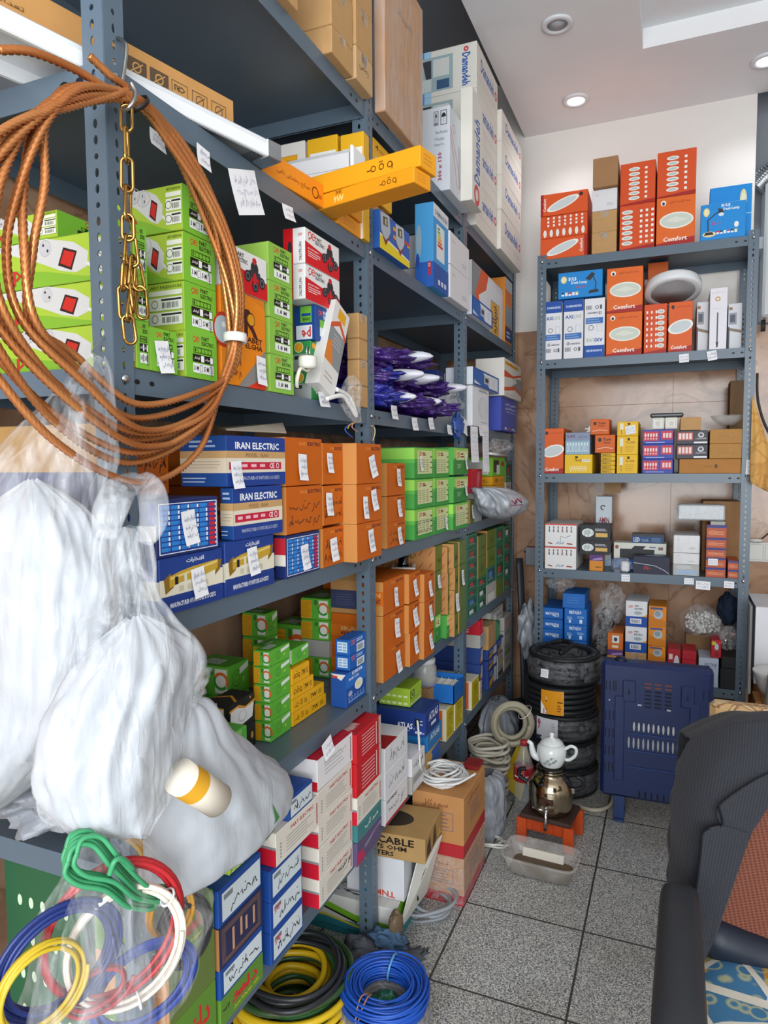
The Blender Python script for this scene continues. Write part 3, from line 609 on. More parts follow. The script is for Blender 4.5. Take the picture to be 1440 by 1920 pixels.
def k_limeled(B, f, o):
    F = f['F']; F.r(.03, .42, .38, .85, '#5f7a2a'); F.ring(.2, .63, .01, .003, '#dff08a'); L = f['L']
    for i in range(5): F.r(.1 + i * .18, .08, .2 + i * .18, .18, '#e4f0c0'); L.r(.08 + i * .18, .1, .2 + i * .18, .22, '#e4f0c0'); L.r(.08 + i * .18, .5, .2 + i * .18, .6, '#e4f0c0')
    for q in (F, L): q.lines(.05, .25, .95, .4, '#8dab2e', 2, 3, .3)
def k_skyblue(B, f, o): F = f['F']; F.r(.08, .3, .92, .94, '#3d78ac'); F.t(.2, .5, .85, .8, 'ATLAS', '#d8e6f2')
def k_kraftblue(B, f, o): F = f['F']; F.poly([(.25, 0), (1, 0), (1, .9), (.45, .8)], '#2c5fb0'); F.poly([(.2, .1), (.35, .0), (.5, .6), (.4, .7)], '#c9a04a')
def k_yellowmag(B, f, o):
    F = f['F']; F.r(.04, .03, .97, .97, '#d6c01e'); F.lines(.15, .1, .85, .9, '#7a6a12', 9, 5, .3); F.hand(.3, .55, .8, .8, '#5a3c10', 6, 2, .002); f['L'].r(0, .04, .93, .96, '#ea6a1c'); f['L'].r(.3, .1, .6, .25, '#2a1a10')
def k_comfort(B, f, o):
    F = f['F']; F.poly([(0, 0), (1, 0), (1, .14), (0, .04)], '#a8201c'); F.e(.52, .5, .44, .17, '#f0eee2'); F.e(.52, .5, .40, .14, '#cdd4c8'); F.poly([(.22, .5), (.5, .58), (.82, .5), (.5, .45)], '#dfe0d2'); F.e(.18, .88, .07, .055, '#f4f2ee'); F.e(.18, .87, .035, .035, '#2a2a2c'); F.t(.3, .85, .88, .91, 'صنعت الکترونیک کامفورت', '#7a2410', False); F.t(.18, .07, .8, .17, 'Comfort', '#f8ece4')
def k_comfortup(B, f, o):
    F = f['F']; F.poly([(0, 0), (1, 0), (1, .12), (0, .03)], '#a8201c'); F.e(.5, .5, .3, .24, '#f0efe8', 24, .5 if f['F'].h < f['F'].w else 1.85); F.e(.5, .5, .24, .2, '#c9d0d2', 24, .5 if f['F'].h < f['F'].w else 1.85); F.e(.17, .9, .07, .04, '#2b2b2d'); F.t(.3, .88, .9, .92, 'الکترونیک کامفورت', '#7a2410', False); F.t(.1, .05, .78, .13, 'Comfort', '#f8ece4')
def k_comfortrot(B, f, o):
    F = f['F']; F.r(0, 0, .06, 1, '#a8201c') if not o.get('flip') else F.r(.94, 0, 1, 1, '#a8201c'); F.e(.48, .5, .36, .22, '#f0efe8', 24, .35); F.e(.48, .5, .30, .17, '#cfd5d6', 24, .35); F.e(.86 if not o.get('flip') else .09, .82 if not o.get('flip') else .1, .04, .09, '#2b2b2d')
    if o.get('flip'): F.t(.84, .2, .91, .85, 'Comfort', '#f8ece4', True, 90)
    else: F.t(.06, .2, .12, .8, 'Comfort', '#f8ece4', True, 90)
def k_comfortlist(B, f, o):
    F = f['F']; n = 7
    if o.get('wide'):
        for i in range(n): F.e(.1 + i * .135, .22, .035, .17, '#eceae0'); [F.r(.15 + i * .12, v, .19 + i * .12, v + .1, '#f4f2ec') for v in (.52, .68, .84)]
    else:
        F.poly([(0, 0), (1, 0), (1, .09), (0, .02)], '#a8201c')
        for i in range(n):
            v = .12 + i * .115; L_ = .22 if not o.get('r') else .74
            F.e(L_ + (0 if o.get('one') is None else .18), v + .03, .16, .045, '#efede4'); F.e(L_ + (0 if o.get('one') is None else .18), v + .03, .11, .025, '#bfc6c2')
            for u in ((.58, .74, .9) if not o.get('r') else (.1, .3, .5)) if o.get('one') is None else (.7,): F.r(u, v, u + .07, v + .055, '#f4f2ec')
def k_desklamp(B, f, o):
    F = f['F']; F.e(.13, .78, .07, .12, '#e8d88a'); F.e(.13, .78, .045, .08, '#f2ecc8'); F.t(.46, .88, .66, .96, 'BULB', '#e8f2fa'); F.t(.5, .76, .86, .86, 'Desk Lamp', '#e8f2fa'); F.t(.25, .4, .47, .5, 'BD-111', '#b04a8a')
    F.stroke([(.18, .2), (.16, .55), (.34, .72), (.46, .78)], '#31343a', .005); F.poly([(.38, .86), (.5, .82), (.52, .66), (.42, .7)], '#3a3c44'); F.e(.46, .68, .06, .05, '#dfe8ee'); F.e(.2, .16, .15, .075, '#f0d9a0'); F.poly([(.08, .14), (.3, .14), (.27, .22), (.12, .22)], '#2b2b30'); F.e(.8, .36, .05, .08, '#f4f4ee')
    for i in range(6): F.r(.36 + i * .08, .14, .42 + i * .08, .19, '#eef2f4'); F.r(.36 + i * .08, .19, .42 + i * .08, .23, ('#d8332e', '#1c1c22', '#e8e8e8', '#c43a36', '#2f3238', '#efe08a')[i])
def k_desklampb(B, f, o):
    F = f['F']; F.e(.13, .72, .07, .14, '#e8d88a'); F.e(.13, .72, .04, .09, '#f2ecc8'); F.t(.24, .66, .42, .8, 'BULB', '#e8f2fa'); F.t(.3, .5, .66, .64, 'Desk Lamp', '#e8f2fa'); F.t(.42, .36, .62, .46, 'BL-105', '#c23a3a'); F.poly([(.62, .7), (.76, .92), (.84, .84), (.72, .6)], '#33353c'); F.stroke([(.78, .8), (.86, .5), (.84, .25)], '#31343a', .005); F.poly([(.68, .12), (.93, .16), (.9, .26), (.72, .24)], '#2b2b30')
    for i in range(5): F.r(.08 + i * .08, .1, .14 + i * .08, .17, '#eef2f4'); F.r(.08 + i * .08, .17, .14 + i * .08, .23, ('#1c1c22', '#e8e8e8', '#d8332e', '#e8e8e8', '#efe08a')[i])
def k_kerman(B, f, o): F = f['F']; F.t(.1, .55, .6, .7, 'Keriman Shop', '#c23a5a'); F.e(.8, .76, .08, .16, '#efe2a0'); F.e(.8, .76, .05, .1, '#f4efd0'); F.r(.55, .5, 1, .52, '#7cc8f2')
def k_axi(B, f, o):
    F = f['F']; a = 1 if o.get('flip') else 0
    def V(v0, v1): return (1 - v1, 1 - v0) if a else (v0, v1)
    def q(u0, v0, u1, v1, c): s = V(v0, v1); F.r(u0, s[0], u1, s[1], c)
    def w(u0, v0, u1, v1, t, c, b=True): s = V(v0, v1); (F.t(1 - u1, s[0], 1 - u0, s[1], t, c, b, 180) if a else F.t(u0, s[0], u1, s[1], t, c, b))
    q(0, .8, 1, 1, '#1b4fa6'); w(.12, .87, .9, .91, 'DAMANDEH', '#c8daf0'); w(.08, .68, .48, .74, 'AXI', '#1b4fa6'); w(.52, .68, .9, .74, 'LINE', '#9aa88e', False)
    F.ring(.33, .5 if not a else .5, F.w * .12, .0035, '#8d8d90'); F.fr(.62, .44, .88, .56, '#a0a0a4', .001); q(.06, .33, .92, .43, '#3b6fb8'); F.lines(.1, V(.34, .42)[0], .9, V(.34, .42)[1], '#7fa4d6', 2, 3); w(.14, .23, .3, .28, 'CE', '#55565c'); w(.34, .235, .85, .265, 'DAMANDEH', '#55565c'); F.bar(.08, V(.12, .19)[0], .38, V(.12, .19)[1], '#5a5a60'); F.ring(.62, sum(V(.12, .19)) / 2, .007, .003, '#5a5a60'); q(.76, .12, .86, .19, '#5a5a60')
def k_led(B, f, o): F = f['F']; F.t(.1, .9, .9, .94, 'Q-LED Shop', '#cdbda6', False); F.ring(.45, .82, F.w * .12, F.w * .07, '#d49a4a'); F.r(.42, .12, .5, .6, '#4a4c54'); F.poly([(.38, .12), (.54, .12), (.5, .03), (.42, .03)], '#3c3e46'); F.r(.2, .665, .72, .67, '#b9b9be')
def k_ledside(B, f, o): F = f['F']; F.r(.08, .55, .62, .8, '#9a9fa8'); F.r(.14, .6, .5, .76, '#5a606c'); F.r(.06, .86, .3, .92, '#a06a3a'); F.r(0, .0, .12, .5, '#4a4d55'); F.poly([(.1, .42), (1, .36), (1, .42), (.1, .48)], '#8a7a66')
def k_turk(B, f, o): F = f['F']; F.e(.24, .72, .09, .12, '#2b2b2d'); F.t(.4, .66, .82, .82, 'Turk', '#3a1a10'); F.lines(.4, .5, .85, .6, '#5a2410', 2, 3); F.stroke([(.1, .22), (.5, .3), (.9, .24)], '#f0c8a8', .003)
def k_yellow(B, f, o): F = f['F']; F.r(.5, .76, .62, .9, '#3a2a08'); F.t(.42, .60, .85, .72, 'TL-033', '#8a4a0c'); F.r(.14, .45, .3, .88, '#e6e2cc'); F.stroke([(.22, .45), (.2, .3), (.24, .2), (.2, .1)], '#5a5a5a', .0025); F.lines(.4, .12, .85, .5, '#b98a14', 4, 6, .25)
def k_yellow6(B, f, o):
    F = f['F']; F.r(.38, .8, .48, .92, '#3a2a08'); F.t(.36, .62, .62, .76, 'TR-033', '#7a4a0c'); F.r(.62, .62, .92, .74, '#ecebe6'); F.stroke([(.64, .66), (.9, .72)], '#333333', .002)
    for i in range(7): F.ring(.22 + i * .09, .3, .006, .002, '#f2efd8'); F.r(.21 + i * .09, .1, .23 + i * .09, .26, '#f2efd8')
def k_jlbox(B, f, o):
    F = f['F']; F.r(0, 0, 1, .62, '#8fb2c4'); F.t(.06, .72, .4, .92, 'JL-806', '#6a4a68'); F.t(.52, .72, .9, .9, 'همیشه روشن', '#5c5c74', False)
    for i in range(8): F.r(.06 + i * .115, .12, .13 + i * .115, .54, '#d6e2e6'); F.r(.085 + i * .115, .18, .105 + i * .115, .4, '#55808f')
def k_flatyellow(B, f, o): F = f['F']; F.lines(.06, .15, .94, .85, '#7a5a0c', 3, 4, .4); F.t(.12, .3, .4, .7, 'YL-302', '#5a400a')
def k_bluered(B, f, o):
    F = f['F']; F.r(.02, .22, .52, .88, '#c8394a'); F.r(.6, .3, .97, .9, '#c8394a')
    for i in range(5): F.e(.09 + i * .09, .62, .03, .14, '#f0d8d8'); F.r(.06 + i * .09, .3, .11 + i * .09, .42, '#e8b8bc')
    for i in range(3): F.r(.66 + i * .1, .42, .73 + i * .1, .75, '#f0d0d0')
    F.lines(.1, .05, .9, .16, '#aab4e4', 1, 3)
def k_darkred(B, f, o):
    F = f['F']; F.r(.04, .3, .52, .86, '#c86a62')
    for i in range(4): F.r(.08 + i * .11, .38, .15 + i * .11, .8, '#f0e0da')
    F.e(.78, .66, .1, .2, '#c9c6cc'); F.e(.78, .68, .05, .1, '#55505a'); F.t(.6, .34, .94, .46, 'الکترونیک', '#d9d6dc'); F.r(.56, .06, .98, .18, '#ece9ee')
def k_kraftlogo(B, f, o): F = f['F']; F.t(.4, .4, .54, .6, 'الکترونیک', '#5a3a1c', False); F.e(.6, .5, .025, .16, '#5a3a1c')
def k_kraftstamp(B, f, o): F = f['F']; F.fr(.28, .3, .75, .75, '#9a6c3c', .001); F.lines(.32, .36, .7, .7, '#9a6c3c', 4, 4, .2)
def k_pliers(B, f, o):
    F = f['F']; F.r(0, .94, 1, 1, '#d8433a')
    for i in range(6): u = .14 + i * .14; F.stroke([(u - .015, .88), (u, .78), (u - .02, .62)], '#5a5458', .003); F.stroke([(u + .015, .88), (u, .78), (u + .02, .62)], '#a04a3a' if i % 2 else '#5a5458', .003)
    F.stroke([(.5, .2), (.5, .46), (.64, .4), (.82, .5)], '#3a3a40', .002) if o.get('s') else F.fr(.3, .3, .7, .5, '#e8d8d4', .001)
    F.t(.34, .1, .6, .22, 'ابزار', '#4a6a9a'); F.stroke([(.1, .16), (.24, .12)], '#a8342c', .006); F.stroke([(.7, .14), (.88, .12)], '#a8342c', .006)
def k_alarm(B, f, o):
    F = f['F']; F.r(0, 0, 1, 1, '#26282c')
    for i in range(9): F.stroke([(i * .12, 0), (i * .12 + .1, 1)], '#34373c', .003)
    F.e(.26, .5, .2, .28, '#e4e8e6'); F.e(.24, .52, .12, .15, '#b8c4c0'); F.r(.52, .24, .92, .5, '#d9b064'); F.lines(.5, .6, .95, .8, '#bcbcc0', 2, 3)
def k_amin(B, f, o): F = f['F']; F.ring(.45, .84, F.w * .13, .006, '#3a3c44', .5, 5); F.t(.2, .62, .84, .7, 'AMIN', '#8a2030'); F.t(.08, .54, .9, .59, 'INDUSTRIES', '#6a2430'); F.r(.38, .36, .6, .4, '#d8c04a'); F.poly([(0, 0), (1, 0), (1, .12), (0, .03)], '#9fc0da')
def k_wide(B, f, o): F = f['F']; F.r(.6, 0, .98, .35, '#5a9a3c'); F.r(.12, .0, .78, .62, '#2c2c30'); F.poly([(.34, .62), (.4, .82), (.62, .82), (.56, .62)], '#26262a'); F.r(.85, .6, .94, .78, '#8a6a60'); F.e(.06, .72, .035, .12, '#a04a40'); F.r(.68, .72, .8, .8, '#6a7aa0')
def k_ledblue(B, f, o): F = f['F']; F.r(0, 0, 1, .72, '#2a4a7a'); F.t(.06, .1, .26, .6, 'LED', '#d4dce8'); F.t(.3, .14, .52, .5, 'Outside', '#a8b8d0', False); F.lines(.62, .1, .95, .6, '#6a82a8', 4, 3); F.r(0, .72, 1, 1, '#3c4048')
def k_twill(B, f, o): F = f['F']; F.poly([(0, 0), (1, 0), (1, .85), (0, .95)], '#2a2c40'); F.stroke([(0, .62), (.3, .55), (.6, .48), (.85, .25), (.99, .05)], '#b8bcc8', .003); F.t(.3, .22, .42, .42, 'Fi', '#b8343c'); F.t(.44, .3, .5, .36, 'lux', '#b8343c'); T = f['T']; T.e(.6, .5, .28, .2, '#8fb2c8')
def k_orangeprint(B, f, o): F = f['F']; F.r(0, 0, .98, .74, '#b8573c'); F.e(.3, .4, .25, .2, '#cf7c58'); F.lines(.45, .2, .92, .55, '#d89a6a', 2, 5); F.r(0, .78, 1, 1, '#3c4284')
def k_orangesmall(B, f, o): F = f['F']; F.r(0, 0, 1, .62, '#d98a2a'); F.poly([(0, .62), (1, .62), (1, 1), (0, 1)], '#5a3a7a'); F.poly([(.3, .75), (.9, .85), (1, .7), (.2, .64)], '#a88ac0'); F.lines(.45, .15, .9, .3, '#6a4a18', 1, 2)
def k_matoldo(B, f, o): F = f['F']; F.t(.16, .34, .82, .62, 'MATOLDO', '#eef3fa'); F.stroke([(.5, .36), (.6, .26), (.82, .3)], '#eef3fa', .003)
def k_matoldob(B, f, o): F = f['F']; F.t(.22, .66, .76, .88, 'MATOLDO', '#eef3fa'); F.lines(.12, .3, .4, .5, '#9ec4ee', 2, 3); F.lines(.58, .4, .9, .55, '#9ec4ee', 2, 5); F.r(.68, .1, .8, .34, '#dfe8f2'); F.r(.2, .1, .3, .3, '#cfdcea')
def k_blueplain(B, f, o): F = f['F']; F.lines(.2, .3, .8, .8, '#4a86cc', 3, 5, .25)
def k_pewhite(B, f, o): F = f['F']; F.r(0, 0, 1, .40, '#1f4fa8'); F.poly([(.6, .40), (1, .40), (1, .5), (.8, .42)], '#e0a02c'); pelogo(F, .1, .66, .36, .9); F.t(.42, .78, .62, .85, 'PART', '#333333'); F.t(.42, .67, .8, .74, 'ELECTRIC', '#333333'); F.e(.58, .54, .18, .07, '#a9b4bc'); F.r(.22, .12, .74, .32, '#e6e9f0'); F.bar(.28, .15, .68, .28, '#333344')
def k_multiplug(B, f, o): F = f['F']; F.poly([(0, .0), (1, .0), (1, .3), (0, .55)], '#cf7b1c'); F.e(.55, .6, .26, .22, '#b8c2c8'); F.e(.52, .64, .17, .14, '#8e9aa2'); F.r(.1, .84, .8, .94, '#4a5a8a')
def k_outletbox(B, f, o): F = f['F']; F.r(.3, .4, .75, .85, '#e9e9e6'); F.e(.52, .62, .12, .12, '#3c4450'); F.r(.3, .12, .7, .26, '#f0dcc0')
def k_redvolt(B, f, o): F = f['F']; F.e(.7, .55, .22, .28, '#d8dade'); F.r(.1, .7, .4, .86, '#f0d0d0'); F.r(.1, .2, .4, .4, '#7a1a24')
def k_redplain(B, f, o): F = f['F']; F.lines(.1, .15, .9, .9, '#a01c2a', 4, 3, .2)
def k_voltage(B, f, o): F = f['F']; F.t(.3, .72, .9, .84, 'VOLTAGE', '#5a6488'); F.t(.3, .62, .9, .69, 'PROTECTOR', '#7a84a4', False); F.r(.02, .42, .34, .66, '#e8e4e2'); F.r(.08, .48, .3, .58, '#6a1a20')
def k_bulbred(B, f, o): L = f['L']; L.lines(.1, .1, .9, .9, '#8a1420', 6, 3, .1); F = f['F']; F.r(.05, .7, .45, .9, '#c8c040'); F.e(.55, .6, .2, .2, '#b9c6cc'); F.r(.45, .36, .65, .46, '#4a4c50'); F.poly([(0, .12), (1, .22), (1, .1), (0, .02)], '#b01c28'); F.r(.4, .08, .75, .3, '#8e1620')
def k_damandeh(B, f, o):
    F = f['F']; F.t(.18, .5, .8, .8, 'Damandeh', '#2c5fae'); F.ring(.9, .62, F.h * .08, F.h * .06, '#d2414a'); F.stroke([(0, .3), (1, .3)], '#b9b4aa', .002)
    L = f['L']
    if o.get('pic'): L.r(0, 0, .42, 1, '#2f93d6'); L.r(.42, 0, .5, 1, '#a9cfe8'); L.r(.28, .1, .74, .86, '#9fb4b8'); L.poly([(.4, .8), (.5, .8), (.5, .4), (.44, .4)], '#3a4148'); L.r(.52, .42, .7, .8, '#d6d8d4'); L.r(.56, .14, .7, .34, '#3c5a80'); L.r(.3, .12, .5, .4, '#c9d4d2'); L.t(.84, .1, .93, .8, 'Damandeh', '#2c5fae', True, 270); L.ring(.885, .88, L.h * .04, L.h * .035, '#d2414a')
def k_damandehv(B, f, o): F = f['F']; F.t(.2, .2, .75, .78, 'Damandeh', '#3a66b0', True, 90); F.ring(.45, .09, F.w * .2, F.w * .12, '#d2414a')
def k_mikado(B, f, o):
    L = f['L']; L.t(.5, .68, .92, .72, 'Flame Retardant', '#3a3c44', False); L.t(.46, .6, .8, .64, 'UV Resistant', '#3a3c44', False); L.t(.46, .53, .8, .57, 'Halogen Free', '#3a3c44', False); L.t(.58, .12, .72, .46, '300 x 130', '#a82c4a', True, 90)
    L.fr(.44, .78, .6, .95, '#2a2c30', .002); L.r(.51, .82, .53, .9, '#2a2c30'); L.poly([(.48, .88), (.56, .88), (.52, .94)], '#2a2c30'); L.r(.47, .795, .57, .81, '#2a2c30'); L.fr(.68, .78, .9, .95, '#2a2c30', .002)
    P = [(.79 + .08 * cos(a), .87 + .05 * sin(a)) for a in [pi * i / 10 for i in range(11)]]; L.poly(P, '#2a2c30'); L.r(.785, .81, .795, .87, '#2a2c30')
    F = f['F']; F.poly([(.4, .12), (.74, .2), (.74, .62), (.4, .66)], '#b4bcc4'); F.poly([(.74, .2), (.82, .22), (.82, .6), (.74, .62)], '#8e98a2'); F.stroke([(.02, .75), (.3, .5), (.5, .2), (.4, .05)], '#c23a54', .004); F.stroke([(.02, .65), (.22, .42), (.36, .12)], '#c23a54', .004); F.ring(.2, .78, .014, .002, '#c23a54'); F.lines(.7, .8, .92, .95, '#9aa0aa', 3, 3); F.t(.62, .03, .95, .12, 'MIKADO', '#a82c4a')
def k_taped(B, f, o):
    F = f['F']; F.fr(.1, .06, .9, .96, '#a98462', .002); F.ring(.5, .5, .035, .002, '#a98462'); F.t(.3, .7, .7, .76, 'شیراز', '#a98462'); F.lines(.2, .12, .8, .3, '#bb9878', 5, 4, .2)
def k_kraftword(B, f, o): F = f['F']; F.t(.2, .42, .75, .7, 'روغنی', '#4a3a2c', False)
def k_barghyel(B, f, o): F = f['F']; F.r(.1, .0, .95, .86, '#ecebe4'); F.r(.2, .4, .48, .8, '#a8aeb2'); F.r(.27, .45, .44, .7, '#4a4d52'); F.t(.56, .62, .9, .78, 'ایکال', '#b8343c')
def k_bargh(B, f, o): F = f['F']; F.r(.22, .68, .75, .88, '#e9a81c'); F.fr(.22, .68, .75, .88, '#a8341c', .001); F.t(.27, .72, .7, .84, 'سیلارو', '#8a3c10'); F.poly([(0, 0), (1, 0), (1, .5), (.5, .64), (0, .52)], '#e06a24')
def k_breaker(B, f, o): F = f['F']; F.r(.1, .25, .78, .72, '#e4e4de'); F.r(.2, .3, .66, .6, '#5c5e60'); F.r(.36, .34, .5, .56, '#2c2d30'); F.t(.08, .84, .26, .92, '4', '#7a4a10'); F.lines(.3, .84, .7, .9, '#a86a14', 2, 3); F.t(.6, .6, .9, .7, 'تابلوی', '#b03a20')
def k_orangeblue(B, f, o): F = f['F']; F.r(0, .82, 1, 1, '#c9cdd0'); F.r(.05, .62, .95, .8, '#d8742a'); F.r(0, .28, 1, .58, '#8e9aa4'); F.r(0, .04, 1, .26, '#2a3f7a'); F.lines(.2, .08, .8, .2, '#d8dde8', 2, 3)
def k_nama(B, f, o): F = f['F']; F.t(.3, .32, .78, .6, 'صنایع روشنایی نامی', '#4a1e08', False); F.ring(.86, .45, F.h * .22, .003, '#4a1e08'); [F.r(.915 + i * .012, .3, .92 + i * .012, .46, '#4a1e08') for i in range(4)]; F.e(.1, .75, .03, .12, '#f2efe8')
def k_blueled(B, f, o):
    L = f['L']; L.r(0, 0, 1, 1, '#4a9ed8'); L.r(0, 0, 1, .3, '#2a5eb4'); F = f['F']; F.r(0, .84, 1, 1, '#dfe3e6'); F.t(.12, .88, .92, .94, 'DAMANDEH', '#5a6a88'); F.r(.2, .36, .72, .78, '#e8ecee'); F.r(0, 0, 1, .3, '#2358a8')
    for i, c in enumerate(('#2d8f46', '#6ab53c', '#c9d02c', '#eab526', '#e07a28', '#d23a2e')): F.r(.28, .72 - i * .04, .4 + i * .04, .75 - i * .04, c)
    for i in range(3): F.r(.3 + i * .2, .06, .42 + i * .2, .12, '#e4e9ee')
    L.e(.78, .26, .09, .05, '#b82a3c'); L.poly([(.72, .24), (.78, .22), (.76, .12), (.7, .14)], '#b82a3c'); L.poly([(.8, .22), (.86, .24), (.9, .14), (.82, .14)], '#b82a3c'); L.fr(.73, .24, .83, .28, '#d8c8a0', .002); L.e(.2, .55, .15, .2, '#93aab8'); L.e(.14, .32, .1, .09, '#26489a')
def k_projector(B, f, o):
    F = f['F']; F.poly([(0, 0), (1, 0), (1, .16), (0, .34)], '#f0d61c'); F.poly([(0, .34), (1, .16), (1, .2), (0, .4)], '#e8e8e8')
    for u in (.18, .66): F.poly([(u - .16, .95), (u + .12, 1), (u + .16, .6), (u, .2), (u - .14, .5)], '#b8c0c8'); F.poly([(u - .14, .45), (u, .15), (u + .15, .5), (u, .3)], '#8a3a34'); F.poly([(u - .08, .88), (u + .06, .92), (u + .07, .68), (u - .07, .66)], '#4c4a38'); F.r(u - .02, .7, u + .03, .86, '#c8c8a0')
    for u, v in ((.42, .72), (.9, .55), (.42, .5)): F.r(u, v, u + .1, v + .1, '#e8a02c')
    F.r(.8, .6, .98, .68, '#c8403c')
def k_whitebox(B, f, o): F = f['F']; F.lines(.6, .2, .9, .34, '#9a9ca4', 2, 3, .3); F.lines(.1, .7, .3, .8, '#c9a8a8', 2, 3, .3)
def k_barghwhite(B, f, o):
    F = f['F']; F.poly([(0, 1), (.28, 1), (.16, .55), (.28, 0), (0, 0)], '#8c8e90'); F.poly([(.28, 1), (.5, 1), (.42, .7), (.2, .52), (.3, 0), (.18, 0), (.1, .5)], '#de6030'); F.r(.58, 0, .86, .62, '#eab030'); F.fr(.58, 0, .86, .62, '#3a4a8a', .003); F.t(.62, .06, .82, .56, 'سیلارو', '#5a3a6a', True, 90); F.t(.44, .02, .54, .42, 'BARGH', '#6a6c72', False, 90)
def k_baraghbox(B, f, o):
    F = f['F']; F.r(.05, .84, .8, .93, '#e9a81c'); F.t(.12, .855, .7, .915, 'سیلارو', '#8a4a10'); F.poly([(0, .5), (.5, .56), (1, .72), (1, .78), (.5, .62), (0, .68)], '#d8582c'); F.poly([(.35, .35), (1, .2), (1, .62), (.5, .56)], '#8c8e90'); F.poly([(.1, .38), (.62, .58), (.72, .48), (.3, .28)], '#dcd8d2'); F.poly([(0, .22), (.6, .36), (1, .2), (1, .14), (.6, .26), (0, .12)], '#d8582c'); F.lines(.1, .05, .6, .1, '#b9b5ae', 1, 2)
def k_blueborder(B, f, o): F = f['F']; F.r(0, 0, 1, 1, '#2450a0'); F.r(.05, .12, .94, .9, '#e2e6ec'); F.poly([(.05, .9), (.36, .9), (.6, .12), (.3, .12), (.05, .3)], '#2f66b0'); F.r(.4, .3, .6, .75, '#c9ccce'); F.r(.44, .4, .56, .65, '#3a3c44'); F.ring(.78, .55, .012, .002, '#5a6a9a')
def k_fan(B, f, o): F = f['F']; F.e(.62, .5, .3, .28, '#d4d6de'); F.e(.68, .5, .22, .26, '#e2e3e8'); F.r(.38, .9, .9, .94, '#a8acb4'); F.t(.4, .93, .8, .97, 'LUXLINE', '#8a8e98', False); F.lines(.5, .1, .9, .16, '#b9bcc2', 1, 2)
def k_greenfan(B, f, o): F = f['F']; F.r(.0, .08, .95, .72, '#5fae3c'); F.r(.05, .2, .85, .6, '#cfd2d4'); F.ring(.5, .4, F.w * .2, .008, '#8d9094'); F.r(0, 0, 1, .08, '#c02a30')
def k_royal(B, f, o): F = f['F']; F.t(.25, .78, .92, .86, 'تابلوی کلید', '#e6e8f4'); F.t(.25, .66, .92, .74, 'مینیاتوری', '#e6e8f4'); F.t(.22, .05, .42, .12, 'R', '#e8e8f0'); F.poly([(.45, .05), (.52, .18), (.6, .05)], '#d03a3a'); F.t(.64, .05, .92, .12, 'AL', '#e8e8f0'); F.lines(.3, .56, .9, .62, '#9aa4dc', 1, 2)
def k_bluesmall(B, f, o): F = f['F']; F.t(.08, .35, .7, .6, 'DAMANDEH', '#c9d8f0'); F.r(.86, .1, .99, .9, '#dfe3e8'); f['L'].t(.1, .35, .8, .6, 'DAMANDEH', '#a9bce0')
def k_ofsmall(B, f, o): F = f['F']; F.r(.2, .3, .45, .75, '#a86a10'); ofmark(F, .6, .3, .95, .7); ofmark(f['L'], .2, .3, .9, .75)
def k_greenoutlet(B, f, o): F = f['F']; F.r(.1, .2, .5, .85, '#4a3428'); F.r(.32, .1, .55, .6, '#e4e6e8'); F.e(.8, .65, .14, .14, '#c83a2c'); L = f['L']; L.r(.2, .1, .9, .85, '#d8dcd2')
def k_redtea(B, f, o): F = f['F']; F.poly([(.4, 0), (.6, 0), (.9, 1), (.5, 1)], '#d8606a'); F.r(0, .9, 1, 1, '#d8303a'); f['L'].t(.2, .15, .8, .85, '1339', '#e8d8d8', True, 90)
def k_blueboxy(B, f, o): F = f['F']; F.poly([(.1, .1), (.6, .3), (.6, .6), (.1, .4)], '#d8a83c'); F.r(.6, .1, .95, .9, '#d6dae0'); F.lines(.1, .6, .55, .9, '#a8b8d8', 2, 3); F.poly([(.05, .05), (.5, .1), (.5, .2), (.05, .15)], '#d86a2c')
def k_mixed(B, f, o): F = f['F']; F.r(.1, .1, .9, .5, o.get('c', '#a8b0b8')); F.lines(.15, .6, .85, .9, o.get('c2', '#6a7280'), 3, 4)
def k_pinkbox(B, f, o): F = f['F']; F.r(0, 0, 1, .3, '#e6e0e4'); F.lines(.1, .5, .9, .85, '#e8c0d4', 2, 3)
def k_tnk(B, f, o): L = f['L']; L.fr(.3, .3, .52, .55, '#b0b4bc', .001); L.ring(.41, .42, .01, .002, '#b0b4bc'); L.t(.5, .04, .85, .18, 'TNK', '#d2523c', True, 180); L.r(.3, .04, .46, .18, '#3a8ac0'); f['T'].t(.2, .1, .8, .3, 'CABLE', '#3a6a4a'); F = f['F']; F.bar(.5, .3, .8, .7, '#333333')
def k_coax(B, f, o):
    L = f['L']; L.t(.37, .60, .88, .90, 'L CABLE', '#1f1a14'); L.t(.46, .36, .80, .56, '75 OHM', '#1f1a14'); L.t(.36, .10, .66, .30, 'METERS', '#1f1a14'); F = f['F']; F.poly([(.1, .15), (.35, .1), (.3, .8), (.12, .6)], '#3a3428'); F.poly([(.45, .1), (.7, .15), (.62, .9), (.5, .7)], '#3a3428'); F.poly([(.75, .1), (.95, .1), (.9, .4)], '#b9b03a'); T = f['T']; P = [(.5 + .33 * cos(2 * pi * i / 28) * .8, .52 + .3 * sin(2 * pi * i / 28)) for i in range(28)]; T.poly(P, '#3a3128')
def k_redstripe(B, f, o):
    for q in (f['F'], f['L']): q.r(0, 0, 1, .22, '#b02a30'); q.fr(.3, .42, .8, .72, '#5a5a80', .002); q.lines(.33, .45, .77, .7, '#7a6a70', 4, 3, .3); q.t(.2, .76, .7, .9, 'سیم و کابل', '#7a3a2a', False)
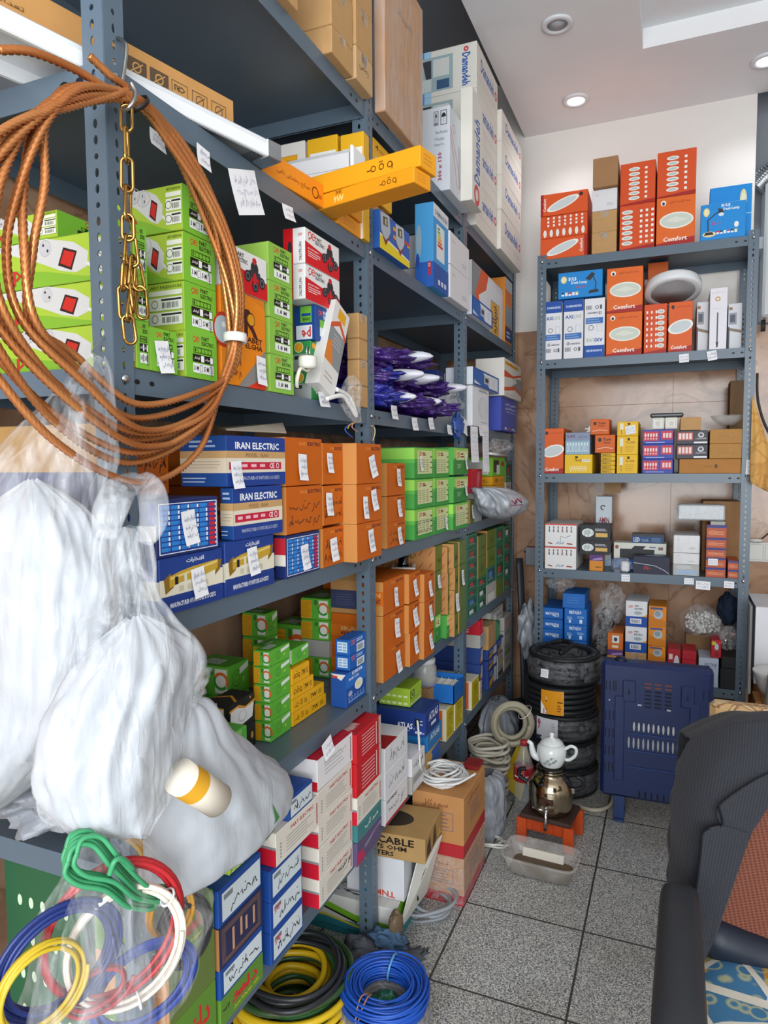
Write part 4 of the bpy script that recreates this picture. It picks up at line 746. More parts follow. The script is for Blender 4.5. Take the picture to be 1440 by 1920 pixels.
def k_wirebox(B, f, o):
    L = f['L']; L.r(0, 0, 1, .38, '#2f8a9a'); L.poly([(0, .38), (.3, .44), (.7, .3), (1, .34), (1, .28), (.7, .24), (.3, .38), (0, .32)], '#d8cf3c'); L.poly([(0, .8), (.6, .42), (1, .38), (1, .56), (.6, .6), (0, .98)], '#78b82c'); L.stroke([(0, .78), (.3, .6), (.62, .4)], '#1c1c1c', .006); L.t(.2, .1, .62, .2, 'سیال و مقاوم این', '#1c2a3a', False)
    F = f['F']; F.poly([(0, 0), (1, 0), (1, .3), (0, .34)], '#2f8a9a'); F.poly([(0, .34), (1, .5), (1, .42), (0, .28)], '#d8cf3c'); F.poly([(0, .4), (.3, .5), (1, 1), (.2, 1), (0, .8)], '#78b82c'); F.e(.6, .62, .12, .2, '#171717'); f['T'].r(0, .1, 1, 1, '#cfd0cc'); f['T'].hand(.1, .3, .6, .7, '#44464c', 9, 1, .004)
def k_printer(B, f, o): F = f['F']; F.t(.5, .62, .8, .8, '1', '#2a3a7a'); F.r(.3, .86, .9, .87, '#3a3a3a'); [F.fr(.55, .1 + i * .12, .7, .19 + i * .12, '#b0b2b8', .0015) for i in range(4)]; F.r(.5, .0, 1, .06, '#2f6ac0'); f['L'].r(0, 0, 1, 1, '#27324e')
def k_floodgreen(B, f, o): F = f['F']; F.poly([(0, 1), (.75, .96), (.6, .62), (.2, .4), (0, .5)], '#8ed06c'); F.r(.45, .45, .95, .6, '#e0701f'); F.r(.45, .1, .95, .24, '#e0701f'); F.e(.3, .3, .2, .12, '#4f9c36')
def k_pinkcream(B, f, o): F = f['F']; F.fr(.1, .1, .9, .9, '#a89a8e', .001); F.lines(.2, .3, .8, .7, '#b0a090', 2, 2)
def k_vinyl(B, f, o): pass

# kind: name, base colour, finish, how it looks
K = {
 'adapter': ('adapter_box', '#ecebea', 'card', 'white and red adapter box'),
 'alarm': ('detector_box', '#2c2e33', 'card', 'black detector box'),
 'amin': ('lamp_box', '#c9d2da', 'card', 'tall pale blue box with open flap'),
 'atlas': ('plug_carton', '#1f3c86', 'card', 'dark blue plug carton'),
 'axi': ('downlight_box', '#e8e8ec', 'card', 'white and blue downlight box'),
 'baraghbox': ('distribution_box_carton', '#e2ddd4', 'card', 'white carton with a grey wave'),
 'bargh': ('distribution_box_carton', '#e6e0d8', 'card', 'white and orange carton'),
 'barghwhite': ('distribution_box_carton', '#e4e4e6', 'card', 'white carton with orange stripes'),
 'barghyel': ('distribution_box_carton', '#e8b01e', 'card', 'yellow distribution-box carton'),
 'blueborder': ('distribution_box_carton', '#dfe3ea', 'card', 'blue-bordered white box'),
 'blueboxy': ('breaker_box', '#2a4488', 'card', 'blue-yellow box'),
 'bluelabel': ('switch_carton', '#1f4a98', 'card', 'blue carton with handwritten label'),
 'blueled': ('lamp_box', '#3a9ada', 'card', 'tall bright blue lamp carton'),
 'blueplain': ('switch_box', '#1f6cc0', 'card', 'plain blue box'),
 'bluered': ('driver_box', '#3a4aa8', 'card', 'blue red-panelled box'),
 'bluesmall': ('switch_box', '#1f3c8c', 'card', 'dark blue small carton'),
 'bluetwin': ('switch_box', '#1f62b8', 'card', 'small blue switch box'),
 'breaker': ('distribution_box_carton', '#f0b020', 'card', 'tall yellow distribution-box carton'),
 'bulbgreen': ('bulb_box', '#63b83c', 'card', 'green bulb box'),
 'bulbred': ('bulb_box', '#b81c2c', 'card', 'red and white bulb box'),
 'comfort': ('ceiling_lamp_box', '#e86a1e', 'card', 'orange oval-lamp carton'),
 'comfortlist': ('ceiling_lamp_box', '#dc521e', 'card', 'lamp-list orange carton'),
 'comfortrot': ('ceiling_lamp_box', '#e2581e', 'card', 'orange long-lamp carton'),
 'comfortup': ('ceiling_lamp_box', '#e2601e', 'card', 'orange carton with a slanted lamp'),
 'cord': ('extension_cord_box', '#a2cc58', 'card', 'lime extension-cord box'),
 'cream': ('socket_carton', '#e6ded2', 'card', 'cream switch carton'),
 'damandeh': ('panel_carton', '#e6e2d8', 'card', 'cream fan carton'),
 'damandehv': ('panel_carton', '#e6e2d8', 'card', 'upright cream carton'),
 'darkbox': ('radio_box', '#1f2124', 'card', 'black carton'),
 'darkred': ('driver_box', '#46434c', 'card', 'charcoal box with red panel'),
 'deland': ('breaker_carton', '#6b7d32', 'card', 'olive-fronted brown carton'),
 'delanddark': ('breaker_carton', '#2f5f40', 'card', 'dark green dotted carton'),
 'delandplain': ('breaker_carton', '#66793a', 'card', 'olive carton'),
 'delandred': ('breaker_carton', '#5f8a2e', 'card', 'dark green carton with red lettering'),
 'desklamp': ('desk_lamp_box', '#1a8fdc', 'card', 'bright blue desk-lamp box'),
 'desklampb': ('desk_lamp_box', '#1a8ad6', 'card', 'bright blue desk-lamp box'),
 'fan': ('fan_box', '#e9ebef', 'card', 'white fan carton'),
 'flatyellow': ('tester_box', '#e8b81c', 'card', 'thin yellow box'),
 'floodgreen': ('floodlight_box', '#5cb44a', 'card', 'green floodlight box'),
 'fourway': ('socket_box', '#2f8f45', 'card', 'green and grey socket carton'),
 'greenfan': ('fan_box', '#e6eae4', 'card', 'green and white carton'),
 'greenoutlet': ('socket_box', '#7cc03a', 'card', 'lime socket carton'),
 'iran': ('switch_carton', '#1f4a90', 'card', 'blue and tan switch carton'),
 'irangold': ('switch_carton', '#20408e', 'card', 'navy gold-ribbon carton'),
 'irangrid': ('switch_carton', '#1b2c66', 'card', 'navy carton with a blue grid'),
 'jlbox': ('screwdriver_box', '#8a94ac', 'card', 'grey screwdriver display box'),
 'kerman': ('desk_lamp_box', '#1a92e0', 'card', 'bright blue flat box'),
 'kraft': ('cardboard_box', '#c49a68', 'kraft', 'plain brown carton'),
 'kraftblue': ('cardboard_box', '#c09a64', 'kraft', 'brown and blue carton'),
 'kraftd': ('cardboard_box', '#a9805a', 'kraft', 'plain brown carton'),
 'kraftlogo': ('cardboard_box', '#b98148', 'kraft', 'long brown carton'),
 'kraftstamp': ('cardboard_box', '#bd8c52', 'kraft', 'brown stamped carton'),
 'kraftword': ('cardboard_box', '#cba679', 'kraft', 'worded brown carton'),
 'led': ('floor_lamp_box', '#e9e6ee', 'card', 'tall white lamp box'),
 'ledblue': ('floodlight_box', '#33405c', 'card', 'dark blue lamp box'),
 'ledside': ('lamp_box', '#dcdde2', 'card', 'pale room-picture lamp box'),
 'limeled': ('bulb_box', '#a9cc3c', 'card', 'lime patterned box'),
 'lumen': ('switch_carton', '#2c2d52', 'card', 'navy copper-lined carton'),
 'matoldo': ('switch_box', '#1663b8', 'card', 'blue switch box'),
 'matoldob': ('switch_box', '#1a6cc2', 'card', 'blue switch box with icons'),
 'mikado': ('junction_box_carton', '#d9dde4', 'card', 'tall grey-white carton with umbrella mark'),
 'mixed': ('device_box', '#b4b2ac', 'card', 'small pale device box'),
 'moby': ('lamp_box', '#1f52a4', 'card', 'blue lamp carton'),
 'multiplug': ('multi_plug_box', '#e28a24', 'card', 'orange plug box'),
 'ofogh': ('bulb_box', '#f2b414', 'card', 'yellow bulb box'),
 'ofsmall': ('bulb_box', '#f0a81a', 'card', 'yellow bulb box'),
 'orange': ('socket_carton', '#cc6414', 'card', 'orange switch carton'),
 'orangeblue': ('distribution_box_carton', '#d98530', 'card', 'tall orange and blue carton'),
 'orangeprint': ('bulb_box', '#c4643c', 'card', 'orange and violet bulb box'),
 'orangesmall': ('bulb_box', '#d8862a', 'card', 'small orange and violet box'),
 'outletbox': ('socket_box', '#d9722a', 'card', 'orange socket box'),
 'pars': ('lamp_box', '#232325', 'card', 'black and white lamp box'),
 'parsflat': ('lamp_box', '#1c1d1e', 'card', 'flat black lamp box'),
 'pegreen': ('socket_carton', '#4fa84c', 'card', 'green switch carton'),
 'pegreenb': ('socket_carton', '#4fa84c', 'card', 'green carton with short label'),
 'pewhite': ('switch_box', '#e4e6ea', 'card', 'white and blue switch box'),
 'pinkbox': ('lamp_box', '#c86a96', 'card', 'pink carton'),
 'pinkcream': ('device_box', '#d9c4ae', 'card', 'cream box'),
 'pliers': ('pliers_box', '#ecebea', 'card', 'white pliers box'),
 'projector': ('floodlight_box', '#2f62b4', 'card', 'blue and yellow floodlight box'),
 'rabet': ('extension_cord_box', '#e8821a', 'card', 'tall orange carton'),
 'redbox': ('bulb_carton', '#c81c26', 'card', 'red carton'),
 'redplain': ('bulb_box', '#bc2232', 'card', 'small red box'),
 'redtea': ('socket_box', '#c41c30', 'card', 'red carton'),
 'redtop': ('floodlight_box', '#ece9ea', 'card', 'red-lidded white carton'),
 'redvolt': ('protector_box', '#b82430', 'card', 'red protector box'),
 'relay': ('relay_box', '#3d7a58', 'card', 'dark green device box'),
 'royal': ('distribution_box_carton', '#3f4fae', 'card', 'violet-blue carton'),
 'shahab': ('multi_plug_box', '#17468f', 'card', 'blue multi-plug carton'),
 'skyblue': ('plug_carton', '#2478bc', 'card', 'sky blue carton'),
 'strip': ('power_strip_box', '#a3bf3c', 'card', 'lime power-strip box'),
 'taped': ('cardboard_box', '#c79a74', 'kraft', 'tall film-wrapped brown carton'),
 'teal': ('socket_carton', '#3f7f82', 'card', 'teal carton'),
 'torn': ('cardboard_box', '#5f5478', 'card', 'torn purple carton'),
 'turk': ('bulb_box', '#d9641e', 'card', 'orange cube box'),
 'twill': ('heater_box', '#2c2d44', 'card', 'dark box with a white swoosh'),
 'voltage': ('protector_box', '#c2cadc', 'card', 'pale blue protector box'),
 'whitebox': ('lamp_box', '#e6e4e6', 'card', 'plain white carton'),
 'whitehand': ('switch_carton', '#e6e6ea', 'card', 'white handwritten carton'),
 'wide': ('floodlight_box', '#dcdcd2', 'card', 'wide floodlight box'),
 'yellow': ('tester_box', '#eebc1a', 'card', 'yellow box'),
 'yellow6': ('tester_box', '#eec01e', 'card', 'wide yellow box'),
 'yellowmag': ('cable_tie_box', '#e8e2c8', 'card', 'yellow-faced upright box'),
}
# stacks: place phrase, then one row per carton: kind, own look, front-centre x, y, base z, turn, width, depth, height, print options, price notes
STACKS = [
 ('in the lime stack behind the gold chain', [
  ('strip',0,-.82,.914,1.661,90.1,.029,.383,.078),
  ('strip',0,-.82,.914,1.74,90.2,.029,.383,.072),
  ('strip',0,-.82,.914,1.813,90.2,.029,.383,.08),
 ]),
 ('lying on top of the lime stack behind the gold chain', [
  ('strip',0,-.99,1.011,1.895,90.4,.217,.213,.046),
 ]),
 ('standing alone just right of the gold chain', [
  ('strip',0,-.82,.965,1.661,90.2,.068,.38,.073,{},[(.36,.72,.035,.055,-8)]),
 ]),
 ('in the lime stack of four right of the gold chain', [
  ('strip',0,-.82,1.069,1.661,90.3,.092,.383,.083),
  ('strip',0,-.82,1.069,1.744,89.6,.092,.383,.088),
  ('strip',0,-.82,1.069,1.833,90,.092,.169,.086),
  ('strip',0,-.82,1.069,1.921,90.4,.092,.169,.081),
 ]),
 ('standing inside the copper coil', [
  ('rabet',0,-.82,1.209,1.661,90.1,.157,.2,.189,{},[(.86,.36,.035,.06,4)]),
 ]),
 ('on the tall orange carton', [
  ('adapter',0,-.82,1.219,1.852,90.3,.16,.16,.086),
 ]),
 ('in the narrow lime stack beside the tall orange carton', [
  ('cord',0,-.82,1.355,1.661,89.7,.098,.3,.082),
  ('cord',0,-.82,1.355,1.744,90,.098,.3,.078),
  ('cord',0,-.82,1.355,1.823,89.8,.098,.3,.078),
  ('cord',0,-.82,1.355,1.902,90,.098,.3,.081),
 ]),
 ('below the blue multi-plug carton', [
  ('fourway',0,-.83,1.547,1.661,90.1,.08,.051,.068),
  ('fourway',0,-.83,1.547,1.73,89.6,.08,.051,.074),
 ]),
 ('under the two white and red adapter boxes', [
  ('shahab',0,-.82,1.567,1.806,89.8,.102,.061,.085,{},[(.55,.62,.03,.05,-6)]),
 ]),
 ('in the pair stacked on the blue multi-plug carton', [
  ('adapter',0,-.815,1.549,1.893,89.8,.181,.059,.082),
  ('adapter',0,-.815,1.549,1.976,90.3,.181,.059,.083),
 ]),
 ('in the brown stack beside the middle post', [
  ('kraft',0,-.817,1.789,1.661,90.2,.06,.037,.059),
  ('kraft',0,-.817,1.789,1.721,89.7,.06,.037,.071),
  ('kraft',0,-.817,1.789,1.793,90.2,.06,.037,.057),
  ('kraft',0,-.817,1.789,1.851,89.7,.06,.037,.069),
 ]),
 ('at the near end below the grid carton', [
  ('irangold',0,-.815,1.021,1.238,90.1,.181,.36,.101,{},[(.55,.72,.038,.055,-5)]),
 ]),
 ('between the other gold-ribbon carton and a small grid carton', [
  ('irangold',0,-.815,1.209,1.238,89.7,.179,.34,.11,{},[(.5,.82,.036,.058,-5)]),
 ]),
 ('beside the orange stacks, low on the shelf', [
  ('irangrid','small navy grid carton with a red side',-.815,1.43,1.238,89.6,.161,.03,.099,{'red':1},[(.5,.72,.035,.06,-5)]),
 ]),
 ('on the nearest gold-ribbon carton', [
  ('irangrid',0,-.812,1.01,1.34,90.3,.176,.36,.101,{},[(.46,.78,.038,.062,-6)]),
 ]),
 ('under the same kind, beside the nearest orange stack', [
  ('iran',0,-.812,1.239,1.349,89.8,.185,.031,.106),
 ]),
 ('on another of its kind below the loose grey lid', [
  ('iran',0,-.812,1.238,1.457,89.8,.218,.114,.102,{},[(.12,.5,.036,.055,-3)]),
 ]),
 ('in the orange pair resting on the small navy grid carton', [
  ('orange',0,-.815,1.442,1.339,90.4,.179,.34,.11,{'hs':3},[]),
  ('orange',0,-.815,1.442,1.451,90.3,.179,.34,.112,{'hs':0},[(.42,.66,.04,.062,3)]),
 ]),
 ('in the second orange stack from the blue cartons', [
  ('orange',0,-.815,1.588,1.238,89.8,.119,.34,.1,{'hs':5},[(.45,.72,.038,.06,-4)]),
  ('orange',0,-.815,1.59,1.345,90.4,.115,.34,.101,{'hs':4},[(.25,.82,.035,.058,3)]),
  ('orange',0,-.815,1.59,1.449,90,.115,.34,.105,{'hs':0},[(.3,.76,.03,.05,3)]),
 ]),
 ('in the third orange stack, by the middle post', [
  ('orange',0,-.776,1.733,1.238,90.1,.168,.36,.102,{'hs':0},[(.5,.8,.035,.062,-4)]),
  ('orange',0,-.776,1.733,1.341,89.8,.168,.36,.105,{'hs':0},[(.3,.68,.03,.06,3),(.62,.84,.035,.058,-8)]),
  ('orange',0,-.776,1.733,1.447,90.4,.168,.36,.109,{'hs':0},[(.55,.7,.04,.06,-14)]),
 ]),
 ('behind the copper coil left of the blue and tan cartons', [
  ('orange','shaded orange carton',-.95,1.065,1.443,90,.115,.25,.105,{'hs':8},[]),
 ]),
 ('in the green stack of five by the yellow boxes', [
  ('bulbgreen',0,-.898,1.45,.821,90.2,.099,.044,.05),
  ('bulbgreen',0,-.898,1.45,.872,90.4,.099,.044,.046),
  ('bulbgreen',0,-.898,1.45,.919,90.3,.099,.044,.045),
  ('bulbgreen',0,-.898,1.45,.965,89.8,.099,.044,.043),
  ('bulbgreen',0,-.898,1.45,1.009,89.9,.099,.044,.039),
 ]),
 ('in the yellow stack beside five green bulb boxes', [
  ('ofogh',0,-.898,1.6,.821,89.7,.185,.12,.034),
  ('ofogh',0,-.898,1.594,.856,89.7,.174,.12,.035),
  ('ofogh',0,-.898,1.564,.892,89.7,.115,.12,.038),
  ('ofogh',0,-.898,1.553,.931,89.8,.092,.12,.043),
 ]),
 ('lying on the yellow stack behind the five', [
  ('bulbgreen',0,-.908,1.571,.977,90.1,.088,.12,.043),
 ]),
 ('flat on the second shelf below the black and white box', [
  ('parsflat',0,-.928,1.331,.821,89.6,.103,.151,.059),
 ]),
 ('on the flat black lamp box', [
  ('pars',0,-.928,1.329,.882,90.1,.102,.067,.07),
 ]),
 ('in the pair peeping past the white bag on the shelf edge', [
  ('floodgreen',0,-.85,1.197,.821,89.9,.072,.2,.039),
  ('floodgreen',0,-.85,1.197,.861,89.8,.072,.2,.073),
 ]),
 ('in the shaded pair behind the black and white lamp box', [
  ('bulbgreen',0,-1.04,1.476,.821,90.3,.096,.115,.084),
  ('bulbgreen',0,-1.04,1.476,.906,90,.096,.115,.079),
 ]),
 ('in the back stack against the wall above the five', [
  ('bulbgreen',0,-1.12,1.766,.821,89.9,.067,.083,.079),
  ('bulbgreen',0,-1.12,1.766,.901,90,.067,.083,.079),
  ('bulbgreen',0,-1.12,1.766,.981,90.2,.067,.083,.074),
 ]),
 ('in the dim pair at the near end under the gold-ribbon carton', [
  ('bulbgreen',0,-1.08,1.345,.821,89.6,.039,.123,.074),
  ('bulbgreen',0,-1.08,1.345,.896,90.4,.039,.123,.069),
 ]),
 ('in the green stack behind the blue switch boxes', [
  ('bulbgreen',0,-1,1.98,.821,89.6,.145,.099,.064),
  ('mixed','pale flat box',-1,1.98,.886,90.2,.145,.099,.054),
  ('bulbgreen',0,-1,1.98,.941,90.3,.145,.099,.064),
  ('bulbgreen',0,-1,1.98,1.006,89.6,.145,.099,.069),
 ]),
 ('flat in the gap between the back green stacks', [
  ('bulbgreen',0,-1.1,1.974,.821,90.2,.118,.103,.159),
 ]),
 ('below two small blue switch boxes by the middle post', [
  ('moby',0,-.83,1.75,.821,89.9,.134,.048,.097),
 ]),
 ('in the pair on the blue lamp carton', [
  ('bluetwin',0,-.83,1.763,.92,90.1,.112,.044,.042),
  ('bluetwin',0,-.83,1.763,.963,89.6,.112,.044,.045),
 ]),
 ('in the green stack behind the clear wire bag', [
  ('delandred',0,-.805,.979,.391,89.6,.132,.17,.109),
  ('delandplain',0,-.805,.979,.501,89.7,.132,.17,.104),
  ('delandred',0,-.805,.979,.606,90.4,.132,.17,.077),
 ]),
 ('in the nearest floor-side stack under the white bag', [
  ('delandred',0,-.8,1.127,.391,89.8,.152,.4,.058),
  ('bluelabel',0,-.8,1.127,.449,90.2,.152,.4,.06,{'s':3},[]),
  ('lumen',0,-.8,1.127,.511,90.3,.152,.4,.085),
  ('bluelabel',0,-.8,1.127,.597,90.4,.152,.4,.076,{'s':7},[]),
 ]),
 ('on the nearest stack under the white bag', [
  ('limeled','flat light green box',-.81,1.149,.674,89.9,.092,.2,.027),
 ]),
 ('in the second floor-side stack, under a cream carton', [
  ('bluelabel',0,-.8,1.305,.391,89.9,.141,.36,.073,{'pe':1,'s':5},[]),
  ('bluelabel',0,-.8,1.305,.465,90,.141,.36,.071,{'pe':1,'s':6},[]),
  ('bluelabel',0,-.8,1.305,.537,90.2,.141,.36,.071,{'s':9},[]),
 ]),
 ('at the white bag corner, on the blue handwritten cartons', [
  ('cream',0,-.794,1.352,.61,89.7,.197,.36,.077),
 ]),
 ('open-topped, above the first cream carton by the bag', [
  ('bluelabel',0,-.794,1.365,.688,90.2,.114,.26,.052,{'s':12},[]),
 ]),
 ('in the third floor-side stack with the white price card', [
  ('cream',0,-.796,1.548,.391,90.2,.196,.34,.074,{'s':1,'hand':3},[]),
  ('cream',0,-.796,1.548,.466,90.3,.196,.34,.079,{'s':2},[]),
  ('cream',0,-.796,1.549,.547,89.6,.195,.34,.071,{'s':3},[]),
  ('cream',0,-.796,1.548,.619,90.4,.196,.34,.072,{'s':5},[]),
  ('redtop',0,-.796,1.55,.693,89.7,.199,.34,.08),
 ]),
 ('in the stack in front of the middle post', [
  ('torn',0,-.784,1.734,.391,89.9,.171,.3,.066),
  ('teal',0,-.784,1.735,.458,90.1,.17,.3,.049),
  ('cream',0,-.784,1.735,.508,90.3,.17,.3,.077,{'s':4},[]),
  ('redbox',0,-.784,1.735,.586,89.9,.17,.3,.094),
  ('redbox',0,-.784,1.735,.681,90.3,.17,.3,.083),
 ]),
 ('in the narrow orange stack right of the middle post', [
  ('orange',0,-.815,2.027,1.238,90,.154,.25,.08,{'hs':6},[(.62,.75,.03,.055,-4)]),
  ('orange',0,-.815,2.027,1.318,89.8,.154,.25,.081,{'hs':0},[(.6,.85,.028,.055,-3)]),
  ('orange',0,-.815,2.027,1.401,89.9,.154,.25,.102,{'hs':0},[(.6,.82,.03,.055,5)]),
 ]),
 ('in the first column of the green three-by-three block', [
  ('pegreen',0,-.815,2.291,1.238,89.7,.191,.32,.107,{'hs':4},[]),
  ('pegreen',0,-.815,2.291,1.346,89.7,.191,.32,.102,{'hs':0},[]),
  ('pegreen',0,-.815,2.291,1.45,89.7,.191,.32,.107,{'hs':0},[(.3,.72,.022,.05,2)]),
 ]),
 ('in the middle column of the green three-by-three block', [
  ('pegreen',0,-.815,2.492,1.238,90.2,.178,.32,.105,{},[(.75,.55,.022,.05,3)]),
  ('pegreen',0,-.815,2.492,1.344,90.4,.178,.32,.105),
  ('pegreen',0,-.815,2.492,1.45,89.7,.178,.32,.108),
 ]),
 ('in the last column of the green three-by-three block', [
  ('pegreen',0,-.797,2.686,1.238,89.6,.207,.32,.105),
  ('pegreenb',0,-.797,2.686,1.346,90.4,.207,.32,.103,{},[(.8,.7,.025,.05,4)]),
  ('pegreenb',0,-.797,2.686,1.456,90,.207,.32,.108,{},[(.78,.75,.022,.06,-3)]),
 ]),
 ('in the first orange stack right of the middle post', [
  ('orange',0,-.82,2.018,.821,89.9,.184,.18,.102,{'hs':0},[(.62,.72,.035,.07,-7)]),
  ('orange',0,-.82,2.016,.923,89.8,.181,.18,.107,{'hs':0},[(.6,.75,.04,.06,5)]),
  ('orange',0,-.82,2.018,1.032,90.1,.184,.18,.105,{'hs':0,'navy':1},[(.55,.7,.03,.06,5)]),
 ]),
 ('in the second orange stack below the white pen note', [
  ('orange',0,-.805,2.163,.821,90.3,.091,.32,.112,{'hs':0},[(.5,.85,.03,.06,-4)]),
  ('orange',0,-.805,2.159,.934,90,.102,.32,.097,{'hs':0},[(.5,.8,.04,.06,-8)]),
  ('orange',0,-.805,2.165,1.035,89.9,.108,.32,.1,{'hs':0},[(.45,.75,.03,.055,-8)]),
 ]),
 ('in the third orange stack beside the olive cartons', [
  ('orange',0,-.79,2.27,.821,89.6,.107,.32,.098,{'hs':0},[(.55,.8,.028,.055,-8)]),
  ('orange',0,-.79,2.271,.919,90.3,.103,.32,.101,{'hs':0},[(.55,.82,.03,.055,-4)]),
  ('orange',0,-.79,2.272,1.021,89.6,.102,.32,.098,{'hs':0},[(.5,.7,.028,.055,-4)]),
 ]),
 ('in the first olive stack beside the orange cartons', [
  ('pegreenb','small green and red carton',-.825,2.472,.821,90,.064,.378,.103),
  ('delandplain',0,-.825,2.482,.925,90.3,.083,.378,.094),
  ('delandplain',0,-.825,2.476,1.02,89.7,.072,.378,.072,{},[(.5,.8,.03,.05,3)]),
  ('deland',0,-.825,2.484,1.094,90.2,.087,.378,.096,{'s':2,'big':1},[]),
 ]),
 ('in the narrow stack between the two olive blocks', [
  ('pegreenb','small lime carton',-.805,2.538,.821,90.4,.038,.36,.09),
  ('deland',0,-.805,2.546,.912,90.1,.022,.36,.164,{'s':3},[]),
  ('deland',0,-.805,2.538,1.077,90.2,.018,.36,.101,{'s':4},[]),
 ]),
 ('in the left column of the far olive block', [
  ('deland',0,-.785,2.584,.821,89.7,.053,.36,.089),
  ('deland',0,-.785,2.584,.911,89.9,.053,.36,.093,{},[(.5,.85,.04,.07,2)]),
  ('deland',0,-.785,2.587,1.005,89.7,.046,.36,.088),
  ('deland',0,-.785,2.579,1.094,90.3,.063,.36,.094),
 ]),
 ('in the right column of the far olive block', [
  ('delandplain',0,-.782,2.66,.821,89.8,.096,.36,.089),
  ('delandplain',0,-.782,2.66,.911,90,.096,.36,.093),
  ('delandplain',0,-.782,2.66,1.004,90.4,.096,.36,.092,{},[(.4,.75,.03,.06,4)]),
  ('delandplain',0,-.782,2.66,1.098,90.3,.096,.36,.092),
 ]),
 ('at the bottom of the plug-carton stack', [
  ('kraftblue',0,-.8,2.334,.391,90.4,.182,.26,.074),
 ]),
 ('between brown-blue and dark blue plug cartons', [
  ('skyblue',0,-.795,2.344,.467,90,.159,.3,.069),
 ]),
 ('by the middle post topped with a lime box', [
  ('atlas',0,-.79,2.305,.538,90,.155,.199,.087),
 ]),
 ('on the dark blue plug carton', [
  ('limeled',0,-.86,2.322,.627,90.2,.124,.121,.067),
 ]),
 ('in the upright pair under the blue tray', [
  ('yellowmag',0,-.82,2.612,.391,90,.106,.22,.131),
 ]),
 ('standing under the blue tray beside the far post', [
  ('yellowmag',0,-.82,2.736,.391,89.8,.116,.22,.139),
 ]),
 ('in the back stack behind the glass jar', [
  ('whitebox',0,-1,3.324,.391,89.9,.164,.2,.109),
  ('pinkbox',0,-1,3.324,.501,89.7,.164,.2,.079),
  ('whitebox',0,-1,3.324,.581,89.9,.164,.2,.069),
  ('whitebox',0,-1,3.324,.651,90.4,.164,.2,.079),
 ]),
 ('in the white stack just right of the middle post', [
  ('whitehand',0,-.795,1.97,.391,90.4,.193,.3,.082,{'s':3,'redbase':1},[]),
  ('whitehand',0,-.795,1.97,.474,90.1,.193,.3,.082,{'s':4},[]),
  ('whitehand',0,-.795,1.97,.556,90,.193,.3,.08,{'s':5,'red':1},[]),
 ]),
 ('beside the white handwritten stack', [
  ('mixed','plain pale carton',-.79,2.157,.391,89.9,.128,.24,.059,{'c':'#d8d8dc'},[]),
  ('whitehand',0,-.79,2.157,.451,89.7,.128,.24,.063,{'s':8},[]),
 ]),
 ('in the first brown pair on the top shelf, left end', [
  ('kraft',0,-.8,1.381,2.513,89.8,.069,.3,.072),
  ('kraft',0,-.8,1.381,2.586,90.2,.069,.3,.087),
 ]),
 ('in the second brown stack on the top shelf', [
  ('kraft',0,-.8,1.64,2.513,90.3,.121,.3,.065),
  ('kraft',0,-.8,1.64,2.579,89.9,.121,.3,.117),
  ('kraft',0,-.8,1.64,2.697,90.2,.121,.3,.124),
 ]),
 ('in the third brown stack by the tall wrapped carton', [
  ('kraftword',0,-.794,1.762,2.513,90.2,.11,.22,.085),
  ('kraft',0,-.794,1.762,2.599,90.2,.11,.22,.114),
  ('kraft',0,-.794,1.762,2.714,90.1,.11,.22,.123),
 ]),
 ('on the top shelf above the middle bay', [
  ('taped',0,-.79,2.055,2.513,90.2,.325,.033,.461),
 ]),
 ('on the top shelf past the wrapped carton', [
  ('mikado',0,-.79,2.641,2.513,89.9,.258,.11,.302),
 ]),
 ('leaning by the tall grey-white carton on the top shelf', [
  ('damandehv',0,-.741,2.717,2.513,90.2,.153,.048,.421),
 ]),
 ('in the first fan-carton column on the top shelf', [
  ('damandeh',0,-.8,3.1,2.513,89.8,.369,.4,.185),
  ('damandeh',0,-.8,3.1,2.699,90,.369,.4,.183),
  ('damandeh',0,-.8,3.1,2.883,90.2,.369,.4,.188,{'pic':1},[]),
  ('damandeh',0,-.8,3.1,3.072,90.2,.369,.4,.188,{'pic':1},[]),
 ]),
 ('in the second fan-carton column, nearest the back wall', [
  ('damandeh',0,-.78,3.51,2.513,89.8,.452,.4,.182),
  ('damandeh',0,-.78,3.51,2.696,90.4,.452,.4,.156),
  ('damandeh',0,-.78,3.51,2.853,90.1,.452,.4,.154),
  ('damandeh',0,-.78,3.51,3.008,90.1,.452,.4,.141),
 ]),
 ('under the tall yellow box right of the middle post', [
  ('kraft',0,-.85,2.022,2.126,89.6,.149,.08,.157),
 ]),
 ('standing right of the middle post top', [
  ('breaker',0,-.84,1.995,2.286,90,.141,.06,.177),
 ]),
 ('behind the white batten, left end', [
  ('barghyel','yellow distribution-box carton',-1.14,1.785,2.126,0,.075,.038,.279),
 ]),
 ('behind the white batten between two yellow cartons', [
  ('bargh','white and orange carton',-1.043,1.785,2.126,0,.099,.038,.298),
 ]),
 ('behind the white batten, second from the middle post', [
  ('barghyel','yellow distribution-box carton',-.938,1.785,2.126,0,.096,.038,.296),
 ]),
 ('behind the white batten, half hidden by the middle post', [
  ('barghyel','yellow distribution-box carton',-.845,1.785,2.126,0,.071,.038,.289),
 ]),
 ('on the fifth shelf right of the middle post', [
  ('projector',0,-.8,1.994,2.126,89.8,.24,.049,.109),
 ]),
 ('beside the floodlight box on the fifth shelf', [
  ('blueled',0,-.8,2.439,2.126,90.1,.175,.068,.29),
 ]),
 ('in the white pair by the far post on the fifth shelf', [
  ('whitebox',0,-.794,2.659,2.126,90,.259,.22,.123),
  ('whitebox',0,-.794,2.657,2.25,90.3,.261,.22,.121),
 ]),
 ('at the far end of the fifth shelf', [
  ('barghwhite',0,-.835,3.266,2.126,90.1,.588,.1,.261),
 ]),
 ('lying in clear wrap on the fifth shelf', [
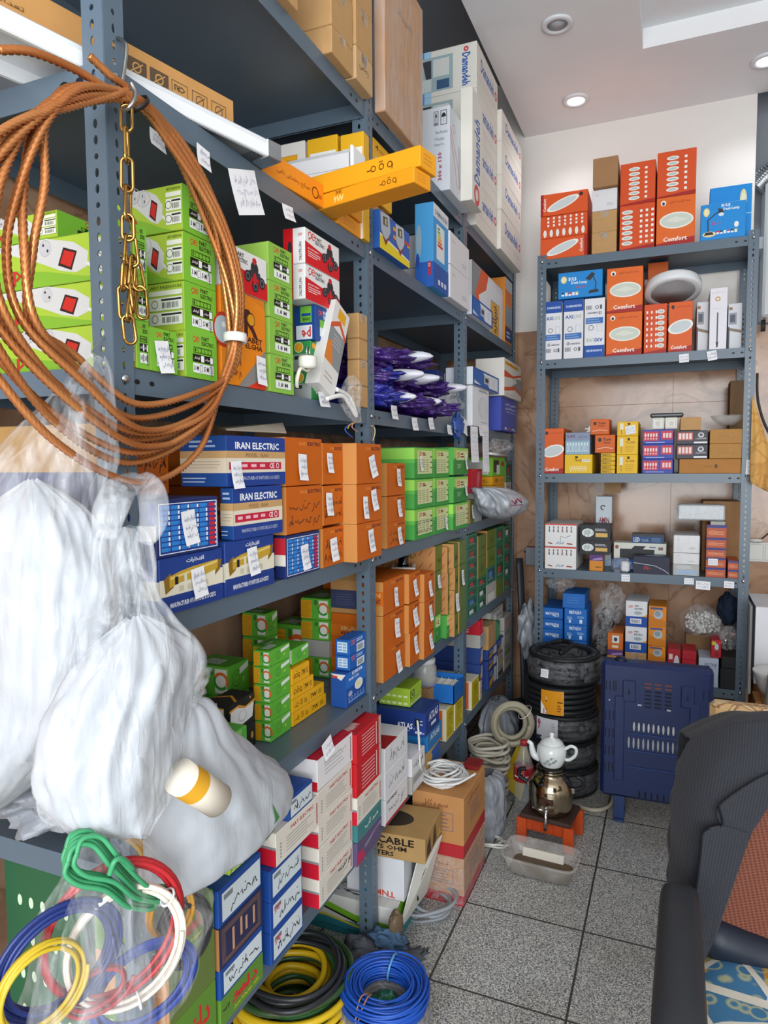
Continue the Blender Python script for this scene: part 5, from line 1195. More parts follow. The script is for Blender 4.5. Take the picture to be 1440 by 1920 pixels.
  ('blueborder',0,-.8,3.028,2.126,90.2,.36,.03,.08),
 ]),
 ('standing last on the fifth shelf by the back wall', [
  ('orangeblue','tall orange and blue carton',-.825,3.649,2.126,89.9,.158,.2,.332),
 ]),
 ('in the first dark blue pair behind the purple bags', [
  ('bluesmall',0,-1,2.686,1.661,90.1,.183,.2,.209),
  ('bluesmall',0,-1,2.686,1.871,90.2,.183,.2,.064),
 ]),
 ('in the second dark blue pair behind the purple bags', [
  ('bluesmall',0,-1,3.045,1.661,90.3,.128,.2,.204),
  ('bluesmall',0,-1,3.045,1.866,89.9,.128,.2,.059),
 ]),
 ('beside the hanging receipts on the fourth shelf', [
  ('fan',0,-.8,3.002,1.661,90.3,.285,.2,.171),
 ]),
 ('on the white fan carton', [
  ('blueborder',0,-.795,3.085,1.834,90.3,.475,.12,.075),
 ]),
 ('between the fan carton and the violet-blue carton', [
  ('greenfan',0,-.916,3.251,1.661,90.2,.184,.084,.207),
 ]),
 ('at the far end of the fourth shelf', [
  ('royal',0,-.79,3.522,1.661,90.4,.363,.125,.166),
 ]),
 ('on the violet-blue carton', [
  ('baraghbox',0,-.772,3.529,1.829,90.4,.41,.143,.182),
 ]),
 ('in the pair right of the green block, far bay', [
  ('mixed','white and pink carton',-.82,3.039,1.238,90,.124,.25,.132),
  ('redtea',0,-.82,3.017,1.371,90,.167,.25,.104),
 ]),
 ('in the stack topped by a white strip', [
  ('mixed','red-lidded white carton',-.83,3.471,1.238,89.7,.268,.2,.107),
  ('ofsmall',0,-.83,3.473,1.346,90.3,.27,.2,.044),
  ('ofsmall',0,-.83,3.471,1.391,90.3,.267,.2,.044),
  ('greenoutlet',0,-.83,3.472,1.436,90,.27,.2,.094),
 ]),
 ('at the far end behind the yellow bulb boxes', [
  ('mixed','grey speckled carton',-.824,3.674,1.238,90.2,.128,.3,.162,{'c':'#6a6a80'},[]),
  ('relay','dark green carton',-.824,3.673,1.401,90.2,.129,.3,.109,{'c':'#2a3a34'},[]),
 ]),
 ('tucked between the green block and the pale bag', [
  ('delandplain',0,-.82,2.938,1.238,90.2,.075,.25,.104,{},[(.4,.78,.028,.06,3)]),
 ]),
 ('in the dark green column past the far post', [
  ('relay',0,-.82,2.941,.821,89.7,.161,.2,.044,{'c':'#2e4a3e','c2':'#dfe6e2'},[]),
  ('relay',0,-.82,2.941,.866,90.2,.161,.2,.042,{'c':'#2a4f6a','c2':'#5a8ab8'},[]),
  ('relay',0,-.82,2.941,.909,90.1,.161,.2,.035,{'c':'#35604a','c2':'#a8403c'},[]),
  ('relay',0,-.82,2.941,.945,90.1,.161,.2,.039,{'c':'#2d5540','c2':'#c04a44'},[]),
  ('relay',0,-.82,2.941,.985,89.9,.161,.2,.044,{'c':'#35604a','c2':'#a8403c'},[]),
  ('relay',0,-.82,2.941,1.03,90.1,.161,.2,.039,{'c':'#2d5540','c2':'#c04a44'},[]),
  ('relay',0,-.82,2.941,1.07,90.2,.161,.2,.059,{'c':'#35604a','c2':'#a8403c'},[]),
  ('relay',0,-.82,2.941,1.131,90.1,.161,.2,.059,{'c':'#2d5540','c2':'#c04a44'},[]),
 ]),
 ('in the second column of the far bay', [
  ('relay',0,-.82,3.111,.821,90.2,.15,.25,.048,{'c':'#2e4a3e','c2':'#dfe6e2'},[]),
  ('relay',0,-.82,3.111,.87,89.6,.15,.25,.053,{'c':'#2e4a3e','c2':'#dfe6e2'},[]),
  ('relay',0,-.82,3.111,.925,89.7,.15,.25,.048,{'c':'#2d5540','c2':'#c04a44'},[]),
  ('deland',0,-.82,3.111,.974,90,.15,.25,.097,{'s':5},[]),
  ('deland',0,-.82,3.111,1.072,90.1,.15,.25,.097,{'s':6},[]),
 ]),
 ('in the third column of the far bay', [
  ('mixed','upright cream carton',-.82,3.283,.821,89.8,.165,.3,.095,{'c':'#e0dcd4','c2':'#c8c4bc'},[]),
  ('relay',0,-.82,3.283,.917,90.1,.165,.3,.082,{'c':'#2a4f6a','c2':'#5a8ab8'},[]),
  ('deland',0,-.82,3.283,.999,90.1,.165,.3,.091),
  ('deland',0,-.82,3.283,1.092,89.6,.165,.3,.086),
 ]),
 ('in the fourth column of the far bay', [
  ('delandplain',0,-.82,3.461,.821,90,.159,.3,.086),
  ('relay',0,-.82,3.461,.908,89.8,.159,.3,.097,{'c':'#2d5540','c2':'#c04a44'},[]),
  ('relay',0,-.82,3.461,1.006,89.6,.159,.3,.085,{'c':'#35604a','c2':'#a8403c'},[]),
  ('relay',0,-.82,3.461,1.092,89.7,.159,.3,.085,{'c':'#35604a','c2':'#a8403c'},[]),
 ]),
 ('in the last film-wrapped column of the far bay', [
  ('relay',0,-.82,3.631,.821,89.9,.148,.3,.067,{'c':'#35604a','c2':'#a8403c'},[]),
  ('relay',0,-.82,3.631,.889,89.7,.148,.3,.067,{'c':'#2e4a3e','c2':'#dfe6e2'},[]),
  ('relay',0,-.82,3.631,.957,89.8,.148,.3,.067,{'c':'#2d5540','c2':'#c04a44'},[]),
  ('relay',0,-.82,3.631,1.025,89.6,.148,.3,.067,{'c':'#35604a','c2':'#a8403c'},[]),
  ('relay',0,-.82,3.631,1.093,90,.148,.3,.075,{'c':'#2e4a3e','c2':'#dfe6e2'},[]),
 ]),
 ('standing beside the far post on the lowest shelf', [
  ('yellowmag',0,-.82,2.995,.391,89.9,.123,.2,.133),
 ]),
 ('in the first stack past the far post, lowest shelf', [
  ('mixed',0,-.86,3.187,.391,90.1,.086,.139,.067,{'c':'#8aa0c8'},[]),
  ('kraft',0,-.86,3.193,.459,90.1,.068,.139,.077),
  ('deland',0,-.86,3.193,.537,89.8,.061,.139,.091,{'s':7},[]),
  ('deland',0,-.86,3.208,.629,90.3,.05,.139,.095,{'s':8},[]),
  ('mixed','white and red carton',-.86,3.189,.726,89.6,.11,.139,.047,{'c':'#d8482c','c2':'#e8e4e0'},[]),
 ]),
 ('in the lowest-shelf second stack past the far post', [
  ('pinkcream',0,-.82,3.096,.391,89.9,.035,.25,.091),
  ('blueboxy',0,-.82,3.099,.483,89.8,.042,.25,.078),
  ('blueboxy',0,-.82,3.1,.562,89.9,.044,.25,.075),
  ('mixed',0,-.82,3.12,.638,89.7,.084,.25,.062),
  ('redtea','red and white carton',-.82,3.105,.701,90.3,.054,.25,.069),
 ]),
 ('in the lowest-shelf third stack past the far post', [
  ('blueboxy',0,-.82,3.324,.391,89.9,.171,.179,.094),
  ('blueboxy',0,-.82,3.318,.486,89.6,.181,.179,.05),
  ('blueboxy',0,-.82,3.32,.539,90.1,.178,.179,.049),
  ('kraft',0,-.82,3.308,.589,89.7,.147,.179,.117),
 ]),
 ('in the lowest-shelf fourth stack past the far post', [
  ('mixed',0,-.82,3.488,.391,90,.127,.25,.064,{'c':'#4a4640'},[]),
  ('mixed',0,-.82,3.488,.455,89.9,.127,.25,.055,{'c':'#b8a868'},[]),
  ('blueboxy',0,-.82,3.488,.511,90.1,.127,.25,.083),
  ('relay',0,-.82,3.446,.595,90.4,.042,.25,.096,{'c':'#6aa05a','c2':'#8ab878'},[]),
 ]),
 ('in the last stack by the wall, lowest shelf', [
  ('mixed',0,-.82,3.65,.391,90.3,.164,.25,.066,{'c':'#c8c0a4'},[]),
  ('mixed',0,-.82,3.65,.458,89.9,.164,.25,.077,{'c':'#8a8a6a'},[]),
  ('mixed',0,-.82,3.65,.536,90.3,.164,.25,.071,{'c':'#b8b4a4'},[]),
  ('mixed',0,-.82,3.65,.609,90.1,.164,.25,.071,{'c':'#d8a8a4','c2':'#c87a74'},[]),
 ]),
 ('in the white pair lying across the lowest-shelf stacks', [
  ('mixed','white device box',-.84,3.544,.682,89.9,.152,.159,.032,{'c':'#c4c6ca','c2':'#5a5e66'},[]),
  ('mixed','white device box',-.84,3.489,.715,89.7,.264,.159,.032,{'c':'#c4c6ca','c2':'#5a5e66'},[]),
 ]),
 ('in the first column on the back rack top', [
  ('comfortrot',0,-.525,3.507,2.499,0.1,.223,.28,.099,{'flip':1},[]),
  ('comfortlist',0,-.525,3.507,2.599,0.1,.223,.28,.106,{'wide':1},[]),
  ('comfortrot',0,-.525,3.507,2.707,0.7,.223,.28,.103),
 ]),
 ('in the brown and white column on the top shelf', [
  ('kraft',0,-.336,3.507,2.499,0.8,.113,.28,.098),
  ('kraft',0,-.336,3.507,2.597,0.2,.113,.28,.099),
  ('whitebox','white taped carton',-.336,3.507,2.697,-0.2,.113,.28,.098),
 ]),
 ('on the white taped carton, highest in its column', [
  ('kraftd',0,-.332,3.48,2.797,0.6,.112,.2,.134),
 ]),
 ('in the narrow pair right of the brown column', [
  ('comfortlist',0,-.189,3.507,2.499,-0.8,.154,.28,.205),
  ('comfortlist',0,-.189,3.507,2.705,-0.6,.154,.28,.189,{'one':1},[]),
 ]),
 ('in the tallest pair on the top shelf', [
  ('comfort',0,-.023,3.507,2.499,0.1,.164,.24,.216),
  ('comfortlist',0,-.023,3.507,2.716,0.2,.164,.24,.202,{'one':1},[]),
 ]),
 ('at the right end of the top shelf', [
  ('desklamp',0,.173,3.507,2.499,-0.6,.182,.1,.158),
 ]),
 ('standing behind the top-shelf desk-lamp box', [
  ('kerman',0,.209,3.63,2.499,0.2,.174,.06,.269),
 ]),
 ('at the left end of the second shelf', [
  ('axi',0,-.569,3.507,2.011,0.6,.083,.28,.283),
 ]),
 ('second from the left on the second shelf', [
  ('axi',0,-.473,3.507,2.011,-0.2,.093,.28,.283),
 ]),
 ('third on the second shelf, printed upside down', [
  ('axi',0,-.374,3.507,2.011,-0.1,.094,.28,.28,{'flip':1},[]),
 ]),
 ('lying on three white downlight boxes', [
  ('desklampb',0,-.444,3.507,2.301,-0.4,.208,.14,.125),
 ]),
 ('in the oval-lamp pair on the second shelf', [
  ('comfort',0,-.239,3.507,2.011,-0.3,.161,.28,.201),
  ('comfort',0,-.239,3.507,2.213,0.8,.161,.28,.208),
 ]),
 ('under the white ring lamp', [
  ('comfortlist',0,-.1,3.507,2.011,-0.2,.099,.212,.226,{'r':1},[]),
 ]),
 ('on the second shelf beside the lamp-list carton', [
  ('comfortup',0,.008,3.507,2.011,0.7,.101,.28,.227),
 ]),
 ('half hidden behind the white ring lamp', [
  ('turk','dark orange carton',-.099,3.72,2.011,0.7,.093,.16,.472),
 ]),
 ('on the second shelf, right half', [
  ('led',0,.165,3.51,2.011,0.1,.071,.26,.274),
 ]),
 ('behind the tall white lamp box at the right post', [
  ('ledside',0,.237,3.57,2.011,-0.4,.056,.2,.211),
 ]),
 ('between the slanted-lamp carton and tall white box', [
  ('ledside','dim grey picture carton',.102,3.56,2.011,0.8,.049,.2,.228),
 ]),
 ('at the left end of the third shelf', [
  ('comfortup',0,-.563,3.507,1.448,-0,.099,.28,.224),
 ]),
 ('under the grey screwdriver display box', [
  ('yellow6',0,-.441,3.507,1.448,-0.1,.132,.28,.093),
 ]),
 ('on the wide yellow box', [
  ('jlbox',0,-.446,3.507,1.542,-0.3,.117,.28,.107),
 ]),
 ('in the pile of five under the orange cubes', [
  ('flatyellow',0,-.302,3.507,1.448,0.8,.066,.28,.018),
  ('flatyellow',0,-.302,3.507,1.467,-0,.066,.28,.02),
  ('flatyellow',0,-.302,3.507,1.488,-0.3,.066,.28,.019),
  ('flatyellow',0,-.302,3.507,1.509,-0,.066,.28,.019),
  ('flatyellow',0,-.302,3.507,1.529,-0.6,.066,.28,.017),
 ]),
 ('in front, lower of two tilted cubes over thin yellow boxes', [
  ('turk',0,-.317,3.507,1.548,0.2,.093,.14,.087),
 ]),
 ('stacked highest over the thin yellow boxes', [
  ('turk',0,-.342,3.507,1.637,-0.1,.088,.14,.074),
 ]),
 ('in the yellow column on the third shelf', [
  ('yellow',0,-.214,3.507,1.448,-0.3,.095,.28,.09),
  ('yellow',0,-.214,3.507,1.539,0.5,.095,.28,.087),
  ('yellow',0,-.214,3.507,1.627,0.5,.095,.28,.069,{},[(.6,.7,.045,.04,-10)]),
 ]),
 ('in the blue and red column on the third shelf', [
  ('bluered',0,-.078,3.507,1.448,-0.8,.135,.28,.067),
  ('bluered',0,-.078,3.507,1.516,0.1,.135,.28,.07),
  ('bluered',0,-.078,3.507,1.587,-0.4,.135,.28,.067),
 ]),
 ('lying under four boxes on the third shelf', [
  ('kraftlogo',0,.146,3.507,1.448,0.7,.259,.28,.066),
 ]),
 ('in the charcoal pair on the long brown carton', [
  ('darkred',0,.069,3.507,1.516,0.5,.133,.28,.066),
  ('darkred',0,.069,3.507,1.583,-0.4,.133,.28,.063),
 ]),
 ('in the stamped pair at the right end', [
  ('kraftstamp',0,.21,3.507,1.516,-0.4,.134,.28,.067),
  ('kraftstamp',0,.21,3.507,1.584,-0.6,.134,.28,.065),
 ]),
 ('open-topped on the charcoal pair', [
  ('kraft',0,.061,3.507,1.648,0.8,.087,.16,.06),
 ]),
 ('in the pliers pair at the left end of the fourth shelf', [
  ('pliers',0,-.523,3.507,.967,-0.3,.154,.28,.113),
  ('pliers',0,-.523,3.507,1.081,0.2,.154,.28,.115,{'s':1},[]),
 ]),
 ('under the black detector boxes', [
  ('orangesmall',0,-.351,3.52,.967,-0,.063,.1,.079),
 ]),
 ('in the detector pair on the small orange box', [
  ('alarm',0,-.358,3.515,1.048,0.2,.141,.16,.068),
  ('alarm',0,-.358,3.515,1.117,0.2,.141,.16,.076),
 ]),
 ('standing behind the black detector boxes', [
  ('amin',0,-.335,3.7,.967,0.4,.079,.08,.36),
 ]),
 ('under the wide floodlight box', [
  ('blueplain',0,-.154,3.62,.967,-0.6,.245,.2,.053),
 ]),
 ('on the fourth shelf behind the swoosh box', [
  ('wide',0,-.154,3.61,1.022,0.4,.244,.1,.08),
 ]),
 ('on the wide floodlight box', [
  ('ledblue',0,-.118,3.62,1.103,-0.3,.149,.08,.044),
 ]),
 ('at the middle of the fourth shelf edge', [
  ('twill',0,-.096,3.505,.967,0.1,.161,.1,.083),
 ]),
 ('in the film-wrapped white pile on the fourth shelf', [
  ('mixed','blue and white wrapped pack',.056,3.507,.967,-0.3,.112,.22,.053,{'c':'#9ab8d8','c2':'#d8dde4','wrap':1},[]),
  ('whitebox',0,.056,3.507,1.021,-0.3,.112,.22,.052,{'wrap':1},[]),
  ('whitebox',0,.056,3.507,1.075,0.1,.112,.22,.082,{'wrap':1},[]),
 ]),
 ('in the tall bulb-box pile by the right post', [
  ('orangeprint',0,.182,3.507,.967,-0.1,.083,.16,.044),
  ('orangeprint',0,.182,3.507,1.012,-0.2,.083,.16,.046,{},[(.35,.9,.04,.03,0)]),
  ('orangeprint',0,.182,3.507,1.059,0.4,.083,.16,.044),
  ('orangeprint',0,.182,3.507,1.104,0.1,.083,.16,.046),
  ('orangeprint',0,.182,3.507,1.151,-0.7,.083,.16,.058),
 ]),
 ('in the short pile squeezed beside the right post', [
  ('orangeprint',0,.256,3.507,.967,-0.4,.047,.16,.038),
  ('orangeprint',0,.256,3.507,1.006,-0.1,.047,.16,.041),
 ]),
 ('standing behind the bulb-box pile', [
  ('kraftd',0,.211,3.7,.967,0.7,.167,.2,.343),
 ]),
 ('in the left blue column on the bottom shelf', [
  ('matoldo',0,-.558,3.507,.446,0.6,.101,.24,.052),
  ('matoldo',0,-.558,3.507,.499,0.1,.101,.24,.052),
  ('matoldo',0,-.558,3.507,.551,-0.8,.101,.24,.053),
  ('matoldo',0,-.558,3.507,.605,0.5,.101,.24,.052),
  ('matoldo',0,-.558,3.507,.658,-0.1,.101,.24,.051),
  ('matoldo',0,-.558,3.507,.711,0.1,.101,.24,.055),
 ]),
 ('in the second blue column on the bottom shelf', [
  ('matoldob',0,-.445,3.507,.446,0.3,.109,.24,.081),
  ('matoldob',0,-.445,3.507,.528,0.2,.109,.24,.079),
  ('matoldob',0,-.445,3.507,.609,-0,.109,.24,.08),
  ('matoldob',0,-.445,3.507,.69,0.7,.109,.24,.081),
 ]),
 ('on the second blue column of the bottom shelf', [
  ('blueplain',0,-.455,3.507,.772,-0.2,.109,.2,.074),
 ]),
 ('in the stack behind the blue heater top, left', [
  ('kraft',0,-.254,3.507,.446,-0.2,.072,.18,.061),
  ('orangesmall',0,-.254,3.507,.507,0.6,.072,.18,.074),
  ('outletbox',0,-.254,3.507,.582,-0.5,.072,.18,.083),
 ]),
 ('in the white-blue stack on the bottom shelf', [
  ('kraft',0,-.159,3.507,.446,-0.3,.098,.2,.132),
  ('pewhite',0,-.159,3.507,.578,0.5,.098,.2,.126),
  ('pewhite',0,-.159,3.507,.705,-0.7,.098,.2,.125),
 ]),
 ('in the orange plug-box column on the bottom shelf', [
  ('multiplug',0,-.064,3.507,.446,0.5,.079,.18,.091),
  ('multiplug',0,-.064,3.507,.537,0.3,.079,.18,.08),
  ('multiplug',0,-.064,3.507,.619,-0.1,.079,.18,.093),
  ('multiplug',0,-.064,3.507,.712,-0.3,.079,.18,.1),
 ]),
 ('leaning behind the blue heater', [
  ('redvolt',0,.013,3.507,.446,0.5,.056,.12,.165),
 ]),
 ('in the little red pile behind the blue heater', [
  ('redplain',0,.079,3.507,.446,0.7,.061,.14,.066),
  ('redplain',0,.079,3.507,.513,-0.6,.061,.14,.053),
  ('redplain',0,.079,3.507,.567,-0,.061,.14,.042),
 ]),
 ('under the red and white bulb box', [
  ('voltage',0,.163,3.507,.446,0.1,.085,.16,.137),
 ]),
 ('on the pale blue protector box', [
  ('bulbred',0,.194,3.52,.585,0,.043,.1,.085),
 ]),
 ('in the black pair beside the right post on the bottom shelf', [
  ('darkbox',0,.249,3.507,.446,-0.3,.072,.24,.097),
  ('darkbox',0,.251,3.507,.544,-0.6,.069,.24,.054),
 ]),
 ('seen through the rack end at lower left', [
  ('delanddark','green carton with white dots',-.985,.94,.391,90,.09,.2,.37),
 ]),
]
def carton(r, label, group):
    kind, _, x, y, z, rot, w, d, h = r[:9]; o = r[9] if len(r) > 9 else {}; notes = r[10] if len(r) > 10 else ()
    name, hx, fin, _ = K[kind]
    mb = MB(); c = 0.0016 if fin != 'kraft' else 0.0022
    mb.box(-w / 2, 0, 0, w / 2, d, h, M(hx, fin), c)
    f = boxfaces(mb, w, d, h); fn = globals().get('k_' + kind)
    if fn: fn(mb, f, o)
    F = f['F']
    if o.get('hs'): F.hand(.08, .12, .92, .74, '#2a1c20', o['hs'], 2, .0022)
    if kind.startswith('kraft') or kind in ('taped', 'orange', 'deland', 'redstripe'):
        T = f['T']; T.r(0, .49, 1, .51, '#7d5c3a' if kind != 'orange' else '#8a4a18')
    ob = mb.build(name, None, (x, y, z), (0, 0, radians(rot)))
    tag(ob, label, 'box', group)
    for i, (u, v, nw, nh, tl) in enumerate(notes):
        note_mesh(nw, nh, int(abs(x * 977 + y * 431 + z * 211) * 10) % 999 + i, ob, ((u - .5) * w, -0.0030, v * h), (0, radians(tl), 0))
    if kind in ('kraft', 'kraftword') and h > .06:        # a strip of packing tape down the front seam
        t = MB(); t.box(-.018, -.0009, h * .70, .018, 0, h * .999, CLEARC); t.box(-.018, 0, h, .018, d, h + .0004, CLEARC); t.build('packing_tape', ob)
    if o.get('navy'):
        t = MB(); t.add([(-w / 2 - .004, d * .45, h), (-w / 2 - .004, d * .95, h), (-w / 2 - .012, d * .93, h + .06), (-w / 2 - .012, d * .47, h + .06)], [(0, 1, 2, 3)], M('#a97f4e', 'kraft')); t.build('lid_flap', ob, solid=.003)
    if kind == 'taped' or o.get('wrap'):
        t = MB(); t.box(-w / 2 - .002, -.002, .001, w / 2 + .002, d + .002, h + .002, CLEAR, .004); t.build('film_wrap', ob)
    return ob
def place(look, phrase, n, i):
    if n == 1: return look + ' ' + phrase
    pos = (['lower', 'upper'] if n == 2 else ['lowest', 'second up', 'third up', 'fourth up', 'fifth up', 'sixth up', 'seventh up'][:n - 1] + ['topmost'])[i]
    return look + ', ' + pos + (' ' + phrase if phrase.startswith('in ') else ' of the boxes ' + phrase)
for phrase, rows in STACKS:
    for i, r in enumerate(rows): carton(r, place(r[1] or K[r[0]][3], phrase, len(rows), i), phrase if len(rows) > 1 else None)

# ---------------------------------------------------------------- soft things: sacks, coils
def sackfn(rows, folds=9, amp=0.05, seed=1, axis='x'):
    """rows: (z, centre x, centre y, rx, ry) from the top down; returns the surface and its outward wrinkles."""
    n = len(rows)
    def S(u, v, off=0.0):
        q = min(v * (n - 1), n - 1 - 1e-6); i = int(q); t = q - i
        def cr(k):
            a, b, c, d = rows[max(0, i - 1)][k], rows[i][k], rows[i + 1][k], rows[min(n - 1, i + 2)][k]
            return 0.5 * (2 * b + (c - a) * t + (2 * a - 5 * b + 4 * c - d) * t * t + (3 * b - a - 3 * c + d) * t ** 3)
        z, x, y, rx, ry = (cr(k) for k in range(5)); a = 2 * pi * u
        w = 1 + amp * (1.3 - v) * sin(folds * a + 3 * sin(3 * a + seed) + seed) + amp * .55 * (1.15 - v) * abs(sin(folds * 1.5 * a + 2 * sin(2 * a) + seed)) - amp * .3 + amp * 1.6 * noise.noise(Vector((cos(a) * 1.6 + seed, sin(a) * 1.6, z * 14))) + amp * .9 * noise.noise(Vector((cos(a) * 5, sin(a) * 5 + seed, z * 32)))
        return Vector((x + cos(a) * (max(rx, .001) * w + off), y + sin(a) * (max(ry, .001) * w + off), z + .006 * noise.noise(Vector((a * 2, z * 20, seed)))))
    return S
def sack(name, rows, m, parent=None, folds=9, amp=0.05, seed=1, nu=72, nv=60):
    S = sackfn(rows, folds, amp, seed); mb = MB(); mb.grid(lambda u, v: S(u, v), nu, nv, m, True, True)
    return mb.build(name, parent), S
def crumple(name, c, r, m, parent=None, seed=1, amp=0.35, nu=44, nv=30, rot=0.0, freq=2.2):
    """A crumpled lump of film or cloth."""
    mb = MB()
    def fn(u, v):
        a = 2 * pi * u; b = pi * (v - .5); d = Vector((cos(a) * cos(b), sin(a) * cos(b), sin(b)))
        w = 1 + amp * noise.noise(d * freq + Vector((seed, 0, 0))) + amp * .6 * abs(noise.noise(d * freq * 2.3 + Vector((0, seed, 0)))) - amp * .3 * abs(noise.noise(d * freq * 5 + Vector((0, 0, seed))))
        x, y = d.x * r[0] * w, d.y * r[1] * w
        return Vector((c[0] + x * cos(rot) - y * sin(rot), c[1] + x * sin(rot) + y * cos(rot), c[2] + d.z * r[2] * w))
    mb.grid(fn, nu, nv, m, True, True); return mb.build(name, parent)
def coilpath(c, R, turns, spread=0.01, rise=0.0, seed=1, a1=(1, 0, 0), a2=(0, 1, 0), per=34, squash=1.0):
    Rn = random.Random(seed); c = Vector(c); a1 = Vector(a1); a2 = Vector(a2); an = a1.cross(a2); P = []; N_ = int(turns * per)
    offs = [(Rn.uniform(-spread, spread), Rn.uniform(-.5, .5) * spread * .7) for _ in range(int(turns) + 3)]
    for i in range(N_ + 1):
        q = i / per; k = int(q); t = q - k; t = t * t * (3 - 2 * t); o0 = offs[k]; o1 = offs[k + 1]; r = R + o0[0] * (1 - t) + o1[0] * t; h = rise * i / N_ + o0[1] * (1 - t) + o1[1] * t
        a = 2 * pi * q; P.append(c + a1 * (cos(a) * r) + a2 * (sin(a) * r * squash) + an * h)
    return P
def coil(name, label, cat, c, R, r, turns, col, fin='cable', spread=.012, rise=.02, seed=1, a1=(1, 0, 0), a2=(0, 1, 0), squash=1.0, tail=None, ties=0, tiecol='#e8e8e6', n=7, group=None, per=34):
    mb = MB(); P = coilpath(c, R, turns, spread, rise, seed, a1, a2, per, squash)
    if tail: P = P + spline([P[-1]] + [Vector(p) for p in tail], 8)[1:]
    mb.tube(P, r, M(col, fin), n); o = mb.build(name); tag(o, label, cat, group)
    c = Vector(c); A1 = Vector(a1); A2 = Vector(a2); an = A1.cross(A2)
    for i in range(ties):
        a = .7 + i * 2 * pi / max(1, ties); d = A1 * cos(a) + A2 * sin(a) * squash; p = c + d * R + an * rise * .5; t = MB()
        t.tube([p + d * (cos(q) * (spread + r * 1.6)) + an * (sin(q) * (abs(rise) * .5 + spread * .4 + r * 1.6)) for q in [2 * pi * k / 12 for k in range(12)]], .0018, M(tiecol, 'plastic'), 5, True); t.build('cable_tie', o)
    return o
def simplebox(name, label, cat, loc, rot, dims, hx, fin='card', fn=None, c=.0015, group=None, tilt=0.0):
    w, d, h = dims; mb = MB(); mb.box(-w / 2, 0, 0, w / 2, d, h, M(hx, fin), c); f = boxfaces(mb, w, d, h)
    if fn: fn(mb, f, {})
    o = mb.build(name, None, loc, (0, tilt, rot)); return tag(o, label, cat, group)

# ---------------------------------------------------------------- fifth shelf of the near bay: long lamps and boxes lying across it
def longthing(p0, p1, w, h, name, label, cat, hx, fin, fn=None, build=None):
    """A long box lying from p0 to p1 (centre line of its base)."""
    p0 = Vector(p0); p1 = Vector(p1); d = p1 - p0; L_ = d.length; ang = math.atan2(d.y, d.x); mb = MB()
    if build: build(mb, L_)
    else:
        mb.box(0, -w / 2, 0, L_, w / 2, h, M(hx, fin), .0015)
        f = dict(F=Face(mb, (0, -w / 2, 0), (1, 0, 0), (0, 0, 1), L_, h), R=Face(mb, (L_, -w / 2, 0), (0, 1, 0), (0, 0, 1), w, h), L=Face(mb, (0, w / 2, 0), (0, -1, 0), (0, 0, 1), w, h), T=Face(mb, (0, -w / 2, h), (1, 0, 0), (0, 1, 0), L_, w))
        if fn: fn(mb, f, {})
    o = mb.build(name, None, p0, (0, 0, ang)); return tag(o, label, cat), ang
def k_cri(mb, f, o): k_kraftmark(mb, dict(F=f['F']), o)
longthing((-1.05, .52, 2.163), (-.885, 1.235, 2.163), .08, .078, 'tube_light_carton', 'long brown carton with recycling marks, lying across the rack end behind the copper coil', 'box', '#c8955a', 'kraft', k_cri)
def fixture(mb, L_):
    mb.box(0, -.065, .022, L_, .065, .034, M('#dfe2e6', 'gloss'), .003); mb.box(0, -.065, .0, L_, -.055, .026, M('#eef0f2', 'gloss'), .002); mb.box(0, .055, 0, L_, .065, .026, M('#eef0f2', 'gloss'), .002); mb.box(L_ - .03, -.067, -.001, L_ + .01, .067, .0345, M('#cfd4da', 'metal'), .002)
longthing((-1.03, .50, 2.127), (-.833, 1.285, 2.127), .13, .034, 'light_fixture', 'long white metal light fixture under the brown carton, crossing the rack end', 'lamp', None, None, None, fixture)
def k_20w(mb, f, o): ofmark(f['F'], .7, .35, .88, .8); f['F'].t(.44, .2, .6, .6, '20W', '#f7d98a'); [ofmark(q, .6, .4, .9, .7) for q in (f['R'],)]; f['R'].t(.2, .2, .42, .5, '20W', '#f7e0b0'); f['R'].r(.15, .78, .4, .8, '#8a4a10')
def k_9w(mb, f, o): ofmark(f['F'], .72, .3, .86, .75); f['F'].t(.28, .15, .38, .6, '9W', '#f7d98a'); f['F'].t(.3, .7, .36, .92, '3E', '#8a4a10'); T = f['T']; f['R'].lines(.2, .2, .8, .8, '#d88a1a', 3, 3)
longthing((-1.20, 1.72, 2.126), (-.82, 1.72, 2.126), .15, .04, 'tube_light_box', 'yellow tube-light box under the 20W box by the middle post', 'box', '#ee9a1a', 'card', k_9w)
longthing((-1.20, 1.745, 2.168), (-.815, 1.745, 2.168), .14, .085, 'tube_light_box', 'deep yellow 20W tube-light box under the white batten lamp', 'box', '#ee9c18', 'card', k_20w)
longthing((-1.20, 1.815, 2.254), (-.83, 1.815, 2.254), .05, .06, 'tube_light_box', 'small yellow tube-light box squeezed behind the white batten lamp end', 'box', '#ee9c18', 'card', k_20w)
def batten(mb, L_):
    P = [(-.038, 0), (-.038, .05), (-.028, .062), (.028, .062), (.038, .05), (.038, 0)]; V = [(x, y, z) for x in (0, L_) for y, z in P]; n = 6
    mb.add(V, [(i, i + 1, n + i + 1, n + i) for i in range(n - 1)] + [(n - 1, 0, n, 2 * n - 1)], M('#dfe0e2', 'plastic'))
    mb.box(.0, -.0385, .012, L_, -.038, .0135, M('#b0b3b8', 'plastic'))
    mb.box(L_, -.041, -.004, L_ + .012, .041, .07, M('#f2f3f5', 'plastic'), .006); mb.box(-.012, -.041, -.004, 0, .041, .07, M('#f2f3f5', 'plastic'), .006)
longthing((-1.20, 1.70, 2.256), (-.795, 1.70, 2.256), .08, .07, 'batten_lamp', 'white plastic batten lamp with rounded end cap on the 20W box', 'lamp', None, None, None, batten)
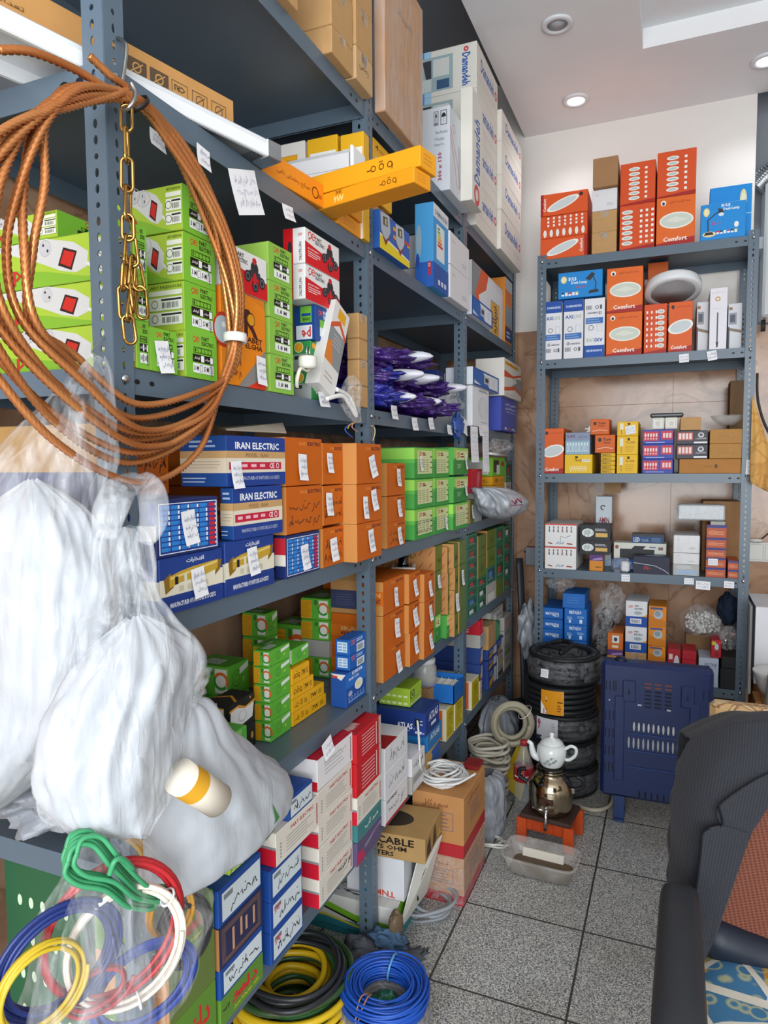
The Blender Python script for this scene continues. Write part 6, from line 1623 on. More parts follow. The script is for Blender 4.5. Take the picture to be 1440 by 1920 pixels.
longthing((-.86, 1.595, 2.128), (-.545, 1.52, 2.088), .07, .035, 'tube_light_box', 'lower long yellow tube-light box jutting out over the aisle', 'box', '#ec9a16', 'card', k_9w)
longthing((-1.02, 1.625, 2.166), (-.535, 1.535, 2.128), .075, .046, 'tube_light_box', 'upper long yellow 9W tube-light box jutting out over the aisle', 'box', '#f0a418', 'card', k_9w)
longthing((-.868, 1.285, 2.129), (-.84, 1.552, 2.129), .06, .056, 'tube_light_box', 'long orange box with a drawn bulb, lying along the fifth-shelf lip', 'box', '#ee8f1e', 'card', k_nama)
# ---------------------------------------------------------------- fourth shelf of the near bay
def k_lean(mb, f, o):
    F = f['F']; F.r(0, 0, 1, 1, '#e4e2de'); F.r(0, .30, 1, .70, '#8c9092'); F.poly([(0, .3), (.55, .3), (.25, .56), (0, .5)], '#e0822c'); F.poly([(0, .66), (.5, .78), (1, .68), (1, .73), (.5, .84), (0, .72)], '#d8582c'); F.r(.3, .84, .8, .96, '#e9a81c'); F.lines(.3, .5, .9, .66, '#b9bcc0', 4, 3, .3); F.lines(.2, .1, .8, .2, '#b9a89a', 2, 3, .3)
lb = simplebox('distribution_box_carton', 'white, grey and orange carton leaning against the brown stack by the middle post', 'box', (-0.800, 1.530, 1.682), radians(90), (.085, .04, .24), '#dcdad6', 'card', k_lean); lb.rotation_euler = (0, radians(24), radians(90))
pl = empty('travel_plug', (-0.800, 1.437, 1.741)); tag(pl, 'white two-pin plug with flat cord hanging before the green socket cartons', 'plug')
mb = MB(); mb.lathe([(.0, .012), (.020, .012), (.022, .008), (.022, -.010), (.018, -.016), (0, -.016)], M('#e6e2d8', 'plastic'), 20); mb.build('plug_body', pl)
for s in (-1, 1): mb = MB(); mb.tube([(.001, s * .007, .012), (.001, s * .007, .034)], .0024, M('#c9ccd0', 'chrome'), 8); mb.build('pin', pl)
mb = MB(); mb.tube(spline([(0, .016, -.004), (-.002, .028, -.006), (.0, -.005, -.022), (.0, -.034, -.020), (-.006, -.040, -.045), (-.012, -.03, -.062)], 8), .0045, M('#dcd6c8', 'cable'), 8, flat=.6); mb.build('cord', pl)
bg = tag(sack('cord_bag', [(z, -.795, y, rx, ry) for (z, y), rx, ry in (((1.733, 1.661), .008, .012), ((1.706, 1.667), .022, .035), ((1.669, 1.650), .026, .04), ((1.636, 1.672), .02, .032), ((1.613, 1.705), .009, .012))], CLEARC, None, 7, .12, 4, 40, 30)[0], 'white cord in a clear crinkled bag hanging over the fourth-shelf lip', 'cable')
mb = MB(); mb.tube(spline([(-0.800, 1.529, 1.662), (-0.790, 1.593, 1.675), (-0.790, 1.639, 1.657), (-0.790, 1.681, 1.629), (-0.800, 1.660, 1.677), (-0.800, 1.583, 1.691)], 8), .006, M('#e9e7e2', 'cable'), 8); mb.build('cord', bg)
for col, pts in (('#2f5fc0', ((-0.790, 1.681, 1.615), (-0.790, 1.622, 1.598), (-0.785, 1.605, 1.586), (-0.785, 1.646, 1.571))), ('#e0a82c', ((-0.790, 1.684, 1.616), (-0.788, 1.637, 1.603), (-0.785, 1.618, 1.593))), ('#b98a80', ((-0.790, 1.681, 1.618), (-0.785, 1.643, 1.599), (-0.785, 1.680, 1.586)))):
    mb = MB(); mb.tube(spline(pts, 6), .0016, M(col, 'cable'), 6); mb.build('wire_end', bg)
cb = MB(); cb.tube(spline([(-0.810, 1.835, 1.568), (-0.808, 1.846, 1.590), (-0.810, 1.847, 1.606), (-0.810, 1.824, 1.611)], 6), .0016, M('#d8c890', 'cable'), 6); tag(cb.build('wire_offcut'), 'short bent cream wire sticking up above the orange cartons at the middle post', 'wire')
# ---------------------------------------------------------------- third shelf: lid flap and the dim cartons at the rack end
mb = MB(); f0 = Vector((-0.820, 1.140, 1.570)); mb.add([f0, Vector((-0.820, 1.369, 1.573)), Vector((-0.860, 1.420, 1.598)), Vector((-0.980, 1.329, 1.588))], [(0, 1, 2, 3)], M('#a99f90', 'kraft')); tag(mb.build('loose_lid', solid=.003), 'loose grey cardboard lid lying on the topmost blue and tan carton', 'lid')
def k_end(mb, f, o): L = f['L']; L.r(0, .22, 1, .75, '#343a66'); L.lines(.3, .4, .9, .6, '#6a70a0', 3, 3, .2)
simplebox('switch_carton', 'brown carton with navy band seen through the rack end behind the clear bag', 'box', (-.90, .925, 1.238), radians(90), (.06, .34, .335), '#b08a55', 'kraft', k_end)
sp = empty('switch_plate', (-0.915, 2.342, 1.116)); tag(sp, 'white switch plate with a chrome knob lying on the orange cartons', 'switch'); sp.rotation_euler = (0, 0, radians(20))
mb = MB(); mb.box(-.045, -.065, 0, .045, .065, .012, M('#eceae6', 'plastic'), .004); mb.box(-.033, -.05, .0121, .033, .05, .0128, M('#3c3f44', 'gloss')); mb.build('plate', sp)
mb = MB(); mb.lathe([(.022, .012), (.019, .02), (.017, .045), (.014, .05), (0, .05)], M('#4a4c50', 'chrome'), 20); mb.build('knob', sp)
# ---------------------------------------------------------------- first shelf, middle bay: jar and divided tray
j = empty('glass_jar', (-.925, 2.60, .5985)); tag(j, 'small empty glass jar with a white lid behind the blue tray', 'jar')
mb = MB(); mb.lathe([(.0, .002), (.045, .002), (.05, .012), (.05, .075), (.043, .09), (.04, .098), (.038, .098), (.041, .09), (.047, .074), (.047, .014), (.0, .006)], TUB, 24); mb.build('glass', j)
mb = MB(); mb.lathe([(.042, .094), (.044, .097), (.044, .112), (.04, .115), (0, .115)], M('#d4d6d6', 'plastic'), 24); mb.build('lid', j)
simplebox('cardboard_box', 'brown box under the glass jar', 'box', (-.885, 2.60, .391), radians(90), (.09, .08, .207), '#a8845a', 'kraft')
ty = empty('divider_tray', (-.80, 2.665, .532), radians(90)); tag(ty, 'blue cardboard tray with white cell dividers on upright yellow boxes', 'tray')
mb = MB(); w, d, h = .13, .24, .078
mb.box(-w / 2, 0, 0, w / 2, d, .003, M('#d8d6d0', 'paper')); mb.box(-w / 2, 0, 0, -w / 2 + .003, d, h, M('#1f72c8', 'card')); mb.box(w / 2 - .003, 0, 0, w / 2, d, h + .01, M('#1f72c8', 'card')); mb.box(-w / 2, 0, 0, w / 2, .003, h, M('#1a66b8', 'card')); mb.box(-w / 2, d - .003, 0, w / 2, d, h + .01, M('#8a8076', 'kraft')); mb.build('shell', ty)
mb = MB()
for i in range(1, 5): mb.box(-w / 2 + .003 + i * .0248 - .0008, .003, .003, -w / 2 + .003 + i * .0248 + .0008, d - .003, h - .008, M('#e2e0d8', 'paper'))
for i in range(1, 8): mb.box(-w / 2 + .003, i * .03 - .0008, .003, w / 2 - .003, i * .03 + .0008, h - .008, M('#d8d6ce', 'paper'))
mb.build('divider_grid', ty)
# ---------------------------------------------------------------- fourth shelf, middle bay: sleeves of purple film
Rp = random.Random(8)
bagspots = [(1.93, 1.70, .07, 0), (2.02, 1.695, .07, 0), (2.14, 1.70, .08, 1), (2.27, 1.70, .09, 1), (2.42, 1.70, .08, 1), (2.56, 1.70, .08, 1), (1.95, 1.765, .07, 1), (2.10, 1.775, .08, 0), (2.26, 1.78, .09, 1), (2.42, 1.785, .09, 1), (2.60, 1.78, .09, 1), (2.02, 1.83, .07, 1), (2.18, 1.845, .08, 1), (2.36, 1.855, .08, 1)]
names = ['at the near end beside the middle post', 'second along the bottom row', 'third along the bottom row', 'fourth along the bottom row', 'fifth along the bottom row', 'last along the bottom row, by the far post', 'first in the middle layer', 'second in the middle layer', 'third in the middle layer', 'fourth in the middle layer', 'last in the middle layer', 'first in the top layer', 'second in the top layer', 'last in the top layer']
for i, (y, z, ry, pu) in enumerate(bagspots):
    o = crumple('lamp_sleeve', (-.90 + Rp.uniform(-.01, .01) + (0.0 if z < 1.75 else -.03), y, z + .012), (.105, ry * .86, .031), PURPLE if pu else BLUEFILM, None, i * 3 + 1, .55, 46, 30, Rp.uniform(-.3, .3), 2.6)
    tag(o, ('purple film packet ' if pu else 'blue film packet ') + names[i] + ' of the film pile', 'packet', 'film packets on the fourth shelf')
    if i in (1, 3, 7, 8, 10, 12): crumple('white_tube', (-.86, y + .04, z + .018), (.10, .03, .02), M('#dcdce6', 'plastic'), o, i, .1, 24, 14)
tag(crumple('clear_bag', (-.86, 2.69, 1.75), (.055, .07, .055), CLEARC, None, 5, .4), 'clear crinkled bag at the end of the purple film pile', 'bag')
mb = MB(); tag(crumple('blue_packet', (-.815, 2.70, 1.655), (.018, .05, .05), M('#2a4f9c', 'gloss'), None, 9, .5, 30, 20), 'small blue foil packet hanging over the lip by the far post', 'packet')
# ---------------------------------------------------------------- third shelf, far bay: carrier bag, stick, clear bag
pb, S = sack('carrier_bag', [(1.395, -.78, 2.93, .02, .05), (1.385, -.765, 3.02, .06, .16), (1.345, -.74, 3.12, .085, .26), (1.30, -.74, 3.17, .09, .28), (1.262, -.75, 3.22, .075, .22), (1.243, -.76, 3.24, .03, .14)], WHITEBAG, None, 6, .14, 3, 80, 40)
tag(pb, 'pale plastic carrier bag with red lettering spilling over the third shelf, far end', 'bag')
mb = MB(); mk = [(u, v) for u, v in ((.99, .42), (.985, .5), (.975, .42), (.965, .5), (.955, .45), (.945, .52), (.93, .44))]
mb.tube([S(u % 1, v, .002) for u, v in mk], .003, M('#a8324a', 'ink'), 5); mb.tube([S(u % 1, .55, .002) for u in (1.0, .985, .97, .95, .93, .91)], .002, M('#a8506a', 'ink'), 5); mb.build('printed_mark', pb)
mb = MB(); a_ = Vector((-0.800, 3.141, 1.547)); b_ = Vector((-0.800, 3.515, 1.538)); mb.tube([a_, b_], .006, M('#ecebe8', 'plastic'), 8); tag(mb.build('white_stick'), 'white plastic strip on the lime socket carton, far bay', 'strip')
tag(crumple('clear_bag', (-0.800, 3.285, 1.579), (.07, .15, .04), CLEARC, None, 14, .3), 'clear blown-up bag lying above the far bay boxes under the receipts', 'bag')

# ---------------------------------------------------------------- on the floor by the long rack
def pack(name, label, cat, c, rings, r, mats, seed=1, jit=.004, n=7, per=40, group=None, squash=1.0):
    """A coil of cable: rings of given radius and height, each a little off true."""
    Rn = random.Random(seed); mb = MB(); c = Vector(c)
    for i, (R, z) in enumerate(rings):
        ox, oy, tx, ty = (Rn.uniform(-jit, jit) for _ in range(4)); ph = Rn.uniform(0, 6)
        mb.tube([c + Vector((ox + cos(a) * (R + jit * .7 * sin(2 * a + ph)), oy + sin(a) * (R + jit * .7 * sin(3 * a + ph)) * squash, z + tx * cos(a) * 1.2 + ty * sin(a) * 1.2)) for a in [2 * pi * k / per for k in range(per)]], r, M(mats[i % len(mats)] if len(mats) < 4 else mats[Rn.randrange(len(mats))], 'cable'), n, True)
    return tag(mb.build(name), label, cat, group)
Q = random.Random(3)
yc = pack('cable_coil', 'thick coil of yellow and green earth cable on the floor', 'cable coil', (-.925, 1.53, .0), [(.075 + .021 * i + Q.uniform(-.004, .004), .010 + .018 * k) for k in range(8) for i in range(5) if not (k > 5 and i < 1)], .0092, ['#d9b31c', '#d9b31c', '#2e5a34', '#d2a818', '#33502c', '#e0bc2a'], 4, .006)
pack('cable_coil', 'black cable looped over the yellow and green coil', 'cable coil', (-.905, 1.50, .150), [(.118, .012), (.134, .010), (.126, .026)], .0078, ['#25282c'], 6, .008)
pack('cable_coil', 'brown wire ends curled inside the yellow and green coil', 'wire', (-.935, 1.545, 0), [(.045, .006), (.034, .012), (.05, .014)], .003, ['#b86a44'], 7, .012)
gc = pack('cable_coil', 'grey film-wrapped coil under the blue wire coil', 'cable coil', (-.678, 1.585, 0), [(.062 + .0125 * i, .007 + .0128 * k) for k in range(7) for i in range(5)], .0068, ['#6a6668', '#7a7678'], 8, .002)
mb = MB(); mb.lathe([(.05, .002), (.122, .002), (.126, .045), (.120, .096), (.055, .098), (.05, .05), (.05, .002)], CLEARC, 40, (-.678, 1.585, 0)); mb.build('film_wrap', gc)
bc = pack('cable_coil', 'coil of bright blue wire lying on the grey wrapped coil', 'cable coil', (-.673, 1.575, .098), [(.066 + .0058 * i + Q.uniform(-.002, .002), .004 + .0062 * k) for k in range(8) for i in range(9)], .0033, ['#1e4fae', '#2358bc'], 9, .0035, 6, 44)
mb = MB()
for dx in (-.004, .004): mb.tube(spline([(-.705 + dx, 1.475, .03), (-.70 + dx, 1.462, .12), (-.695 + dx * 2, 1.49, .158), (-.69 + dx, 1.52, .15)], 6), .002, M('#b07a5a', 'cloth'), 5)
mb.build('string_tie', bc); mb = MB(); mb.tube([Vector((-.685, 1.658, .125)) + Vector((cos(a) * .004, sin(a) * .034, cos(a) * .0 + sin(a + 1.57) * .034)) for a in [2 * pi * k / 14 for k in range(14)]], .0035, M('#5a9ac8', 'plastic'), 5, True); mb.build('cable_tie', bc)
tag(crumple('green_bag', (-.675, 1.585, .062), (.04, .04, .035), M('#2f7a58', 'gloss'), None, 4, .5), 'crumpled green film inside the blue and grey coils', 'bag')
tag(crumple('rag', (-.79, 1.735, .036), (.13, .06, .055), M('#5b5f66', 'cloth'), None, 21, .8, 60, 34, .5, 2.6), 'dirty grey rag heaped at the middle post foot', 'rag')
tag(crumple('rag', (-.715, 1.775, .026), (.06, .045, .035), M('#7c6a4a', 'cloth'), None, 12, .8, 50, 30, .2, 2.8), 'brown oily rag beside the blue wire coil', 'rag')
tag(crumple('rag', (-.76, 1.80, .085), (.05, .035, .028), M('#54708f', 'cloth'), None, 15, .7, 40, 26, .2, 2.4), 'blue-grey cloth on top of the dirty rag', 'rag')
tag(crumple('shoe_sole', (-.745, 1.83, .11), (.022, .03, .05), M('#6a5844', 'rubber'), None, 2, .2, 30, 20), 'brown worn sole standing on the rags by the middle post', 'shoe')
def dressed(name, label, corner, w, d, h, rotz, hx, fin, fn, notes=None):
    """Carton whose near right bottom corner stands at corner; its left face looks at the door."""
    mb = MB(); mb.box(-w / 2, 0, 0, w / 2, d, h, M(hx, fin), .002); f = boxfaces(mb, w, d, h); fn(mb, f, {})
    o = mb.build(name, None, None, (0, 0, radians(90) + rotz)); R_ = Matrix.Rotation(radians(90) + rotz, 3, 'Z'); o.location = Vector(corner) - R_ @ Vector((-w / 2, 0, 0)); return tag(o, label, 'box')
dressed('cable_carton', 'big white, green and teal carton on the floor behind the middle post', (-.770, 1.885, 0), .24, .34, .124, 0, '#dcdcd6', 'card', k_wirebox)
fp = MB(); fp.add([(-.762, 1.90, .05), (-.752, 2.13, .04), (-.70, 2.14, .25), (-.735, 1.99, .23)], [(0, 1, 2, 3)], M('#e2e2da', 'card')); fo = Face(fp, (-.7595, 1.90, .045), (.03, .97, .0), (.22, .1, .97), .23, .2); fo.e(.62, .42, .17, .3, '#17181a'); tag(fp.build('cardboard_flap', solid=.003), 'white cardboard flap with a torn black hole beside the green carton', 'cardboard')
dressed('cable_carton', 'white carton lying on the green and teal one under the brown cable carton', (-.757, 1.93, .125), .14, .2, .137, 0, '#d9dbe0', 'card', k_tnk)
dressed('cable_carton', 'brown carton lettered for cable with a round hole in its top', (-.686, 1.93, .2635), .20, .30, .079, radians(4), '#b3905e', 'kraft', k_coax)
rb_ = dressed('cable_carton', 'film-wrapped red-based brown carton on the floor, lower of two', (-.63, 2.16, 0), .28, .185, .165, 0, '#b98a64', 'kraft', k_redstripe)
dressed('cable_carton', 'red-based brown carton topped with white cable, upper of two', (-.63, 2.16, .167), .28, .185, .21, 0, '#c08a56', 'kraft', k_redstripe)
mb = MB(); mb.box(-.1415, -.0015, .001, .1415, .1865, .1665, CLEARC, .004); mb.build('film_wrap', rb_)
pack('cable_coil', 'coil of white cable on the upper red-based carton', 'cable coil', (-.735, 2.275, .379), [(.050 + .009 * i, .005 + .0085 * k) for k in range(4) for i in range(4)], .0042, ['#e6e6e4', '#dcdcda'], 11, .010, 7, 40)
mb = MB(); mb.tube(spline([(-.80, 2.23, .40), (-.79, 2.17, .47), (-.80, 2.19, .54), (-.83, 2.25, .62)], 8), .0042, M('#e4e4e2', 'cable'), 7); mb.tube(spline([(-.70, 2.19, .40), (-.66, 2.20, .41), (-.62, 2.27, .42)], 8), .0042, M('#e4e4e2', 'cable'), 7); tag(mb.build('cable_tail'), 'loose white cable tails rising from the white cable coil', 'cable')
mb = MB(); mb.box(-.70, 2.38, .379, -.64, 2.46, .392, M('#8a1d22', 'card'), .003); tag(mb.build('red_strip'), 'dark red strip behind the white cable coil', 'strip')
pack('cable_coil', 'tangle of grey cable under the lowest shelf beside the far post', 'cable coil', (-.90, 2.62, .0), [(.1 + .01 * i, .01 + .016 * k) for k in range(14) for i in range(2)], .007, ['#77797a', '#8a8c88', '#66686a'], 13, .016)
pack('cable_coil', 'loops of grey cable poking out under the green and teal carton', 'cable coil', (-.735, 2.10, .0), [(.075, .012), (.085, .026), (.07, .035), (.09, .045)], .006, ['#9aa0a6'], 14, .012)
pack('cable_coil', 'beige cable stacked in loops under the far bay', 'cable coil', (-.735, 2.91, .0), [(.068 + .011 * (k % 2), .012 + .0135 * k) for k in range(20)], .0075, ['#b9b3a2', '#c6c0b0'], 15, .012)
coil('hose_coil', 'coil of beige hose leaning upright under the far bay', 'hose', (-.66, 3.02, .335), .075, .012, 5, '#a39c86', 'rubber', .016, .05, 4, (cos(.35), sin(.35), 0), (0, 0, 1), 1.1, ties=1)
pack('cable_coil', 'small ring of thin white cable on the floor by the plastic tub', 'cable coil', (-.645, 2.585, .0), [(.062, .005), (.070, .009), (.058, .012)], .004, ['#d9d8d0'], 16, .01, squash=.7)
a = sack('carrier_bag', [(.335, -.80, 3.30, .02, .04), (.32, -.79, 3.27, .05, .10), (.27, -.78, 3.24, .08, .16), (.2, -.77, 3.23, .09, .19), (.1, -.78, 3.23, .09, .19), (.0, -.79, 3.23, .08, .17)], GREYBAG, None, 7, .12, 6)[0]; tag(a, 'grey-white plastic bag with red print slumped under the far bay', 'bag')
b, S = sack('carrier_bag', [(.335, -.885, 2.92, .02, .03), (.31, -.885, 2.92, .035, .05), (.23, -.885, 2.93, .042, .062), (.10, -.885, 2.93, .046, .066), (.01, -.885, 2.93, .04, .06)], WHITEBAG, None, 7, .1, 9); tag(b, 'white bag with a crimson swirl behind the far post', 'bag')
mb = MB(); mb.tube([S((.9 + .06 * cos(t) * (1 - .09 * t)) % 1, .55 + .2 * sin(t) * (1 - .09 * t), .003) for t in [k * .35 for k in range(26)]], .006, M('#a8244a', 'ink'), 6, flat=.3); mb.build('printed_mark', b)
tag(sack('carrier_bag', [(.245, -.685, 2.66, .03, .05), (.22, -.675, 2.66, .06, .08), (.12, -.67, 2.67, .065, .10), (.04, -.665, 2.67, .06, .09), (.0, -.665, 2.67, .05, .08)], GREYBAG, None, 8, .09, 12)[0], 'grey plastic bag standing on the floor behind the red-based cartons', 'bag')
mb = MB(); mb.add([(-.70, 3.0, .06), (-.60, 2.96, .0), (-.575, 3.02, .18), (-.62, 3.08, .26)], [(0, 1, 2, 3)], M('#c9a820', 'plastic')); tag(mb.build('yellow_sheet', solid=.004), 'yellow plastic sheet leaning under the hose coil', 'sheet')
tag(crumple('dark_bag', (-.74, 3.53, .13), (.05, .08, .12), M('#23272e', 'rubber'), None, 6, .3), 'dark bundle in the corner between the two racks', 'bag')
mb = MB(); mb.tube(spline([(-.715, 3.62, .0), (-.73, 3.66, .35), (-.75, 3.7, .62), (-.78, 3.75, .98)], 6), .022, M('#2a2f38', 'rubber'), 10, flat=.6); tag(mb.build('folded_umbrella'), 'dark folded bar leaning in the corner between the racks', 'bar')
tag(crumple('wrapped_pack', (-.70, 3.60, .62), (.05, .08, .14), GREYBAG, None, 8, .35), 'grey film-wrapped pack leaning in the corner between the racks', 'pack')
gb = simplebox('junction_box', 'small grey box with red edge on the back wall left of the back rack', 'box', (-.742, 3.88, .925), 0, (.06, .068, .1), '#8b8e98', 'plastic', lambda mb, f, o: f['T'].r(.1, .1, .9, .9, '#a8384a'))
# ---------------------------------------------------------------- stack of corrugated conduit coils
TH = [(0, .125), (.127, .25), (.252, .375), (.377, .505), (.507, .64)]
CL = ['wrapped black conduit coil at the floor, lowest of the five', 'black conduit coil second from the floor in the stack', 'wrapped black conduit coil with an upside-down white 16 label', 'black corrugated conduit coil with an orange 13/5 label', 'wrapped black conduit coil on top of the stack with a small note']
for i, (z0, z1) in enumerate(TH):
    mb = MB(); k = 5; cx, cy = -.462 + (.004, -.006, .003, -.008, .006)[i], 3.205 + (.0, .005, .004, -.004, .004)[i]; st = (z1 - z0 - .002) / k
    for q in range(k):
        for R in (.150, .126):
            N_ = 150; mb.tube([(cx + cos(a) * R, cy + sin(a) * R, z0 + .001 + st * (q + .5)) for a in [2 * pi * t / N_ for t in range(N_)]], [.0126 if t % 2 else .0108 for t in range(N_)], M('#1d1f22', 'rubber'), 8, True)
    o = mb.build('conduit_coil'); tag(o, CL[i], 'conduit coil', 'stack of black conduit coils')
    if i != 3:
        m2 = MB(); h = z1 - z0; m2.grid(lambda u, v: Vector((cx + cos(2 * pi * u) * (.137 + .032 * cos(2 * pi * v) * (1 + .12 * noise.noise(Vector((u * 40, v * 6, i))))), cy + sin(2 * pi * u) * (.137 + .032 * cos(2 * pi * v) * (1 + .12 * noise.noise(Vector((u * 40, v * 6, i))))), z0 + h / 2 + (h / 2 - .001) * sin(2 * pi * v))), 60, 14, BLACKWRAP, True, True); m2.build('film_wrap', o)
    if i in (2, 3):
        lb = MB(); u0 = -1.95 if i == 3 else -2.15; wd = .62 if i == 3 else .60; hh = z1 - z0 - .02; F_ = []; V_ = []; rr = .166 if i == 3 else .172
        for t in range(9): a = u0 + wd * t / 8; V_ += [(cx + cos(a) * rr, cy + sin(a) * rr, z0 + .008), (cx + cos(a) * rr, cy + sin(a) * rr, z0 + .008 + hh)]; F_ += [(2 * t - 2, 2 * t, 2 * t + 1, 2 * t - 1)] if t else []
        lb.add(V_, F_, M('#e69a24' if i == 3 else '#dcdce2', 'gloss')); am = u0 + wd / 2
        f = Face(lb, (cx + cos(u0) * rr, cy + sin(u0) * rr - .006, z0 + .008), (-sin(am), cos(am), 0), (0, 0, 1), rr * wd * .99, hh)
        if i == 3: f.poly([(0, 0), (.32, 0), (.0, .55)], '#e4e0da'); f.t(.12, .02, .5, .24, '13/5', '#a8283a'); f.t(.22, .62, .7, .9, 'لوله خرطومی', '#f4efe0'); f.r(.2, .52, .95, .57, '#6a3a10'); f.lines(.5, .12, .95, .45, '#8a4a14', 3, 3, .4)
        else: f.t(.05, .45, .3, .95, '16', '#b0304a', True, 180); f.r(0, 0, 1, .2, '#2a3048'); f.t(.2, .04, .8, .17, 'لوله خرطومی', '#dfe0e8', True, 180); f.lines(.35, .4, .95, .85, '#a0a2b0', 4, 3, .3)
        lb.build('label', o)
    if i == 4: note_mesh(.036, .036, 5, o, (cx - .06, cy - .163, z1 - .055), (0, 0, radians(-15)))
mb = MB(); mb.tube(spline([(-.46, 3.11, .645), (-.42, 3.2, .668), (-.48, 3.28, .66), (-.53, 3.2, .655), (-.45, 3.15, .655)], 12), .011, M('#1d1f22', 'rubber'), 8); tag(mb.build('conduit_end'), 'loose black conduit end curled in the top coil', 'conduit')
mb = MB(); mb.tube(spline([(-.37, 3.0, .009), (-.30, 2.985, .009), (-.25, 3.02, .009), (-.225, 3.10, .009), (-.22, 3.3, .009)], 10), .0085, M('#b8b09c', 'rubber'), 8); tag(mb.build('hose'), 'beige hose curving on the floor below the conduit stack', 'hose')
# ---------------------------------------------------------------- kettle, teapot, stool, bottle, tub
st = empty('plastic_stool', (-.432, 2.715, 0), radians(-6)); tag(st, 'low orange plastic stool with scorched top under the steel kettle', 'stool')
mb = MB(); mb.box(-.10, -.09, .098, .10, .09, .116, M('#43302a', 'rubber'), .006); mb.build('seat', st)
mb = MB(); mb.box(-.085, -.078, .05, .085, .078, .098, M('#b8461e', 'plastic'), .004); f = Face(mb, (-.085, -.078, .05), (1, 0, 0), (0, 0, 1), .17, .048); f.fr(.2, .15, .7, .85, '#8a3214', .002); f.ring(.45, .5, .009, .002, '#8a3214'); mb.build('apron', st)
for sx in (-1, 1):
    for sy in (-1, 1): mb = MB(); mb.box(sx * .092 - .02, sy * .08 - .014, 0, sx * .092 + .02, sy * .08 + .014, .1, M('#c04c20', 'plastic'), .004); mb.build('leg', st)
STEELK = M('#b3a58c', 'chrome')
kt = empty('kettle', (-.432, 2.715, .1165)); tag(kt, 'round polished steel kettle with a tap, standing on the orange stool', 'kettle')
mb = MB(); mb.lathe([(0, .001), (.076, .001), (.082, .008), (.085, .03), (.087, .07), (.085, .10), (.076, .125), (.062, .142), (.052, .148), (.052, .158), (.056, .162), (.056, .168), (.0, .168)], STEELK, 48); mb.build('body', kt)
mb = MB(); mb.lathe([(.0575, .1681), (.056, .176), (.045, .182), (.045, .179), (.0, .179)], M('#54504a', 'chrome'), 36); mb.build('rim', kt)
for s in (-1, 1):
    h = MB(); h.tube(spline([(s * .078, 0, .095), (s * .10, 0, .10), (s * .125, 0, .115), (s * .125, 0, .142), (s * .10, 0, .15)], 6), .0085, M('#17171a', 'rubber'), 10); h.box(min(s * .076, s * .095), -.012, .082, max(s * .076, s * .095), .012, .104, M('#b9b6ae', 'chrome'), .003); h.build('handle', kt)
mb = MB(); mb.box(-.030, -.0905, .056, .024, -.082, .080, M('#3d2013', 'gloss'), .002); mb.build('plate', kt)
mb = MB(); mb.tube([(0, -.082, .032), (0, -.118, .032)], .006, M('#c9cacc', 'chrome'), 12); mb.tube([(0, -.112, .055), (0, -.112, .01), (0, -.124, -.028)], .0065, M('#c9cacc', 'chrome'), 12); mb.tube([(0, -.112, .056), (.0, -.112, .062)], .009, M('#c9cacc', 'chrome'), 12); tp_ = mb.build('tap', kt); mb = MB(); mb.tube([(-.002, -.105, .04), (-.055, -.098, .044)], .004, M('#d2d3d5', 'chrome'), 10); mb.build('tap_lever', tp_)
tp = empty('teapot', (-.430, 2.715, .2985)); tag(tp, 'white porcelain teapot with grey flower sprays on the kettle', 'teapot')
WP = M('#e9edec', 'gloss')
mb = MB(); mb.lathe([(0, .002), (.040, .001), (.044, .006), (.054, .03), (.058, .055), (.056, .074), (.047, .086), (.042, .088), (.0, .088)], WP, 40)
f = Face(mb, (-.04, -.0575, .012), (1, 0, 0), (0, 0, 1), .08, .06)
for u, v in ((.42, .42), (.6, .6), (.72, .38), (.3, .25), (.52, .22), (.82, .52)):
    for k in range(5): a = k * 1.256 + u * 9; f.e(u + .045 * cos(a), v + .06 * sin(a), .026, .032, '#8f9e9c', 8)
for P in ([(.2, .2), (.42, .4), (.6, .6), (.74, .7)], [(.42, .4), (.6, .3), (.84, .5)], [(.3, .25), (.5, .2), (.72, .38)]): f.stroke(P, '#6f7f7c', .0012)
mb.build('body', tp)
mb = MB(); mb.lathe([(.045, .0885), (.044, .094), (.030, .106), (.012, .112), (.007, .116), (.010, .124), (.009, .131), (0, .134)], WP, 32); mb.build('lid', tp)
mb = MB(); mb.tube(spline([(-.046, 0, .022), (-.068, 0, .030), (-.078, 0, .055), (-.082, 0, .075), (-.096, 0, .084)], 6), [.017 - .0105 * i / 24 for i in range(25)], WP, 14); mb.build('spout', tp)
mb = MB(); mb.tube(spline([(.053, 0, .074), (.075, 0, .088), (.094, 0, .080), (.092, 0, .055), (.072, 0, .034), (.054, 0, .030)], 6), .0065, WP, 12); mb.build('handle', tp)
bo = empty('soda_bottle', (-.577, 2.90, 0)); tag(bo, 'clear plastic soda bottle with red cap and label beside the kettle', 'bottle')
mb = MB(); mb.lathe([(0, .004), (.034, .003), (.042, .012), (.043, .07), (.040, .085), (.043, .10), (.043, .18), (.040, .20), (.030, .235), (.018, .268), (.0135, .285), (.0135, .30)], BOTTLE, 32); mb.build('bottle_body', bo)
mb = MB(); mb.lathe([(.0437, .135), (.0439, .137), (.0439, .192), (.0432, .195)], M('#a8202c', 'gloss'), 32); f = Face(mb, (-.032, -.0445, .137), (1, 0, 0), (0, 0, 1), .064, .055); f.hand(.05, .2, .95, .85, '#ecdcdc', 3, 1, .004); f.e(.55, .45, .13, .2, '#2a0c10'); f.hand(.48, .35, .62, .6, '#ecdcdc', 1, 1, .0015); mb.build('label', bo)
mb = MB(); mb.lathe([(.0165, .286), (.0168, .304), (.015, .307), (0, .307)], M('#b0323c', 'plastic'), 20); mb.build('cap', bo)
